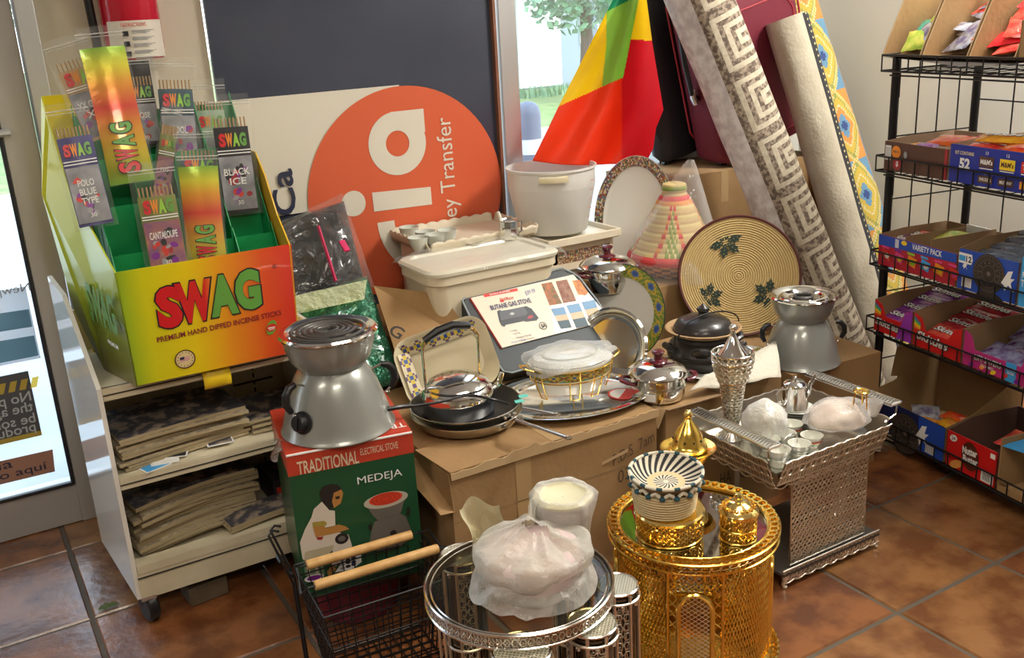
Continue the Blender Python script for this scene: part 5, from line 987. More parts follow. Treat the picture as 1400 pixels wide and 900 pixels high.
g = G(); g.lathe([(.035,.072),(.034,.078),(.026,.085),(.010,.088),(.004,.090),(.006,.096),(.003,.101),(.001,.102)], chrome, 36, caps=False); g.build('lid', t2)
g = G(); g.tube([(.036,0,.03),(.050,0,.040),(.054,0,.065),(.064,0,.085),(.072,0,.092)], [.010,.008,.006,.005,.0045], chrome, 10); g.build('spout', t2)
g = G(); g.tube([(-.034,0,.066),(-.055,0,.070),(-.066,0,.055),(-.060,0,.030),(-.038,0,.016)], .0042, chrome, 8, flat=.7); g.build('handle', t2)
p = onT(1040,600); t2 = thing('sugar_bowl', 'round lidded bowl wrapped in bubble film beside the silver vase', 'bowl', (p[0]+.015,p[1]+.0,TZ))
g = G(); g.lathe([(.001,0),(.048,0),(.056,.01),(.058,.05),(.055,.060)], mat('hammered_silver', (.62,.58,.46), .3, .7, bump=1, bs=120), 36, caps=False); g.build('bowl', t2)
g = G(); g.lathe([(.058,.058),(.060,.066),(.054,.080),(.030,.098),(.010,.108),(.001,.112)], mat('dull_cream_lid', (.55,.50,.36), .3), 36, caps=False); g.build('lid', t2)
g = G(); g.lathe([(.062,0),(.066,.05),(.064,.07),(.048,.094),(.022,.112),(.012,.120)], film2, 36, wob=lambda a, z: 1+.05*sin(a*7+z*60)); g.build('bubble_film', t2, ang=180)
p = onT(1158,604); t2 = thing('wrapped_bundle', 'white cloth bundle in clear film on the right half of the silver tray', 'bundle', (p[0]+.012,p[1]+.045,TZ))
g = G(); g.blob((0,0,.045), (.090,.076,.056), mat('pinkish_cloth', (.66,.58,.50), .7, bump=.6, bs=20, var=(.55,.42,.34), vs=8), 40, 24, .15, 2.2, 4, 0.001); g.build('cloth', t2, ang=180)
g = G(); g.blob((0,0,.048), (.104,.084,.063), mat('bundle_film', (.92,.90,.88), .2, alpha=.14, fk=.4, bump=.7, bs=20, bdist=.02), 40, 24, .12, 2.2, 7, 0.001); g.lathe([(.012,0),(.020,.02),(.028,.045)], film2, 14, c=(.10,-.045,.05), caps=False); g.build('film', t2, ang=180)
t2 = thing('gold_stand', 'tiny gold three legged ring stand on top of the wrapped bundle', 'stand', (p[0]+.05,p[1]-.005,TZ+.105))
g = G(); g.tube([(.020*cos(a),.020*sin(a),.038) for a in [i*2*pi/20 for i in range(20)]], .003, gold, 6, closed=True)
for x in (-.012,-.004,.004,.012): g.tube([(x,-.017,.038),(x,.017,.038)], .0014, gold, 5)
g.build('ring_top', t2)
for a in (.5, 2.6, 4.7): g = G(); g.tube([(.018*cos(a),.018*sin(a),.038),(.022*cos(a),.022*sin(a),-.012)], .0022, gold, 6); g.build('leg', t2)
# silver vase burner
p = onT(1003,607); t2 = thing('incense_burner', 'tall openwork silver incense burner with domed lid at the left of the silver tray', 'incense burner', (p[0]+.030,1.985,TZ)); K = 1.0
g = G(); g.lathe([(.001,0),(.040,0),(.042,.004),(.030,.012),(.018,.022),(.016,.035),(.022,.045),(.024,.055)], silver_b, 32, caps=False)
for i in range(24): a = 2*pi*i/24; g.tube([(.040*cos(a),.040*sin(a),.004),(.026*cos(a),.026*sin(a),.016),(.019*cos(a),.019*sin(a),.030)], .0014, silver, 4)
g.build('foot', t2)
f = lambda u, v: ((.021+.017*v)*cos(2*pi*u), (.021+.017*v)*sin(2*pi*u), .050+.13*v)
g = G(); g.lathe([(.019,.05),(.036,.18)], mat('silver_core', (.55,.5,.38), .3, 1), 28, caps=False)
for j in range(14): g.tube([f(i/28, (j+.5)/14) for i in range(28)], .0026, silver_b, 5, closed=True)
lattice(g, f, 12, 7, silver, .0014, .7, 3); g.build('stem', t2)
g = G(); f2 = lambda u, v: ((.042+.018*sin(v*pi*.55))*cos(2*pi*u), (.042+.018*sin(v*pi*.55))*sin(2*pi*u), .180+.085*v); ovals(g, f2, 20, 5, silver, .0022, .45, .45, 8); g.lathe([(.038,.18),(.052,.205),(.055,.25)], MATS['silver_core'], 32, caps=False)
for v in (0,.72,1): g.tube([f2(i/40, v) for i in range(40)], .0032, silver_b, 6, closed=True)
g.build('cup', t2)
g = G(); g.lathe([(.044,.262),(.038,.270),(.026,.285),(.016,.305),(.008,.320),(.006,.328)], chrome, 28, caps=False); g.blob((0,0,.338), (.012,.012,.012), chrome, 16, 10); g.build('domed_lid', t2)
# ================================================================ GOLD TABLE
c = on(947,712,.40); GX, GY, GZ, GR = c.x, c.y, .40, .205
t = thing('gold_table', 'round gold filigree drum table with mirror top and arched window', 'table', (GX,GY,0)); view = math.degrees(math.atan2(-GY, -GX))
goldd = mat('gold_dark', (.80,.50,.10), .25, 1); goldb = mat('bright_gold', (1,.76,.28), .16, 1)
g = G(); g.lathe([(.001,0),(.178,0)], mat('mirror_top', (.50,.48,.43), .03, 1), 72, c=(0,0,GZ-.004), caps=False); g.build('mirror_top', t)
def chain(g, R, z, n, m, r=.0035, tilt=.5, w_=.009):
    for i in range(n):
        a = 2*pi*i/n; c_ = V((R*cos(a), R*sin(a), z)); e = V((-sin(a), cos(a), 0)); u_ = V((cos(a)*.8, sin(a)*.8, tilt)).normalized(); L_ = 2*pi*R/n*.62
        g.tube([c_+e*L_*cos(q)+u_*w_*sin(q) for q in [k*pi/3.5 for k in range(7)]], r, m, 4, closed=True)
g = G(); chain(g, .193, GZ+.004, 56, gold, .0034, .15, .011); chain(g, .196, GZ-.014, 56, goldb, .0026, 1.5, .010)
for R, z in ((.179,GZ+.001),(.206,GZ-.002),(.204,GZ-.026)): g.tube([(R*cos(a),R*sin(a),z) for a in [i*2*pi/80 for i in range(80)]], .0035, gold, 6, closed=True)
g.lathe([(.179,GZ-.004),(.200,GZ-.006)], goldd, 72, caps=False); g.build('top_rim', t)
WR = .186
f = lambda a0, a1, z0, z1: (lambda u, v: (WR*cos(rad(a0+(a1-a0)*u)), WR*sin(rad(a0+(a1-a0)*u)), z0+(z1-z0)*v))
zb, zt_ = .075, GZ-.03
arches = [view+2, view+2+90, view+2+180, view+2-90]; AW = 14.5
for k, a in enumerate(arches):
    a0, a1 = a+AW+5.5, a+90-AW-5.5
    g = G(); ff = f(a0, a1, zb, zt_-.028); lattice(g, ff, 18, 11, gold, .0019, .95, 4); ovals(g, ff, 18, 11, goldb, .0013, .2, .3, 6); g.build('lattice_wall', t)
    for q in (a+AW+5, a+90-AW-5): g = G(); x, y = WR*cos(rad(q)), WR*sin(rad(q)); g.tube([(x*1.01,y*1.01,zb-.01),(x*1.01,y*1.01,zt_)], .0045, gold, 8); g.build('post', t)
    hh = .235; sh = zb+hh-.045
    def arch(s_, q): 
        return (WR*1.012*cos(rad(a+s_*AW*q)), WR*1.012*sin(rad(a+s_*AW*q)))
    pts = [(-1, zb)]+[(-1, zb+(sh-zb)*i/6) for i in range(1, 7)]+[(-cos(i*pi/16), sh+.048*sin(i*pi/16)) for i in range(1, 16)]+[(1, sh-(sh-zb)*i/6) for i in range(0, 7)]
    P = [V((WR*1.012*cos(rad(a+AW*x*.82)), WR*1.012*sin(rad(a+AW*x*.82)), z)) for x, z in pts]
    g = G(); g.tube(P, .0065, gold, 8, closed=True); h = g.build('arch_frame', t)
    g = G()
    for i in range(-14, 26):     # diagonal wires clipped to the arch
        for s_ in (-1, 1):
            seg = []
            for j in range(25):
                x = -1+2*j/24; z = zb+(i+.5)*.0115+s_*x*.028
                top = sh+.048*math.sqrt(max(0, 1-x*x))
                if zb < z < top: seg.append(V((WR*cos(rad(a+AW*x*.82)), WR*sin(rad(a+AW*x*.82)), z)))
                elif len(seg) > 1: g.tube(seg, .0009, silver, 3); seg = []
            if len(seg) > 1: g.tube(seg, .0009, silver, 3)
    g.build('arch_mesh', t)
g = G(); ff = lambda u, v: (WR*cos(2*pi*u), WR*sin(2*pi*u), zt_-.028+.028*v); ovals(g, ff, 64, 1, gold, .0024, .42, .45, 8); g.build('frieze', t)
for k, a in enumerate(arches):     # spandrels between arch and frieze
    g = G(); ff = f(a-AW-5, a+AW+5, sh+.058, zt_-.028); lattice(g, ff, 9, 1, gold, .0018, .95, 4)
    for s_ in (-1, 1): ff = f(a+s_*(AW+5), a+s_*(AW*.9), zb, sh+.06); lattice(g, ff, 1, 9, gold, .0018, .95, 4)
    g.build('spandrel', t)
g = G(); chain(g, .203, .062, 58, goldb, .003, .6, .010); chain(g, .208, .008, 58, gold, .003, 1.5, .007)
for R, z in ((.190,.072),(.212,.052),(.213,.016),(.213,.003)): g.tube([(R*cos(a),R*sin(a),z) for a in [i*2*pi/80 for i in range(80)]], .0038, gold, 6, closed=True)
for i in range(120): a = 2*pi*i/120; g.tube([(.211*cos(a),.211*sin(a),.016),(.211*cos(a),.211*sin(a),.052)], .0016, gold, 4)
g.lathe([(.188,.070),(.207,.052),(.207,.005),(.190,.001),(.001,.001)], goldd, 72, caps=False); g.build('base_ring', t)
g = G(); g.blob((.02,-.02,.02), (.045,.03,.018), paper, 12, 8, .3, 3, 2, .003); g.T = Tr(GX+.0,GY+.0,.0035); o = g.build('paper_scrap'); tag(o, 'white paper scrap inside the gold drum table, seen through the arch', 'paper')
# gold drum box with stacked baskets
GT = GZ-.0035
def onG(x, y, z=None): return on(x, y, GT if z is None else z)
c = onG(915,729); c = V((c.x,c.y,GT)); t = thing('gold_box', 'round gold filigree box under the woven baskets on the gold table', 'box', (c.x,c.y,GT)); R = .078
g = G(); g.lathe([(R-.004,.002),(R-.004,.060)], mat('box_core', (.55,.30,.04), .3, 1), 40, caps=False); ff = lambda u, v: (R*cos(2*pi*u), R*sin(2*pi*u), .006+.050*v); ovals(g, ff, 36, 4, goldb, .0014, .42, .42, 6); lattice(g, ff, 30, 3, gold, .0011, .9, 3)
for z in (.003,.058): g.tube([(R*cos(a),R*sin(a),z) for a in [i*2*pi/48 for i in range(48)]], .003, gold, 6, closed=True)
g.build('drum', t)
for k in range(4): 
    a = view-20+k*90; ar = [(-1,.012),(-1,.03)]+[(-cos(i*pi/8),.034+.014*sin(i*pi/8)) for i in range(9)]+[(1,.03),(1,.012)]; g = G(); g.tube([((R+.002)*cos(rad(a+11*x)),(R+.002)*sin(rad(a+11*x)),z) for x, z in ar], .0022, gold, 5); g.build('arch', t)
g = G(); g.lathe([(R+.005,.058),(R+.006,.064),(R+.002,.068),(.001,.070)], goldb, 48, caps=False); g.build('lid', t)
c2 = V((c.x-.010,c.y+.004,0)); stl, std = mat('fibre_cream', (.62,.49,.28), .75, bump=.3, bs=200), mat('fibre_brown', (.30,.20,.09), .8)
t = thing('woven_basket', 'small cream coiled straw bowl on the gold box, under the striped basket', 'basket', (c2.x,c2.y,GT+.0705)); R = .076
g = G(); pr = []
for k in range(9):
    z0 = k*.0065; r0 = R*(.93+.07*sin(min(1,k/7)*pi/2)); pr += [(r0-.001,z0),(r0+.0018,z0+.0033),(r0-.001,z0+.0062)]
g.lathe([(.001,0)]+pr, stl, 56, caps=False); 
for k in range(1, 9): g.lathe([(pr[k*3][0]+.0002,k*.0065-.0005),(pr[k*3][0]+.0009,k*.0065+.0004)], std, 56, caps=False)
g.lathe([(.001,.004),(R-.008,.006),(R-.002,.058)], stl, 40, caps=False); g.build('coils', t, ang=60)
t = thing('woven_basket.001', 'black and white spiral striped basket dish topping the stack on the gold table', 'basket', (c2.x+.004,c2.y,GT+.131), rot=(rad(4),rad(-3),0)); R = .083
sb, swt = mat('fibre_black', (.02,.02,.022), .8), mat('fibre_white', (.66,.60,.48), .75); teal = mat('fibre_teal', (.02,.07,.09), .8)
def bowl2(u, v): r = R*v; z = .006+.030*max(0,(v-.55)/.45)**1.5; return (r*cos(2*pi*u), r*sin(2*pi*u), z+.0008*abs(sin(v*pi*14)))
def spir(i, j):
    if j < 9: return (sb if (i+j*2) % 12 < 5 else swt) if j > 1 else swt
    if j < 14: return stl
    return sb if (i+j) % 8 < 4 else swt
g = G(); g.grid(bowl2, 192, 26, spir, cu=True); g.build('striped_inside', t, ang=60)
g = G(); g.lathe([(.001,0),(R*.6,0),(R*.92,.018),(R+.001,.036)], std, 56, caps=False); g.build('outside', t)
g = G()
for i in range(40): a0, a1 = 2*pi*i/40, 2*pi*(i+1)/40; g.tube([((R+.002)*cos(a0),(R+.002)*sin(a0),.036),((R+.002)*cos((a0+a1)/2),(R+.002)*sin((a0+a1)/2),.036),((R+.002)*cos(a1),(R+.002)*sin(a1),.036)], .0042, teal if i % 3 == 0 else swt, 6)
g.build('braided_rim', t)
g = G(); g.tube([((R-.002)*cos(a),(R-.002)*sin(a),.004+.016*abs(sin(a*8))) for a in [i*2*pi/64 for i in range(64)]], .0045, swt, 6, closed=True)
for i in range(16): a = 2*pi*i/16; g.blob(((R+.001)*cos(a),(R+.001)*sin(a),.010), (.008,.008,.006), teal, 8, 6)
g.build('lower_braid', t)
# gold jar
c = onG(1009,735); t = thing('gold_jar', 'round gold filigree lidded jar on the mirror of the gold table', 'jar', (c.x,c.y,GT)); t.scale = (1,1,1.28); R = .042
g = G(); g.lathe([(R-.003,0),(R-.003,.050)], MATS['box_core'], 36, caps=False); ff = lambda u, v: (R*cos(2*pi*u), R*sin(2*pi*u), .004+.044*v); ovals(g, ff, 22, 4, goldb, .0013, .42, .42, 6); lattice(g, ff, 20, 3, gold, .001, .9, 3)
for z in (.002,.025,.049): g.tube([(R*cos(a),R*sin(a),z) for a in [i*2*pi/36 for i in range(36)]], .0024, gold, 6, closed=True)
g.build('drum', t)
g = G(); g.lathe([(R+.004,.051),(R+.005,.057),(R-.002,.064),(.030,.067),(.024,.072),(.010,.074),(.008,.080),(.011,.084),(.008,.089),(.001,.090)], goldb, 40, caps=False)
for k in range(18): a = 2*pi*k/18; g.tube([((.034+.006*cos(q))*cos(a+.12*sin(q)),(.034+.006*cos(q))*sin(a+.12*sin(q)),.0665) for q in [i*pi/3 for i in range(6)]], .0018, gold, 4, closed=True)
g.build('lid', t)
# gold burner
c = onG(938,662); t = thing('incense_burner.001', 'gold incense burner with domed lid and wide dish at the back of the gold table', 'incense burner', (c.x,c.y-.008,GT)); t.scale = (1.08,1.08,1.28)
g = G(); g.lathe([(.001,0),(.028,0),(.030,.005),(.016,.014),(.014,.022),(.030,.034),(.046,.060),(.050,.074)], gold, 40, caps=False); lattice(g, lambda u, v: ((.026+.024*v)*cos(2*pi*u), (.026+.024*v)*sin(2*pi*u), .032+.040*v), 16, 2, goldb, .0013, .9, 4); g.build('cup', t)
g = G(); g.lathe([(.020,.072),(.060,.076),(.066,.083),(.068,.086),(.064,.086),(.056,.081),(.030,.080),(.001,.080)], gold, 44, caps=False); g.build('dish', t)
g = G(); g.lathe([(.044,.083),(.046,.088),(.040,.092),(.037,.098),(.034,.112),(.024,.128),(.013,.140),(.007,.148)], gold, 40, caps=False); g.blob((0,0,.157), (.0105,.0105,.0105), goldb, 16, 10)
g.build('domed_lid', t)
g = G()
for a in range(10): q = 2*pi*a/10; g.blob((.0355*cos(q),.0355*sin(q),.106), (.0028,.0028,.0028), ink, 6, 4)
g.build('vent_holes', t)
# ================================================================ SILVER GLASS TABLE
cL, cR = on(580,802,.42), on(832,788,.42); c = (cL+cR)/2; TX, TY, TZ2, TR = c.x+.004, c.y-.004, .42, .205
t = thing('glass_table', 'round silver table with glass top and lobed filigree columns at the front', 'table', (TX,TY,0))
darkglass = mat('smoked_glass', (.86,.83,.70), .03, alpha=.07, fk=.42, gc=(.02,.022,.02))
g = G(); g.lathe([(.001,0),(TR-.006,0),(TR-.006,.006),(.001,.006)], darkglass, 72, c=(0,0,TZ2-.006)); g.build('glass_top', t)
g = G(); ff = lambda u, v: (TR*cos(2*pi*u), TR*sin(2*pi*u), TZ2-.026+.030*v); g.lathe([(TR-.003,TZ2-.026),(TR-.003,TZ2+.004)], MATS['filigree_backing'], 72, caps=False); ovals(g, ff, 80, 1, silver, .0014, .4, .3, 6); lattice(g, ff, 80, 1, silver_b, .0010, .9, 3)
for z in (-.026,.004): g.tube([(TR*cos(a),TR*sin(a),TZ2+z) for a in [i*2*pi/80 for i in range(80)]], .0032, silver_b, 6, closed=True)
g.tube([((TR-.012)*cos(a),(TR-.012)*sin(a),TZ2+.001) for a in [i*2*pi/80 for i in range(80)]], .0022, silver_b, 6, closed=True); g.build('rim', t)
vw = math.degrees(math.atan2(-TY, -TX))
for k, (a, r_) in enumerate(((vw-1,.060),(vw+51,.052),(vw+95,.046),(vw+145,.046),(vw-145,.050))):
    rr2 = TR+(-.012,-.018,.012,.012,.024)[k]; cx_, cy_ = rr2*cos(rad(a)), rr2*sin(rad(a)); zt2 = TZ2-.036-(.0 if k < 3 else 0)
    g = G(Tr(cx_,cy_,0)); g.lathe([(.001,0),(r_-.002,0)], MATS['filigree_backing'], 32, c=(0,0,zt2-.004), caps=False)
    for i in range(-8, 9):
        for s_ in (-1, 1):
            d = i*r_/8; h2 = math.sqrt(max(0, r_*r_-d*d)); u_ = V((cos(.8*s_), sin(.8*s_), 0)); n_ = V((-u_.y, u_.x, 0)); p_ = n_*d
            if h2 > .004: g.tube([p_-u_*h2+V((0,0,zt2)), p_+u_*h2+V((0,0,zt2))], .0014, mat('ivory_mesh', (.80,.76,.62), .35, .4), 4)
    g.tube([(r_*cos(q),r_*sin(q),zt2) for q in [i*2*pi/32 for i in range(32)]], .0035, silver_b, 6, closed=True); col = g.build('column_cap', t)
    g = G(Tr(cx_,cy_,0)); g.lathe([(r_-.004,.02),(r_-.004,zt2-.01)], mat('column_core', (.16,.14,.12), .12, 1), 32, caps=False)
    for i in range(8):
        q = 2*pi*i/8; g.tube([(r_*cos(q),r_*sin(q),.02),(r_*cos(q),r_*sin(q),zt2-.004)], .0042, silver, 6)
        if i % 2: ff = lambda u, v: (r_*cos(q+u*pi/4), r_*sin(q+u*pi/4), .03+(zt2-.05)*v); ovals(g, ff, 2, 14, silver, .0016, .42, .42, 6); lattice(g, ff, 3, 8, silver_b, .0011, .9, 3)
    for z in (.02, .15, zt2-.022): g.tube([((r_+.002)*cos(q),(r_+.002)*sin(q),z) for q in [i*2*pi/32 for i in range(32)]], .0035, silver, 6, closed=True)
    for q in [i*2*pi/8+.39 for i in range(8)]: g.blob((r_*cos(q),r_*sin(q),zt2-.03), (.006,.006,.007), silver_b, 8, 6)
    g.build('column', t)
g = G(); 
for k in range(10): a = rad(vw-35-k*3); 
g.lathe([(TR-.02,.0),(TR-.01,.012),(TR-.03,.02),(TR-.04,.01),(TR-.02,0)], silver, 60, caps=False); g.build('base', t)
for a in (vw-62, vw-55): g = G(); g.tube([((TR-.01)*cos(rad(a)),(TR-.01)*sin(rad(a)),.012),((TR-.008)*cos(rad(a)),(TR-.008)*sin(rad(a)),TZ2-.026)], .003, silver, 6); g.build('support_rod', t)
# wrapped bundles
mauve = mat('mauve_cloth', (.60,.50,.46), .8, var=(.50,.38,.40), vs=9, bump=.3, bs=25)
haze = mat('milky_wrap', (.84,.82,.76), .3, alpha=.20, bump=.8, bs=16, bdist=.02, fk=.5)
c = on(728,800,.425); t = thing('wrapped_pot', 'wide round dish wrapped in milky plastic on the glass table', 'wrapped dish', (c.x+.008,c.y+.012,TZ2+.001)); t.scale = (1.08,1.08,1.1)
g = G(); g.lathe([(.001,0),(.088,0),(.098,.010),(.104,.05),(.100,.075),(.080,.083),(.045,.074),(.001,.070)], mauve, 48, caps=False, wob=lambda a, z: 1+.02*sin(a*3+1)); g.build('dish', t, ang=180)
def wrap(u, v):
    a = 2*pi*u; r = .118*sin(min(1,v*1.25+.25)*pi*.53)*(1+.10*NZ.noise(V((cos(a)*1.6,sin(a)*1.6,v*2+3)))+.03*sin(a*9+v*4)*v); z = .098*v**.8+.030*max(0,v-.6)*(1+sin(a-1.2)); return (r*(1-.75*max(0,v-.7)/.3)*cos(a)+.02*v*v, r*(1-.75*max(0,v-.7)/.3)*sin(a)+.01*v, max(.001,z+.02*v*NZ.noise(V((cos(a)*3,sin(a)*3,v*4)))))
g = G(); g.grid(wrap, 64, 26, haze, cu=True)
g.grid(lambda u, v: (.13*cos(2*pi*u)*(1-.35*v)+.012*NZ.noise(V((u*9,v*3,0))), .13*sin(2*pi*u)*(1-.35*v)+.012*NZ.noise(V((u*9,v*3,5))), .002+.055*v+.012*NZ.noise(V((u*14,v*4,9)))**2*6*(1-v)), 64, 8, haze, cu=True); g.build('plastic_wrap', t, ang=180)
c = on(668,760,.425)
g = G(); g.grid(lambda u, v: ((u-.5)*.09+.01*sin(v*5), .03*sin(u*4)+.02*v, .002+.115*v+.01*sin(u*9+v*3)), 14, 14, mat('yellowed_wrap', (.80,.74,.50), .3, alpha=.45, bump=.8, bs=20, bdist=.02)); tag(g.build('loose_wrap', loc=(c.x+.01,c.y+.02,TZ2+.001), ang=180), 'loose yellowish plastic standing up at the back left of the wrapped dish', 'plastic wrap')
c = on(772,742,.425); t = thing('wrapped_jar', 'tall round jar with pale top wrapped in clear plastic behind the wrapped dish', 'wrapped jar', (c.x-.0,c.y+.0,TZ2+.001)); t.scale = (1.12,1.12,1.0); lv = mat('lilac_ware', (.52,.46,.50), .4, var=(.42,.34,.38), vs=8)
g = G(); g.lathe([(.001,0),(.040,0),(.047,.02),(.056,.095),(.062,.118),(.060,.124)], lv, 40, caps=False); g.build('jar', t, ang=180)
g = G(); g.lathe([(.061,.120),(.062,.126),(.050,.131),(.044,.126),(.001,.122)], mat('jar_top_cream', (.68,.64,.44), .4), 40, caps=False); g.build('lid', t)
g = G(); g.lathe([(.045,.001),(.056,.05),(.066,.10),(.069,.125),(.060,.138),(.046,.132)], haze, 48, caps=False, wob=lambda a, z: 1+.05*sin(a*5+z*30)+.03*sin(a*11)); g.grid(lambda u, v: (-.055-.045*v, -.02+.03*u+.01*sin(v*6), .125-.03*v*v+.01*sin(u*8+v*5)), 10, 10, haze); g.build('plastic_wrap', t, ang=180)
# ================================================================ SUITCASES
def suitcase(label, loc, rz, tilt, w_, d_, h_, m, pip, pocket=True):
    t = thing('suitcase', label, 'suitcase', loc, rot=(0, tilt, rz))
    g = G(); rbox(g, [(w_-.05,d_-.04,.05,.0),(w_,d_,.07,.03),(w_,d_,.07,h_-.03),(w_-.05,d_-.04,.05,h_)], m); g.build('shell', t, ang=50)
    g = G()
    for y in (-d_/2+.03, d_/2-.03):
        P = []
        for i in range(40): a = 2*pi*i/40; x = (w_/2+.003)*max(-1,min(1,1.25*cos(a))); z = h_/2+(h_/2+.002)*max(-1,min(1,1.12*sin(a))); P.append((x,y,z))
        g.tube(P, .0045, pip, 6, closed=True)
    g.build('piping', t)
    if pocket:
        g = G(frame((0,-d_/2-.004,0), *FRONT)); q = [(-w_*.36,.05),(w_*.36,.05),(w_*.36,h_*.66),(w_*.28,h_*.74),(-w_*.28,h_*.74),(-w_*.36,h_*.66)]; g.poly(q, m, -.004, .012); g.tube([(x,y,.009) for x, y in q], .0035, pip, 5, closed=True); g.build('pocket', t, ang=0)
        g = G(); g.box((w_*.02,-d_/2-.006,h_*.86), (.06,.006,.022), steel); g.build('badge', t, bev=.004)
    g = G(); x = -w_/2-.012; z0, z1 = h_*.36, h_*.78
    g.tube([(x+.01,0,z0),(x-.018,0,z0+.03),(x-.024,0,(z0+z1)/2),(x-.018,0,z1-.03),(x+.01,0,z1)], [.009,.011,.012,.011,.009], blackp, 8); h = g.build('side_handle', t)
    for z in (z0+.015, z1-.015): g = G(); g.tube([(x-.004,0,z-.03),(x-.014,0,z),(x-.004,0,z+.03)], .013, steel, 8); g.build('handle_mount', h)
    for sx_ in (-1, 1): g = G(); g.tube([(sx_*w_*.38,-.01,-.018),(sx_*w_*.38,.01,-.018)], .018, blackp, 12); g.build('wheel', t)
    return t
mrn = mat('maroon_nylon', (.15,.011,.027), .62, bump=.2, bs=300); mrp = mat('red_piping', (.35,.02,.035), .45); bln = mat('black_nylon', (.016,.017,.022), .6, bump=.2, bs=300)
b0 = aty(1040,232,3.16)
suitcase('maroon soft suitcase with red piping behind the Greek key rug', (3.11,3.17,1.005), 0, rad(-14), .53, .24, .80, mrn, mrp)
suitcase('black suitcase leaning between the striped flag and the maroon suitcase', (2.93,3.375,.985), 0, rad(-12), .42, .13, .84, bln, bln, False)
# ================================================================ RUGS
KEY = ['###########','#.........#','#.#######.#','#.#.....#.#','#.#.###.#.#','#.#.#...#.#','#.#.#####.#','#.#.......#','#.#########','#..........','###########']
def roll(name, label, p0, p1, r, nu, nv, pat, endm, spin=0, wob=.0):
    p0, p1 = V(p0), V(p1); ax = (p1-p0).normalized(); x = ax.cross(V((0,0,1))).normalized(); y = ax.cross(x); L_ = (p1-p0).length; t = thing(name, label, 'rug', p0)
    def fn(u, v): a = 2*pi*u+spin; q = r*(1+wob*NZ.noise(V((cos(a)*2,sin(a)*2,v*7)))); return ax*(L_*v)+x*(q*cos(a))+y*(q*sin(a))
    g = G(); g.grid(fn, nu, nv, pat, cu=True); g.build('roll', t, ang=60)
    for e, s_ in ((0,-1),(L_,1)):
        g = G(); P = [ax*e+x*((r*.98-.0009*k)*cos(k*.35))+y*((r*.98-.0009*k)*sin(k*.35)) for k in range(int(r*900))]; g.tube(P, .006, endm, 4, flat=1); c0 = ax*(e-s_*.008); n = 32; g.add([c0]+[c0+x*(r*.97*cos(2*pi*i/n))+y*(r*.97*sin(2*pi*i/n)) for i in range(n)], [(0,i+1,(i+1) % n+1) for i in range(n)], endm); g.build('rolled_end', t)
    return t
gcream = mat('rug_cream', (.60,.54,.42), .95, var=(.48,.42,.32), vs=60); gbrown = mat('rug_brown_mottle', (.12,.09,.07), .95, var=(.36,.29,.22), vs=70, vr=(.42,.58), detail=8); ggrey = mat('rug_grey_marble', (.09,.09,.10), .95, var=(.50,.48,.47), vs=22, vr=(.46,.66), detail=8); glav = mat('rug_pale_lilac', (.50,.47,.48), .95, var=(.72,.70,.70), vs=30)
def greek(i, j):       # i around (72), j along
    if i < 26: 
        if i < 3: return gbrown
        k = i-3; 
        if k >= 22: return gcream if (j//1) % 3 else gbrown
        jj = (j % 26); 
        if jj >= 22: return gbrown
        return gcream if KEY[jj//2][(k//2) % 11] == '#' else gbrown
    if i < 30+int(2*sin(j*.7)): return gbrown if j > 80+3*sin(i*2) else ggrey
    return glav if (i+int(2*sin(j*.4))) > 36 else ggrey
gp0 = on(1168,497,.0); gp1 = aty(962,-45,2.98)
roll('rug_roll', 'rolled grey rug with cream Greek key border leaning across the maroon suitcase', (3.13,2.58,.03), (2.519,2.94,1.726), .118, 72, 200, greek, mat('rug_end_grey', (.25,.22,.21), .95, var=(.12,.10,.10), vs=50), spin=rad(156), wob=.04)
wfelt = mat('rug_backing', (.52,.47,.37), .95, var=(.44,.39,.30), vs=9, bump=.3, bs=80); dot1, dot2 = mat('border_black', (.03,.03,.035), .9), mat('border_cream', (.60,.52,.25), .9)
def wroll(i, j):
    if i in (0, 1, 2, 3, 4, 5): return dot2 if (i % 3 == 1 and j % 3 == 0) or (i % 3 == 2 and j % 3 == 1 and False) else dot1
    if i in (6, 47): return dot1
    return wfelt
top = aty(1066,32,3.26)
roll('rug_roll.001', 'rolled rug showing pale backing and black dotted edge, right of the Greek key rug', (3.37,2.61,.02), (3.065,2.97,1.517), .084, 48, 190, wroll, wfelt, spin=rad(-120), wob=.05)
cp = [mat('rug_ochre', (.50,.36,.06), .9), mat('rug_orange', (.55,.24,.06), .9), mat('rug_sky', (.12,.25,.38), .9), mat('rug_olive', (.26,.28,.08), .9), mat('rug_sand', (.55,.48,.26), .9), mat('rug_navy', (.04,.07,.20), .9)]
def pat3(i, j):
    if j < 5: return dot2 if (i % 3 == 1 and j % 3 == 1) else dot1
    a = abs((i % 24)-11.5); b = abs((j % 30)-14.5)*.8; d = a+b
    if d < 2.5: return cp[5]
    if d < 4.5: return cp[2]
    if d < 7: return cp[1] if (j//30) % 2 else cp[0]
    if d < 8: return cp[4]
    if d < 10.5: return cp[0]
    if d < 11.5: return cp[3]
    if d < 14: return cp[4] if (i+j) % 2 else cp[0]
    return cp[1] if (i//24+j//30) % 2 else cp[2]
top = aty(1078,-40,3.30)
roll('rug_roll.002', 'rolled yellow and blue diamond patterned rug standing in the corner behind the rack', (3.56,2.69,.02), (3.30,3.32,1.85), .118, 96, 190, pat3, cp[4], spin=rad(10), wob=.03)
r3 = bpy.data.objects['rug_roll.002']; g = G(Tr(-3.55,-2.69,-.02)); g.grid(lambda u, v: (3.66-.03*sin(u*2), 2.78-.24*u, .10+.10*u+(.20-.04*u)*v), 34, 16, lambda i, j: (dot2 if (i % 3 == 1 and j in (1,3)) else dot1) if j < 5 else pat3(i+8, j+14)); g.build('loose_edge', r3, ang=0, solid=.006)
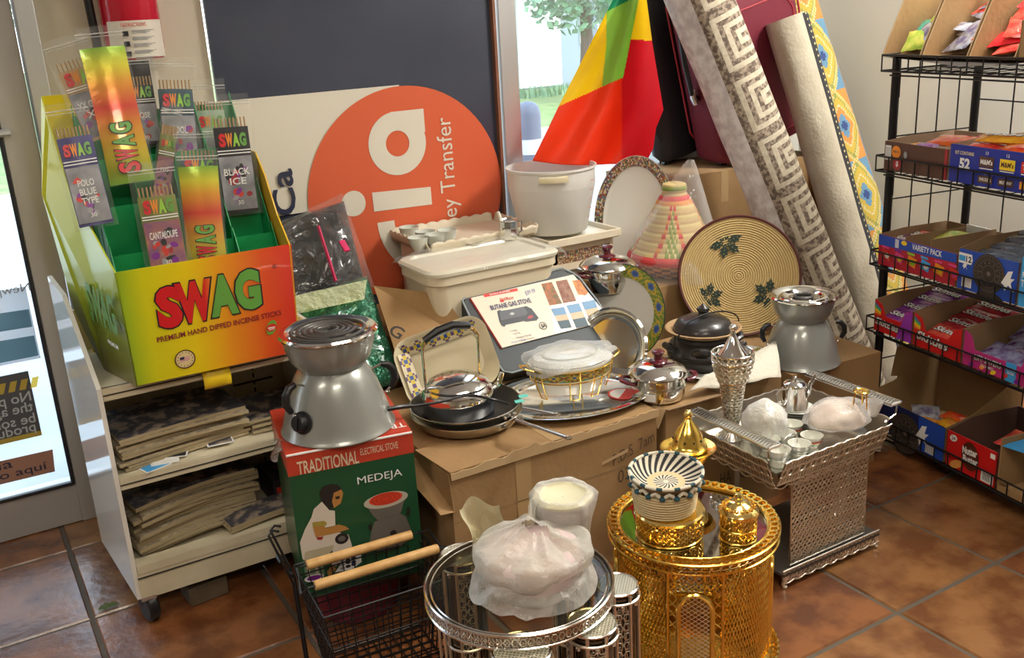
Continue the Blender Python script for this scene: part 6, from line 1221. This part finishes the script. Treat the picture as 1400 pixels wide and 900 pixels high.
# ================================================================ FLAG
fy, fr_, fo, fl, fgr = sheer('flag_yellow', (.92,.66,.02), .6), sheer('flag_red', (.78,.02,.04), .5), sheer('flag_orange_red', (.88,.09,.02), .6), sheer('flag_backlit_overlap', (.42,.62,.12), .6), sheer('flag_green', (.02,.33,.16), .4)  # lime: light through two overlapping cloth layers, painted as a colour
Lp = [(-60,872),(0,838),(145,764),(220,728),(228,726)]; Rp = [(-60,880),(0,884),(60,892),(150,907),(175,897),(205,893),(232,880)]
def itp(T, y):
    for (a, b), (c, d) in zip(T, T[1:]):
        if y <= c: return b+(d-b)*(y-a)/(c-a)
    return T[-1][1]
NUF, NVF = 130, 150
def fpx(u, v): y = -60+v*(286-8*abs(u-.75)); return itp(Lp, y)+(itp(Rp, y)-itp(Lp, y))*u, y+6*sin(u*5)*max(0,v-.8)*5*.5
def flagf(u, v): x, y = fpx(u, v); Y = 3.20+.035*sin(u*7+v*2.0)+.022*sin(u*15+v*5)*v+.03*max(0,v-.8)*sin(u*22); return aty(x, y, Y)
def flagm(i, j):
    x, y = fpx((i+.5)/NUF, (j+.5)/NVF); xf = 873-(y*.20 if y < 110 else 22)
    if x > xf: return fy if y < 55 else fr_
    if y > 145-(x-765)*.45: return fo if x < 850 else fr_
    if y < 14-(x-833)*.5: return fgr
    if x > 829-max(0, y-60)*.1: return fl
    return fy
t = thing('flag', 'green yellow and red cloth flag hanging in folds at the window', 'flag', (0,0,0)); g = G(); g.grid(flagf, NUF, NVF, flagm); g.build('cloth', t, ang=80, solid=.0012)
a = aty(872,-60,3.2); g = G(); g.tube([(a.x-.12,3.205,a.z+.004),(a.x+.14,3.205,a.z+.004)], .006, wood, 8); g.tube([(a.x,3.205,a.z+.004),(a.x,3.205,2.89)], .0015, steel, 4); g.build('hanging_rod', t)
# ================================================================ CANDY RACK
RX, RY = 2.885, 2.285
rk = thing('candy_rack', 'black wire shelving rack full of sweets along the right wall', 'rack', (RX,RY,0), rad(-100)); RL, RD = 1.25, .36; X0 = -.010; Yf = -.055
for x, y in ((0,0),(0,RD),(RL,0),(RL,RD)):
    g = G(); g.tube([(x,y,.012),(x,y,1.39)], .0145, blackm, 14); g.lathe([(.02,0),(.02,.008),(.012,.014)], blackp, 14, c=(x,y,0)); g.build('post', rk)
g = G()
for x in [.16+i*.17 for i in range(7)]: g.tube([(x,RD+.004,.10),(x,RD+.004,1.38)], .0028, blackm, 5)
for z in (.22,.36,.60,.90,1.22,1.30): g.tube([(0,RD+.004,z),(RL,RD+.004,z)], .0028, blackm, 5)
g.build('back_grid', rk)
g = G()
for y in (.10,.19,.28): g.tube([(0,y,.10),(0,y,1.38)], .0028, blackm, 5)
for z in (.30,.56,.90,1.12): g.tube([(-.002,0,z),(-.002,RD,z)], .0028, blackm, 5)
g.build('side_grid', rk)
for z in (.055,.425,.672,1.008,1.345):
    g = G(); z2 = z+.052; e = .0035
    g.tube([(X0,RD,z),(X0,Yf,z),(RL+.05,Yf,z)], .0036, blackm, 6); g.tube([(X0,.02,z2),(X0,Yf,z2),(RL+.05,Yf,z2)], .0034, blackm, 6); g.tube([(X0,.02,z2),(X0,.02,z)], .003, blackm, 5)
    for k in range(22): x = X0+k*.062; g.tube([(x,Yf,z),(x,Yf,z2)], .0026, blackm, 5)
    for k in range(26): x = X0+.02+k*.05; g.tube([(x,Yf,z),(x,RD,z)], .0018, blackm, 4)
    for y in (.06,.20,RD): g.tube([(X0,y,z-.004),(RL+.05,y,z-.004)], .003, blackm, 5)
    g.tube([(X0+.02,Yf+.02,z-.015),(RL,Yf+.02,z-.015)], .003, blackm, 5)
    g.tube([(X0+.015,.0,z),(X0+.03,0,z-.012),(X0+.03,0,z-.09),(0,0,z-.09)], .0028, blackm, 5); g.build('shelf', rk)
RM = Tr(RX,RY,0) @ Rz(rad(-100))
def box_on_rack(label, x0, x1, z, hf, hs, m, inner=card_d, y0=-.045, y1=.26, back=None, lip=None, name='candy_box', cat='box', hb=None):
    x0, x1 = max(.018, x0+.058), x1+.058; p = RM @ V((x0,y0,z)); t = thing(name, label, cat, p, rad(-100)); w_ = x1-x0-.004; d_ = y1-y0; hb = hb or hs; th = .003
    g = G(frame((0,0,0), *FRONT)); pts = [(0,0),(w_,0),(w_,hf),(0,hf)]
    if lip: pts = [(0,0),(w_,0),(w_,hs*.9),(w_-lip,hs*.8),(w_-lip*1.6,hf),(lip*1.6,hf),(lip,hs*.8),(0,hs*.9)]
    g.poly(pts, m, -th, th); g.build('front_panel', t, ang=0)
    g = G(); 
    for x in (0, w_-th):
        P = [(0,0),(d_,0),(d_,hb),(d_*.35,hs),(0,hf if not lip else hs*.9)]; n = 5
        g.add([(x,a,b) for a, b in P]+[(x+th,a,b) for a, b in P], [tuple(range(n)), tuple(range(n,2*n))[::-1]]+[(i,(i+1) % n,(i+1) % n+n,i+n) for i in range(n)], inner)
    g.box((w_/2,d_-th/2,hb/2), (w_-2*th,th,hb), inner); g.box((w_/2,d_/2,th/2), (w_-2*th,d_-th,th), inner); g.build('carton', t, ang=0)
    return t, w_, frame((0,-.0012,0), *FRONT)
def pouch(label, P, w_, l_, m, text=None, tc=None, tm=paper, rx=0, rz=0, ry=0, group=None, th=.012, name='candy_bag', extra=None):
    M = RM @ Tr(P[0]+.058,P[1],P[2]) @ Rz(rz) @ Rx(rx) @ Ry(ry); t = thing(name, label, 'candy bag', (0,0,0), 0, group); t.matrix_world = M
    def f(s_): return lambda u, v: ((u-.5)*w_*(1-.05*sin(v*pi)), v*l_+.002*sin(u*40)*(1 if v in (0,1) else 0), s_*th*max(0,sin(v*pi))**.45*max(0,sin(min(1,max(0,u))*pi))**.5*(1+.25*NZ.noise(V((u*5+P[0]*9,v*5,P[1]*30)))))
    g = G(); g.grid(f(1), 10, 12, m); g.grid(lambda u, v: f(-1)(1-u, v), 10, 12, m)
    g.build('wrapper', t, ang=180)
    g = G(Tr(0,l_/2,th*1.02))
    if extra: extra(g, w_, l_)
    if text: g.text(text, l_*.30, .0, 0, tc or ink, .0012, .05, w_*.74, 0, .25); g.text(text, l_*.28, 0, 0, tm, .0018, .02, w_*.70, 0, .25)
    if g.v: g.build('lettering', t, ang=0)
    return t
gl = dict(rough=.22, coat=.5)
wp = lambda n, c, c2=None: mat('wrapper_'+n, c, .22, coat=.5, var=c2, vs=30, bump=.4, bs=40) if c2 else mat('wrapper_'+n, c, .22, coat=.5, bump=.4, bs=40)
w_pur, w_red, w_org, w_yel, w_grn, w_blu, w_brn, w_sil, w_dkr = wp('purple', (.16,.02,.24), (.28,.05,.35)), wp('red', (.60,.02,.02), (.80,.12,.08)), wp('orange', (.80,.16,.01), (.70,.03,.01)), wp('yellow', (.80,.45,.02), (.75,.25,.02)), wp('green', (.28,.50,.05), (.65,.62,.12)), wp('blue', (.02,.06,.40)), wp('brown', (.08,.03,.015)), wp('silver', (.5,.5,.52), (.12,.10,.20)), wp('dark_red', (.30,.01,.02), (.5,.04,.05))
# shelf 4 : fruit chew boxes
Z4 = .431
t, w_, F0 = box_on_rack('purple and red fruit candy box at the left end of the fourth shelf', -.062, .152, Z4, .062, .128, mat('carton_red_bright', (.62,.015,.015), .35), lip=.035)
def rainbow_corner(g, x, z, s_, fl_=1):
    for k, c_ in enumerate((red, orange, yellow, mat('rb_green', (.1,.45,.08), .4), mat('rb_blue', (.05,.2,.5), .4))): g.poly([(x,z+k*s_),(x+fl_*s_*3,z+k*s_*.6),(x+fl_*s_*3,z+(k+1)*s_*.6),(x,z+(k+1)*s_)][::fl_], c_, .0004)
g = G(F0); g.poly([(w_*.62,0),(w_,0),(w_,.115),(w_-.035,.10),(w_*.74,.062)], mat('carton_purple', (.32,.04,.42), .35), .0003); rainbow_corner(g, .004, .055, .010); g.text('Skittles', .030, w_*.36, .036, ink, .0006, .06, .125, rad(-3), .2); g.text('Skittles', .027, w_*.36, .036, paper, .001, .03, .118, rad(-3), .2); g.build('lettering', t, ang=0)
t, w_, F0 = box_on_rack('red fruit candy box second from the left on the fourth shelf', .155, .375, Z4, .062, .128, MATS['carton_red_bright'], lip=.035)
g = G(F0); rainbow_corner(g, .004, .055, .010); g.text('Skittles', .034, w_*.42, .040, ink, .0006, .06, .150, rad(-3), .2); g.text('Skittles', .031, w_*.42, .040, paper, .001, .03, .142, rad(-3), .2); g.build('lettering', t, ang=0)
t, w_, F0 = box_on_rack('magenta gummy candy box third from the left on the fourth shelf', .378, .66, Z4, .060, .130, mat('carton_magenta', (.50,.03,.20), .35), lip=.030)
g = G(F0); g.text('LIFE SAVERS', .022, .105, .040, ink, .0006, .05, .112); g.text('LIFE SAVERS', .020, .105, .040, paper, .001, .02, .106); g.text('GUMMIES', .010, .105, .020, paper, .001, .01, .05); g.poly([(.175,0),(.215,0),(.215,.062),(.175,.062)], lblue, .0003); g.text('SHARE', .009, .195, .042, paper, .001, .02, .034); g.text('SIZE', .009, .195, .029, paper, .001, .02, .026)
for k in range(6): g.ell(.04+k*.045, .010+.004*(k % 2), .012, .007, (purple, orange, yellow, red, purple, yellow)[k], .0005, 12, .5)
g.build('lettering', t, ang=0)
t, w_, F0 = box_on_rack('fourth candy box of the fourth shelf, cut by the photo edge', .663, .90, Z4, .060, .130, mat('carton_magenta'), lip=.03)
for k in range(4):
    pouch('purple fruit candy bag lying in the leftmost box of the fourth shelf', (.045,-.02+.062*k,Z4+.036+.020*k), .185, .085, w_pur, 'Skittles', rx=rad(20), group='purple candy bags on the fourth shelf')
    pouch('red fruit candy bag lying in the second box of the fourth shelf', (.262,-.02+.062*k,Z4+.036+.020*k), .195, .085, w_dkr if k else w_red, 'Skittles', rx=rad(20), group='red candy bags on the fourth shelf')
for k in range(3): pouch('dark violet gummy bag in the magenta box on the fourth shelf', (.51+.03*(k % 2),-.01+.075*k,Z4+.036+.016*k), .22, .09, wp('violet', (.10,.02,.14), (.30,.32,.5)), 'Savers' if k > 1 else None, rx=rad(18), rz=.1*k, group='violet gummy bags on the fourth shelf')
# shelf 3
Z3 = .678
vp = mat('carton_crimson', (.45,.015,.04), .35)
t, w_, F0 = box_on_rack('blue and red variety pack box at the left end of the third shelf', -.062, .325, Z3, .108, .118, vp, inner=card_d)
g = G(F0); g.poly([(0,.070),(w_,.078),(w_,.108),(0,.108)], blue, .0003); g.text('VARIETY PACK', .020, w_*.64, .094, paper, .0008, .02, .135); g.ell(.125, .098, .014, .008, yellow, .0007, 16); g.poly([(.082,.075),(.10,.075),(.10,.105),(.082,.105)], mat('pale_panel', (.6,.6,.7), .4), .0006)
for k in range(6): 
    x = .04+k*.062; g.poly([(x-.022,.030),(x+.018,.020),(x+.026,.052),(x-.014,.062)], (w_red, pink, orange, lblue, orange, red)[k], .0006); g.ell(x+.006, .038, .011, .010, (paper, yellow, lime, paper, yellow, pink)[k], .0009, 12); g.poly([(x-.020,.064),(x+.014,.062),(x+.014,.070),(x-.020,.072)], (pink, purple, lime, lblue, pink, pink)[k], .0006)
g.build('lettering', t, ang=0)
g = G(); g.box((.118,.15,.07), (.003,.28,.10), card_d); g.box((.235,.15,.075), (.003,.28,.11), card_d); g.box((.176,.275,.10), (.11,.004,.06), paper); g.build('divider', t, ang=0)
t, w_, F0 = box_on_rack('blue cookie box with large dark cookie picture in the middle of the third shelf', .328, .565, Z3, .130, .155, blue, inner=card_d, lip=None)
ck, ckr = mat('cookie_print', (.035,.025,.02), .5), mat('cookie_relief_print', (.16,.13,.11), .5)
def cookie(g, x, z, r, z0=.0005):
    g.ell(x, z, r, r, ck, z0, 40)
    for q in (.92, .70, .42): g.ring(x, z, r*q-.0008, r*q+.0006, ckr, z0+.0003, 40)
    for i in range(28): a = 2*pi*i/28; g.ell(x+r*.81*cos(a), z+r*.81*sin(a), r*.05, r*.02, ckr, z0+.0003, 6, a)
    for i in range(12): a = 2*pi*i/12; g.ell(x+r*.56*cos(a), z+r*.56*sin(a), r*.07, r*.035, ckr, z0+.0003, 6, a)
    g.ell(x, z, r*.12, r*.12, ckr, z0+.0003, 10)
def splash(g, x, z, s_):
    g.poly([(x,z),(x+s_*.5,z+s_*.9),(x+s_*.9,z+s_*1.0),(x+s_*.75,z+s_*.45),(x+s_*1.1,z+s_*.5),(x+s_*.8,z+s_*.15),(x+s_*.95,z-s_*.25),(x+s_*.6,z-.05*s_),(x+s_*.35,z-s_*.5),(x+s_*.25,z-s_*.1)], paper, .0009); g.ell(x+s_*1.05, z-s_*.35, s_*.08, s_*.08, paper, .001, 8)
g = G(F0); cookie(g, .125, .072, .062); g.ell(.135, .0, .05, .016, ck, .0007, 24); splash(g, .175, .055, .045); splash(g, .02, .075, .018); g.poly([(.002,.085),(.055,.085),(.06,.10),(.055,.118),(.002,.118)], paper, .0011); g.text('12', .020, .044, .101, navy, .0016, .03); g.poly([(.004,.092),(.030,.092),(.030,.110),(.004,.110)], lblue, .0014); g.poly([(.022,.01),(.062,.01),(.062,.045),(.022,.045)], paper, .0011)
for k in range(7): g.poly([(.025+k*.005,.012),(.027+k*.005,.012),(.027+k*.005,.043),(.025+k*.005,.043)], grey, .0014)
g.build('cookie_print', t, ang=0)
tr_ = mat('cookie_tray_clear', (.10,.12,.16), .15, coat=.6, bump=.8, bs=120)
for k in range(4): g = G(RM @ Tr(.503,.02+.055*k,Z3+.105+.014*k) @ Rx(rad(12))); g.blob((0,0,0), (.105,.028,.030), tr_, 30, 10, .08, 9, k); o = g.build('cookie_sleeve', ang=180); tag(o, 'clear sleeve of dark cookies lying in the blue cookie box on the third shelf', 'cookie sleeve', 'cookie sleeves on the third shelf')
t, w_, F0 = box_on_rack('light blue box with white capitals at the right of the third shelf', .568, .80, Z3, .150, .170, lblue, inner=card_d); g = G(F0); g.text('RICE', .018, .035, .098, paper, .0008, .02, .05); g.text('TREATS', .022, .042, .072, paper, .0008, .02, .07); g.build('lettering', t, ang=0)
for k, (x, m_, s_, lab) in enumerate(((.0,w_pur,'Skittles','purple candy bag in the left slot of the variety pack box'), (.03,w_red,'Skittles','red candy bag in the left slot of the variety pack box'), (.115,w_grn,None,'lime green candy bag in the middle slot of the variety pack box'))): pouch(lab, (x,-.02+.05*k,Z3+.062+.012*k), .105, .11, m_, s_, rx=rad(14), rz=.05*k)
# shelf 2
Z2 = 1.014
t, w_, F0 = box_on_rack('dark brown chocolate box with orange disc at the left end of the second shelf', -.055, .252, Z2, .098, .108, brownp, inner=mat('carton_kraft_light', (.40,.28,.19), .8))
g = G(F0); g.ell(.058, .066, .021, .021, orange, .0005, 28); g.ell(.066, .026, .020, .020, MATS['deep_red'], .0005, 24); g.text('$', .02, .066, .026, paper, .0012, .03); g.text('PIECE', .008, .058, .067, brownp, .001, .02, .03); g.poly([(.006,.035),(.034,.035),(.034,.085),(.006,.085)], paper, .0005)
for k in range(8): g.poly([(.008,.04+k*.005),(.032,.04+k*.005),(.032,.042+k*.005),(.008,.042+k*.005)], grey, .0008)
g.ell(.102, .060, .008, .012, grey, .0005, 14); g.poly([(w_-.012,0),(w_,0),(w_,.098),(w_-.012,.098)], MATS['deep_red'], .0005); g.build('lettering', t, ang=0)
t, w_, F0 = box_on_rack('blue assorted candy box marked 52 on the second shelf', .255, .72, Z2, .118, .125, mat('carton_royal_blue', (.012,.03,.30), .35), inner=MATS['carton_kraft_light'])
g = G(F0); g.text('KIT CONTAINS', .011, .062, .094, mat('pale_gold', (.75,.65,.35), .4), .0008, .02, .075); g.text('52', .034, .065, .062, paper, .0008, .05)
for k, (n_, c1, c2, s_) in enumerate((('13',brownp,paper,"M&M's"),('13',yellow,brownp,"M&M's"),('7',red,paper,'Twix'),('6',orange,brownp,"Reese's"))):
    x = .15+k*.078; g.text(n_, .010, x, .103, paper, .0008, .01); g.poly([(x-.028,.060),(x+.028,.060),(x+.028,.092),(x-.028,.092)], c1, .0006, 0); g.text(s_, .016, x, .076, c2, .0010, .03, .046); g.poly([(x-.026,.054),(x+.026,.054),(x+.026,.057),(x-.026,.057)], paper, .0006); g.text(('7','8','7','5')[k], .009, x, .042, paper, .0008, .01); g.poly([(x-.028,.012),(x+.028,.012),(x+.028,.034),(x-.028,.034)], (w_brn, brownp, orange, red)[k], .0006); g.text(('SNICKERS','MILKY WAY',"REESE'S",'KIT KAT')[k], .010, x, .023, (paper, paper, yellow, paper)[k], .0009, .02, .045)
g.build('lettering', t, ang=0)
for lab, P, ww, ll, m_, tx, rz in (('orange peanut candy bag on top in the dark brown box', (.12,.06,Z2+.088), .16,.10,w_org,None,.2), ('red wrapped candy bar at the back of the dark brown box', (.16,.14,Z2+.085), .15,.09,w_red,None,-.1), ('purple and yellow candy at the front of the dark brown box', (.10,-.02,Z2+.075), .085,.07,w_pur,None,.5), ('yellow chocolate bag at the front of the dark brown box', (.035,-.015,Z2+.075), .08,.06,w_yel,None,-.3), ('brown candy bar in the right corner of the dark brown box', (.205,.02,Z2+.07), .09,.14,w_brn,None,0),
    ('long yellow candy pack lying on top of the blue 52 box', (.40,.02,Z2+.128), .19,.07,w_yel,"M&M's",.35), ('red mixed candy pack at the front left of the blue 52 box', (.335,-.03,Z2+.10), .12,.075,w_red,None,.1), ('orange candy pack at the front right of the blue 52 box', (.49,-.03,Z2+.105), .15,.09,w_org,None,.2), ('dark blue pack at the back of the blue 52 box', (.50,.12,Z2+.125), .16,.08,w_blu,None,.3)):
    pouch(lab, P, ww, ll, m_, tx, brownp, paper, rx=rad(12), rz=rz)
# shelf 1
Z1 = 1.392
for k, (x0, x1, lab) in enumerate(((-.075,.105,'open brown carton with green wrapped sweets at the left of the top shelf'), (.108,.300,'open brown carton with clear bagged sweets, second on the top shelf'), (.303,.478,'open brown carton with red wrapped sweets, third on the top shelf'))):
    x0 += .058; x1 += .058; p = RM @ V((x0,-.05,Z1)); t = thing('candy_carton', lab, 'box', p, rad(-100)); w_ = x1-x0-.004; g = G(); th = .004
    for x in (0, w_-th):
        P = [(0,0),(.32,0),(.36,.34),(.15,.34),(.02,.05)]; n = 5; g.add([(x,a,b) for a, b in P]+[(x+th,a,b) for a, b in P], [tuple(range(n)), tuple(range(n,2*n))[::-1]]+[(i,(i+1) % n,(i+1) % n+n,i+n) for i in range(n)], card)
        g.tube([(x+th/2,0,0),(x+th/2,.02,.05),(x+th/2,.15,.34)], .0025, card_l, 4)
    g.box((w_/2,.33,.17), (w_-2*th,th,.34), card_d); g.box((w_/2,.16,.002), (w_-2*th,.31,.004), card_d); g.build('walls', t, ang=0)
    mm = ((w_grn,w_sil,w_grn,wp('teal',(.04,.30,.22)),w_grn),(w_sil,w_red,w_sil,wp('navy',(.03,.04,.16),(.5,.5,.5)),w_sil),(w_red,wp('bright_red',(.75,.02,.03)),w_red,w_red,w_red))[k]; nm = ('green and yellow','clear silvery','bright red')[k]
    R6 = random.Random(20+k)
    for i in range(10): pouch('%s candy wrapper heaped in the %s brown carton of the top shelf' % (nm, ('left','second','third')[k]), (x0-.058+w_/2+R6.uniform(-.022,.022),.0+.02*i,Z1+.02+.018*i), .10+.02*R6.random(), .095, mm[i % 5], None, rx=rad(25+R6.uniform(-15,25)), rz=R6.uniform(-.6,.6), ry=R6.uniform(-.3,.3), group='%s wrappers on the top shelf' % nm)
t, w_, F0 = box_on_rack('plain open brown carton with silvery bags at the right of the top shelf', .482, .72, Z1, .11, .13, card, inner=card)
pouch('silver and red bag on the right carton of the top shelf', (.55,.02,Z1+.12), .14, .11, w_sil, None, rx=.4)
g = G(RM @ Tr(.12,-.04,Z1-.040)); g.add([(-.15,0,.038),(.45,0,.036),(.5,.3,.038),(-.12,.3,.04),(.0,.0,.030),(.2,.0,.015),(.4,.0,.028)], [(0,4,5,6,1,2,3)], mat('grey_sheet', (.35,.34,.33), .4)); tag(g.build('plastic_sheet', ang=0), 'grey plastic sheet sagging under the cartons of the top shelf', 'sheet')
# shelf 5
Z5 = .061
t, w_, F0 = box_on_rack('open dark blue cookie carton with torn brown flaps on the lowest shelf', -.05, .345, Z5, .125, .15, navy, inner=card, y0=-.05, y1=.28, hb=.26)
g = G(F0); g.poly([(.26,0),(w_,0),(w_,.125),(.26,.125)], blue, .0003); cookie(g, .20, .035, .075, .0006); splash(g, .25, .045, .055); splash(g, .035, .085, .03); g.poly([(.30,.006),(.345,.006),(.345,.035),(.30,.035)], paper, .0009)
for k in range(8): g.poly([(.303+k*.005,.008),(.305+k*.005,.008),(.305+k*.005,.033),(.303+k*.005,.033)], ink, .0012)
g.build('cookie_print', t, ang=0)
g = G(); g.add([(0,.33,.26),(0,.20,.15),(-.0,.10,.17),(.0,.12,.28),(.02,.24,.30)], [(0,1,2,3,4)], card); g.build('torn_flap', t, ang=0, solid=.004)
for k, (x, y, z, rz, m_) in enumerate(((.13,.06,.03,.3,w_yel),(.20,.08,.03,-.2,w_yel),(.25,.10,.035,.4,w_yel),(.17,.14,.03,.1,w_org),(.22,.03,.03,0,w_org),(.10,.10,.028,.9,w_sil))):
    if k == 5: pouch('silvery cookie bag in the dark blue carton of the lowest shelf', (x,y,Z5+z+.01), .10, .08, m_, None, rx=.3, rz=rz)
    else: pouch('yellow and orange candy pack in the dark blue carton of the lowest shelf', (x,y,Z5+z+.02*(k % 2)), .10, .055, m_, None, rx=.2, rz=rz, group='yellow packs in the lowest carton')
t, w_, F0 = box_on_rack('red cookie box with white lettering on the lowest shelf', .350, .565, Z5, .125, .15, mat('carton_true_red', (.60,.012,.012), .35), inner=mat('carton_dark_inside', (.10,.05,.035), .8), y0=-.05)
g = G(F0); ok_ = mat('oval_brown', (.10,.02,.01), .4); g.ell(.105, .068, .036, .050, ok_, .0004, 30, .15); g.text('Nutter', .026, .103, .085, paper, .0012, .04, .062, rad(4)); g.text('Butter', .026, .108, .056, paper, .0012, .04, .062, rad(4)); g.ell(.05, .018, .030, .014, mat('wafer_orange', (.75,.33,.08), .5), .0006, 20, .5); g.ell(.03, .105, .016, .012, paper, .0005, 16, .3); g.text('24', .012, .03, .105, ok_, .001, .02); g.poly([(.155,.006),(.205,.006),(.205,.045),(.155,.045)], paper, .0005)
for k in range(8): g.poly([(.163+k*.004,.012),(.165+k*.004,.012),(.165+k*.004,.038),(.163+k*.004,.038)], ink, .0009)
g.poly([(.185,.098),(.205,.098),(.205,.115),(.185,.115)], paper, .0005); g.build('lettering', t, ang=0)
pouch('red snack bag inside the red cookie box on the lowest shelf', (.50,.06,Z5+.09), .12, .10, w_red, None, rx=.3)
t, w_, F0 = box_on_rack('tan carton with blue lid edge on the lowest shelf at the photo edge', .57, .86, Z5, .02, .16, card, inner=card, y0=-.05)
g = G(); g.box((.003,.10,.10), (.004,.20,.16), card); g.add([(.0,.0,.155),(.28,.0,.19),(.28,.12,.20),(.03,.14,.175)], [(0,1,2,3)], lblue); g.build('lid_flap', t, ang=0, solid=.003)
g = G(RM @ Tr(.758,.05,Z5+.065) @ Rx(pi/2)); g.lathe([(.001,-.012),(.048,-.012),(.052,0),(.048,.012),(.001,.012)], mat('tin_blue', (.06,.12,.22), .4), 32); g.lathe([(.001,.0125),(.020,.0125),(.020,.0135),(.001,.0135)], orange, 20); tag(g.build('cookie_tin'), 'round blue grey tin with orange spot standing in the tan carton', 'tin')
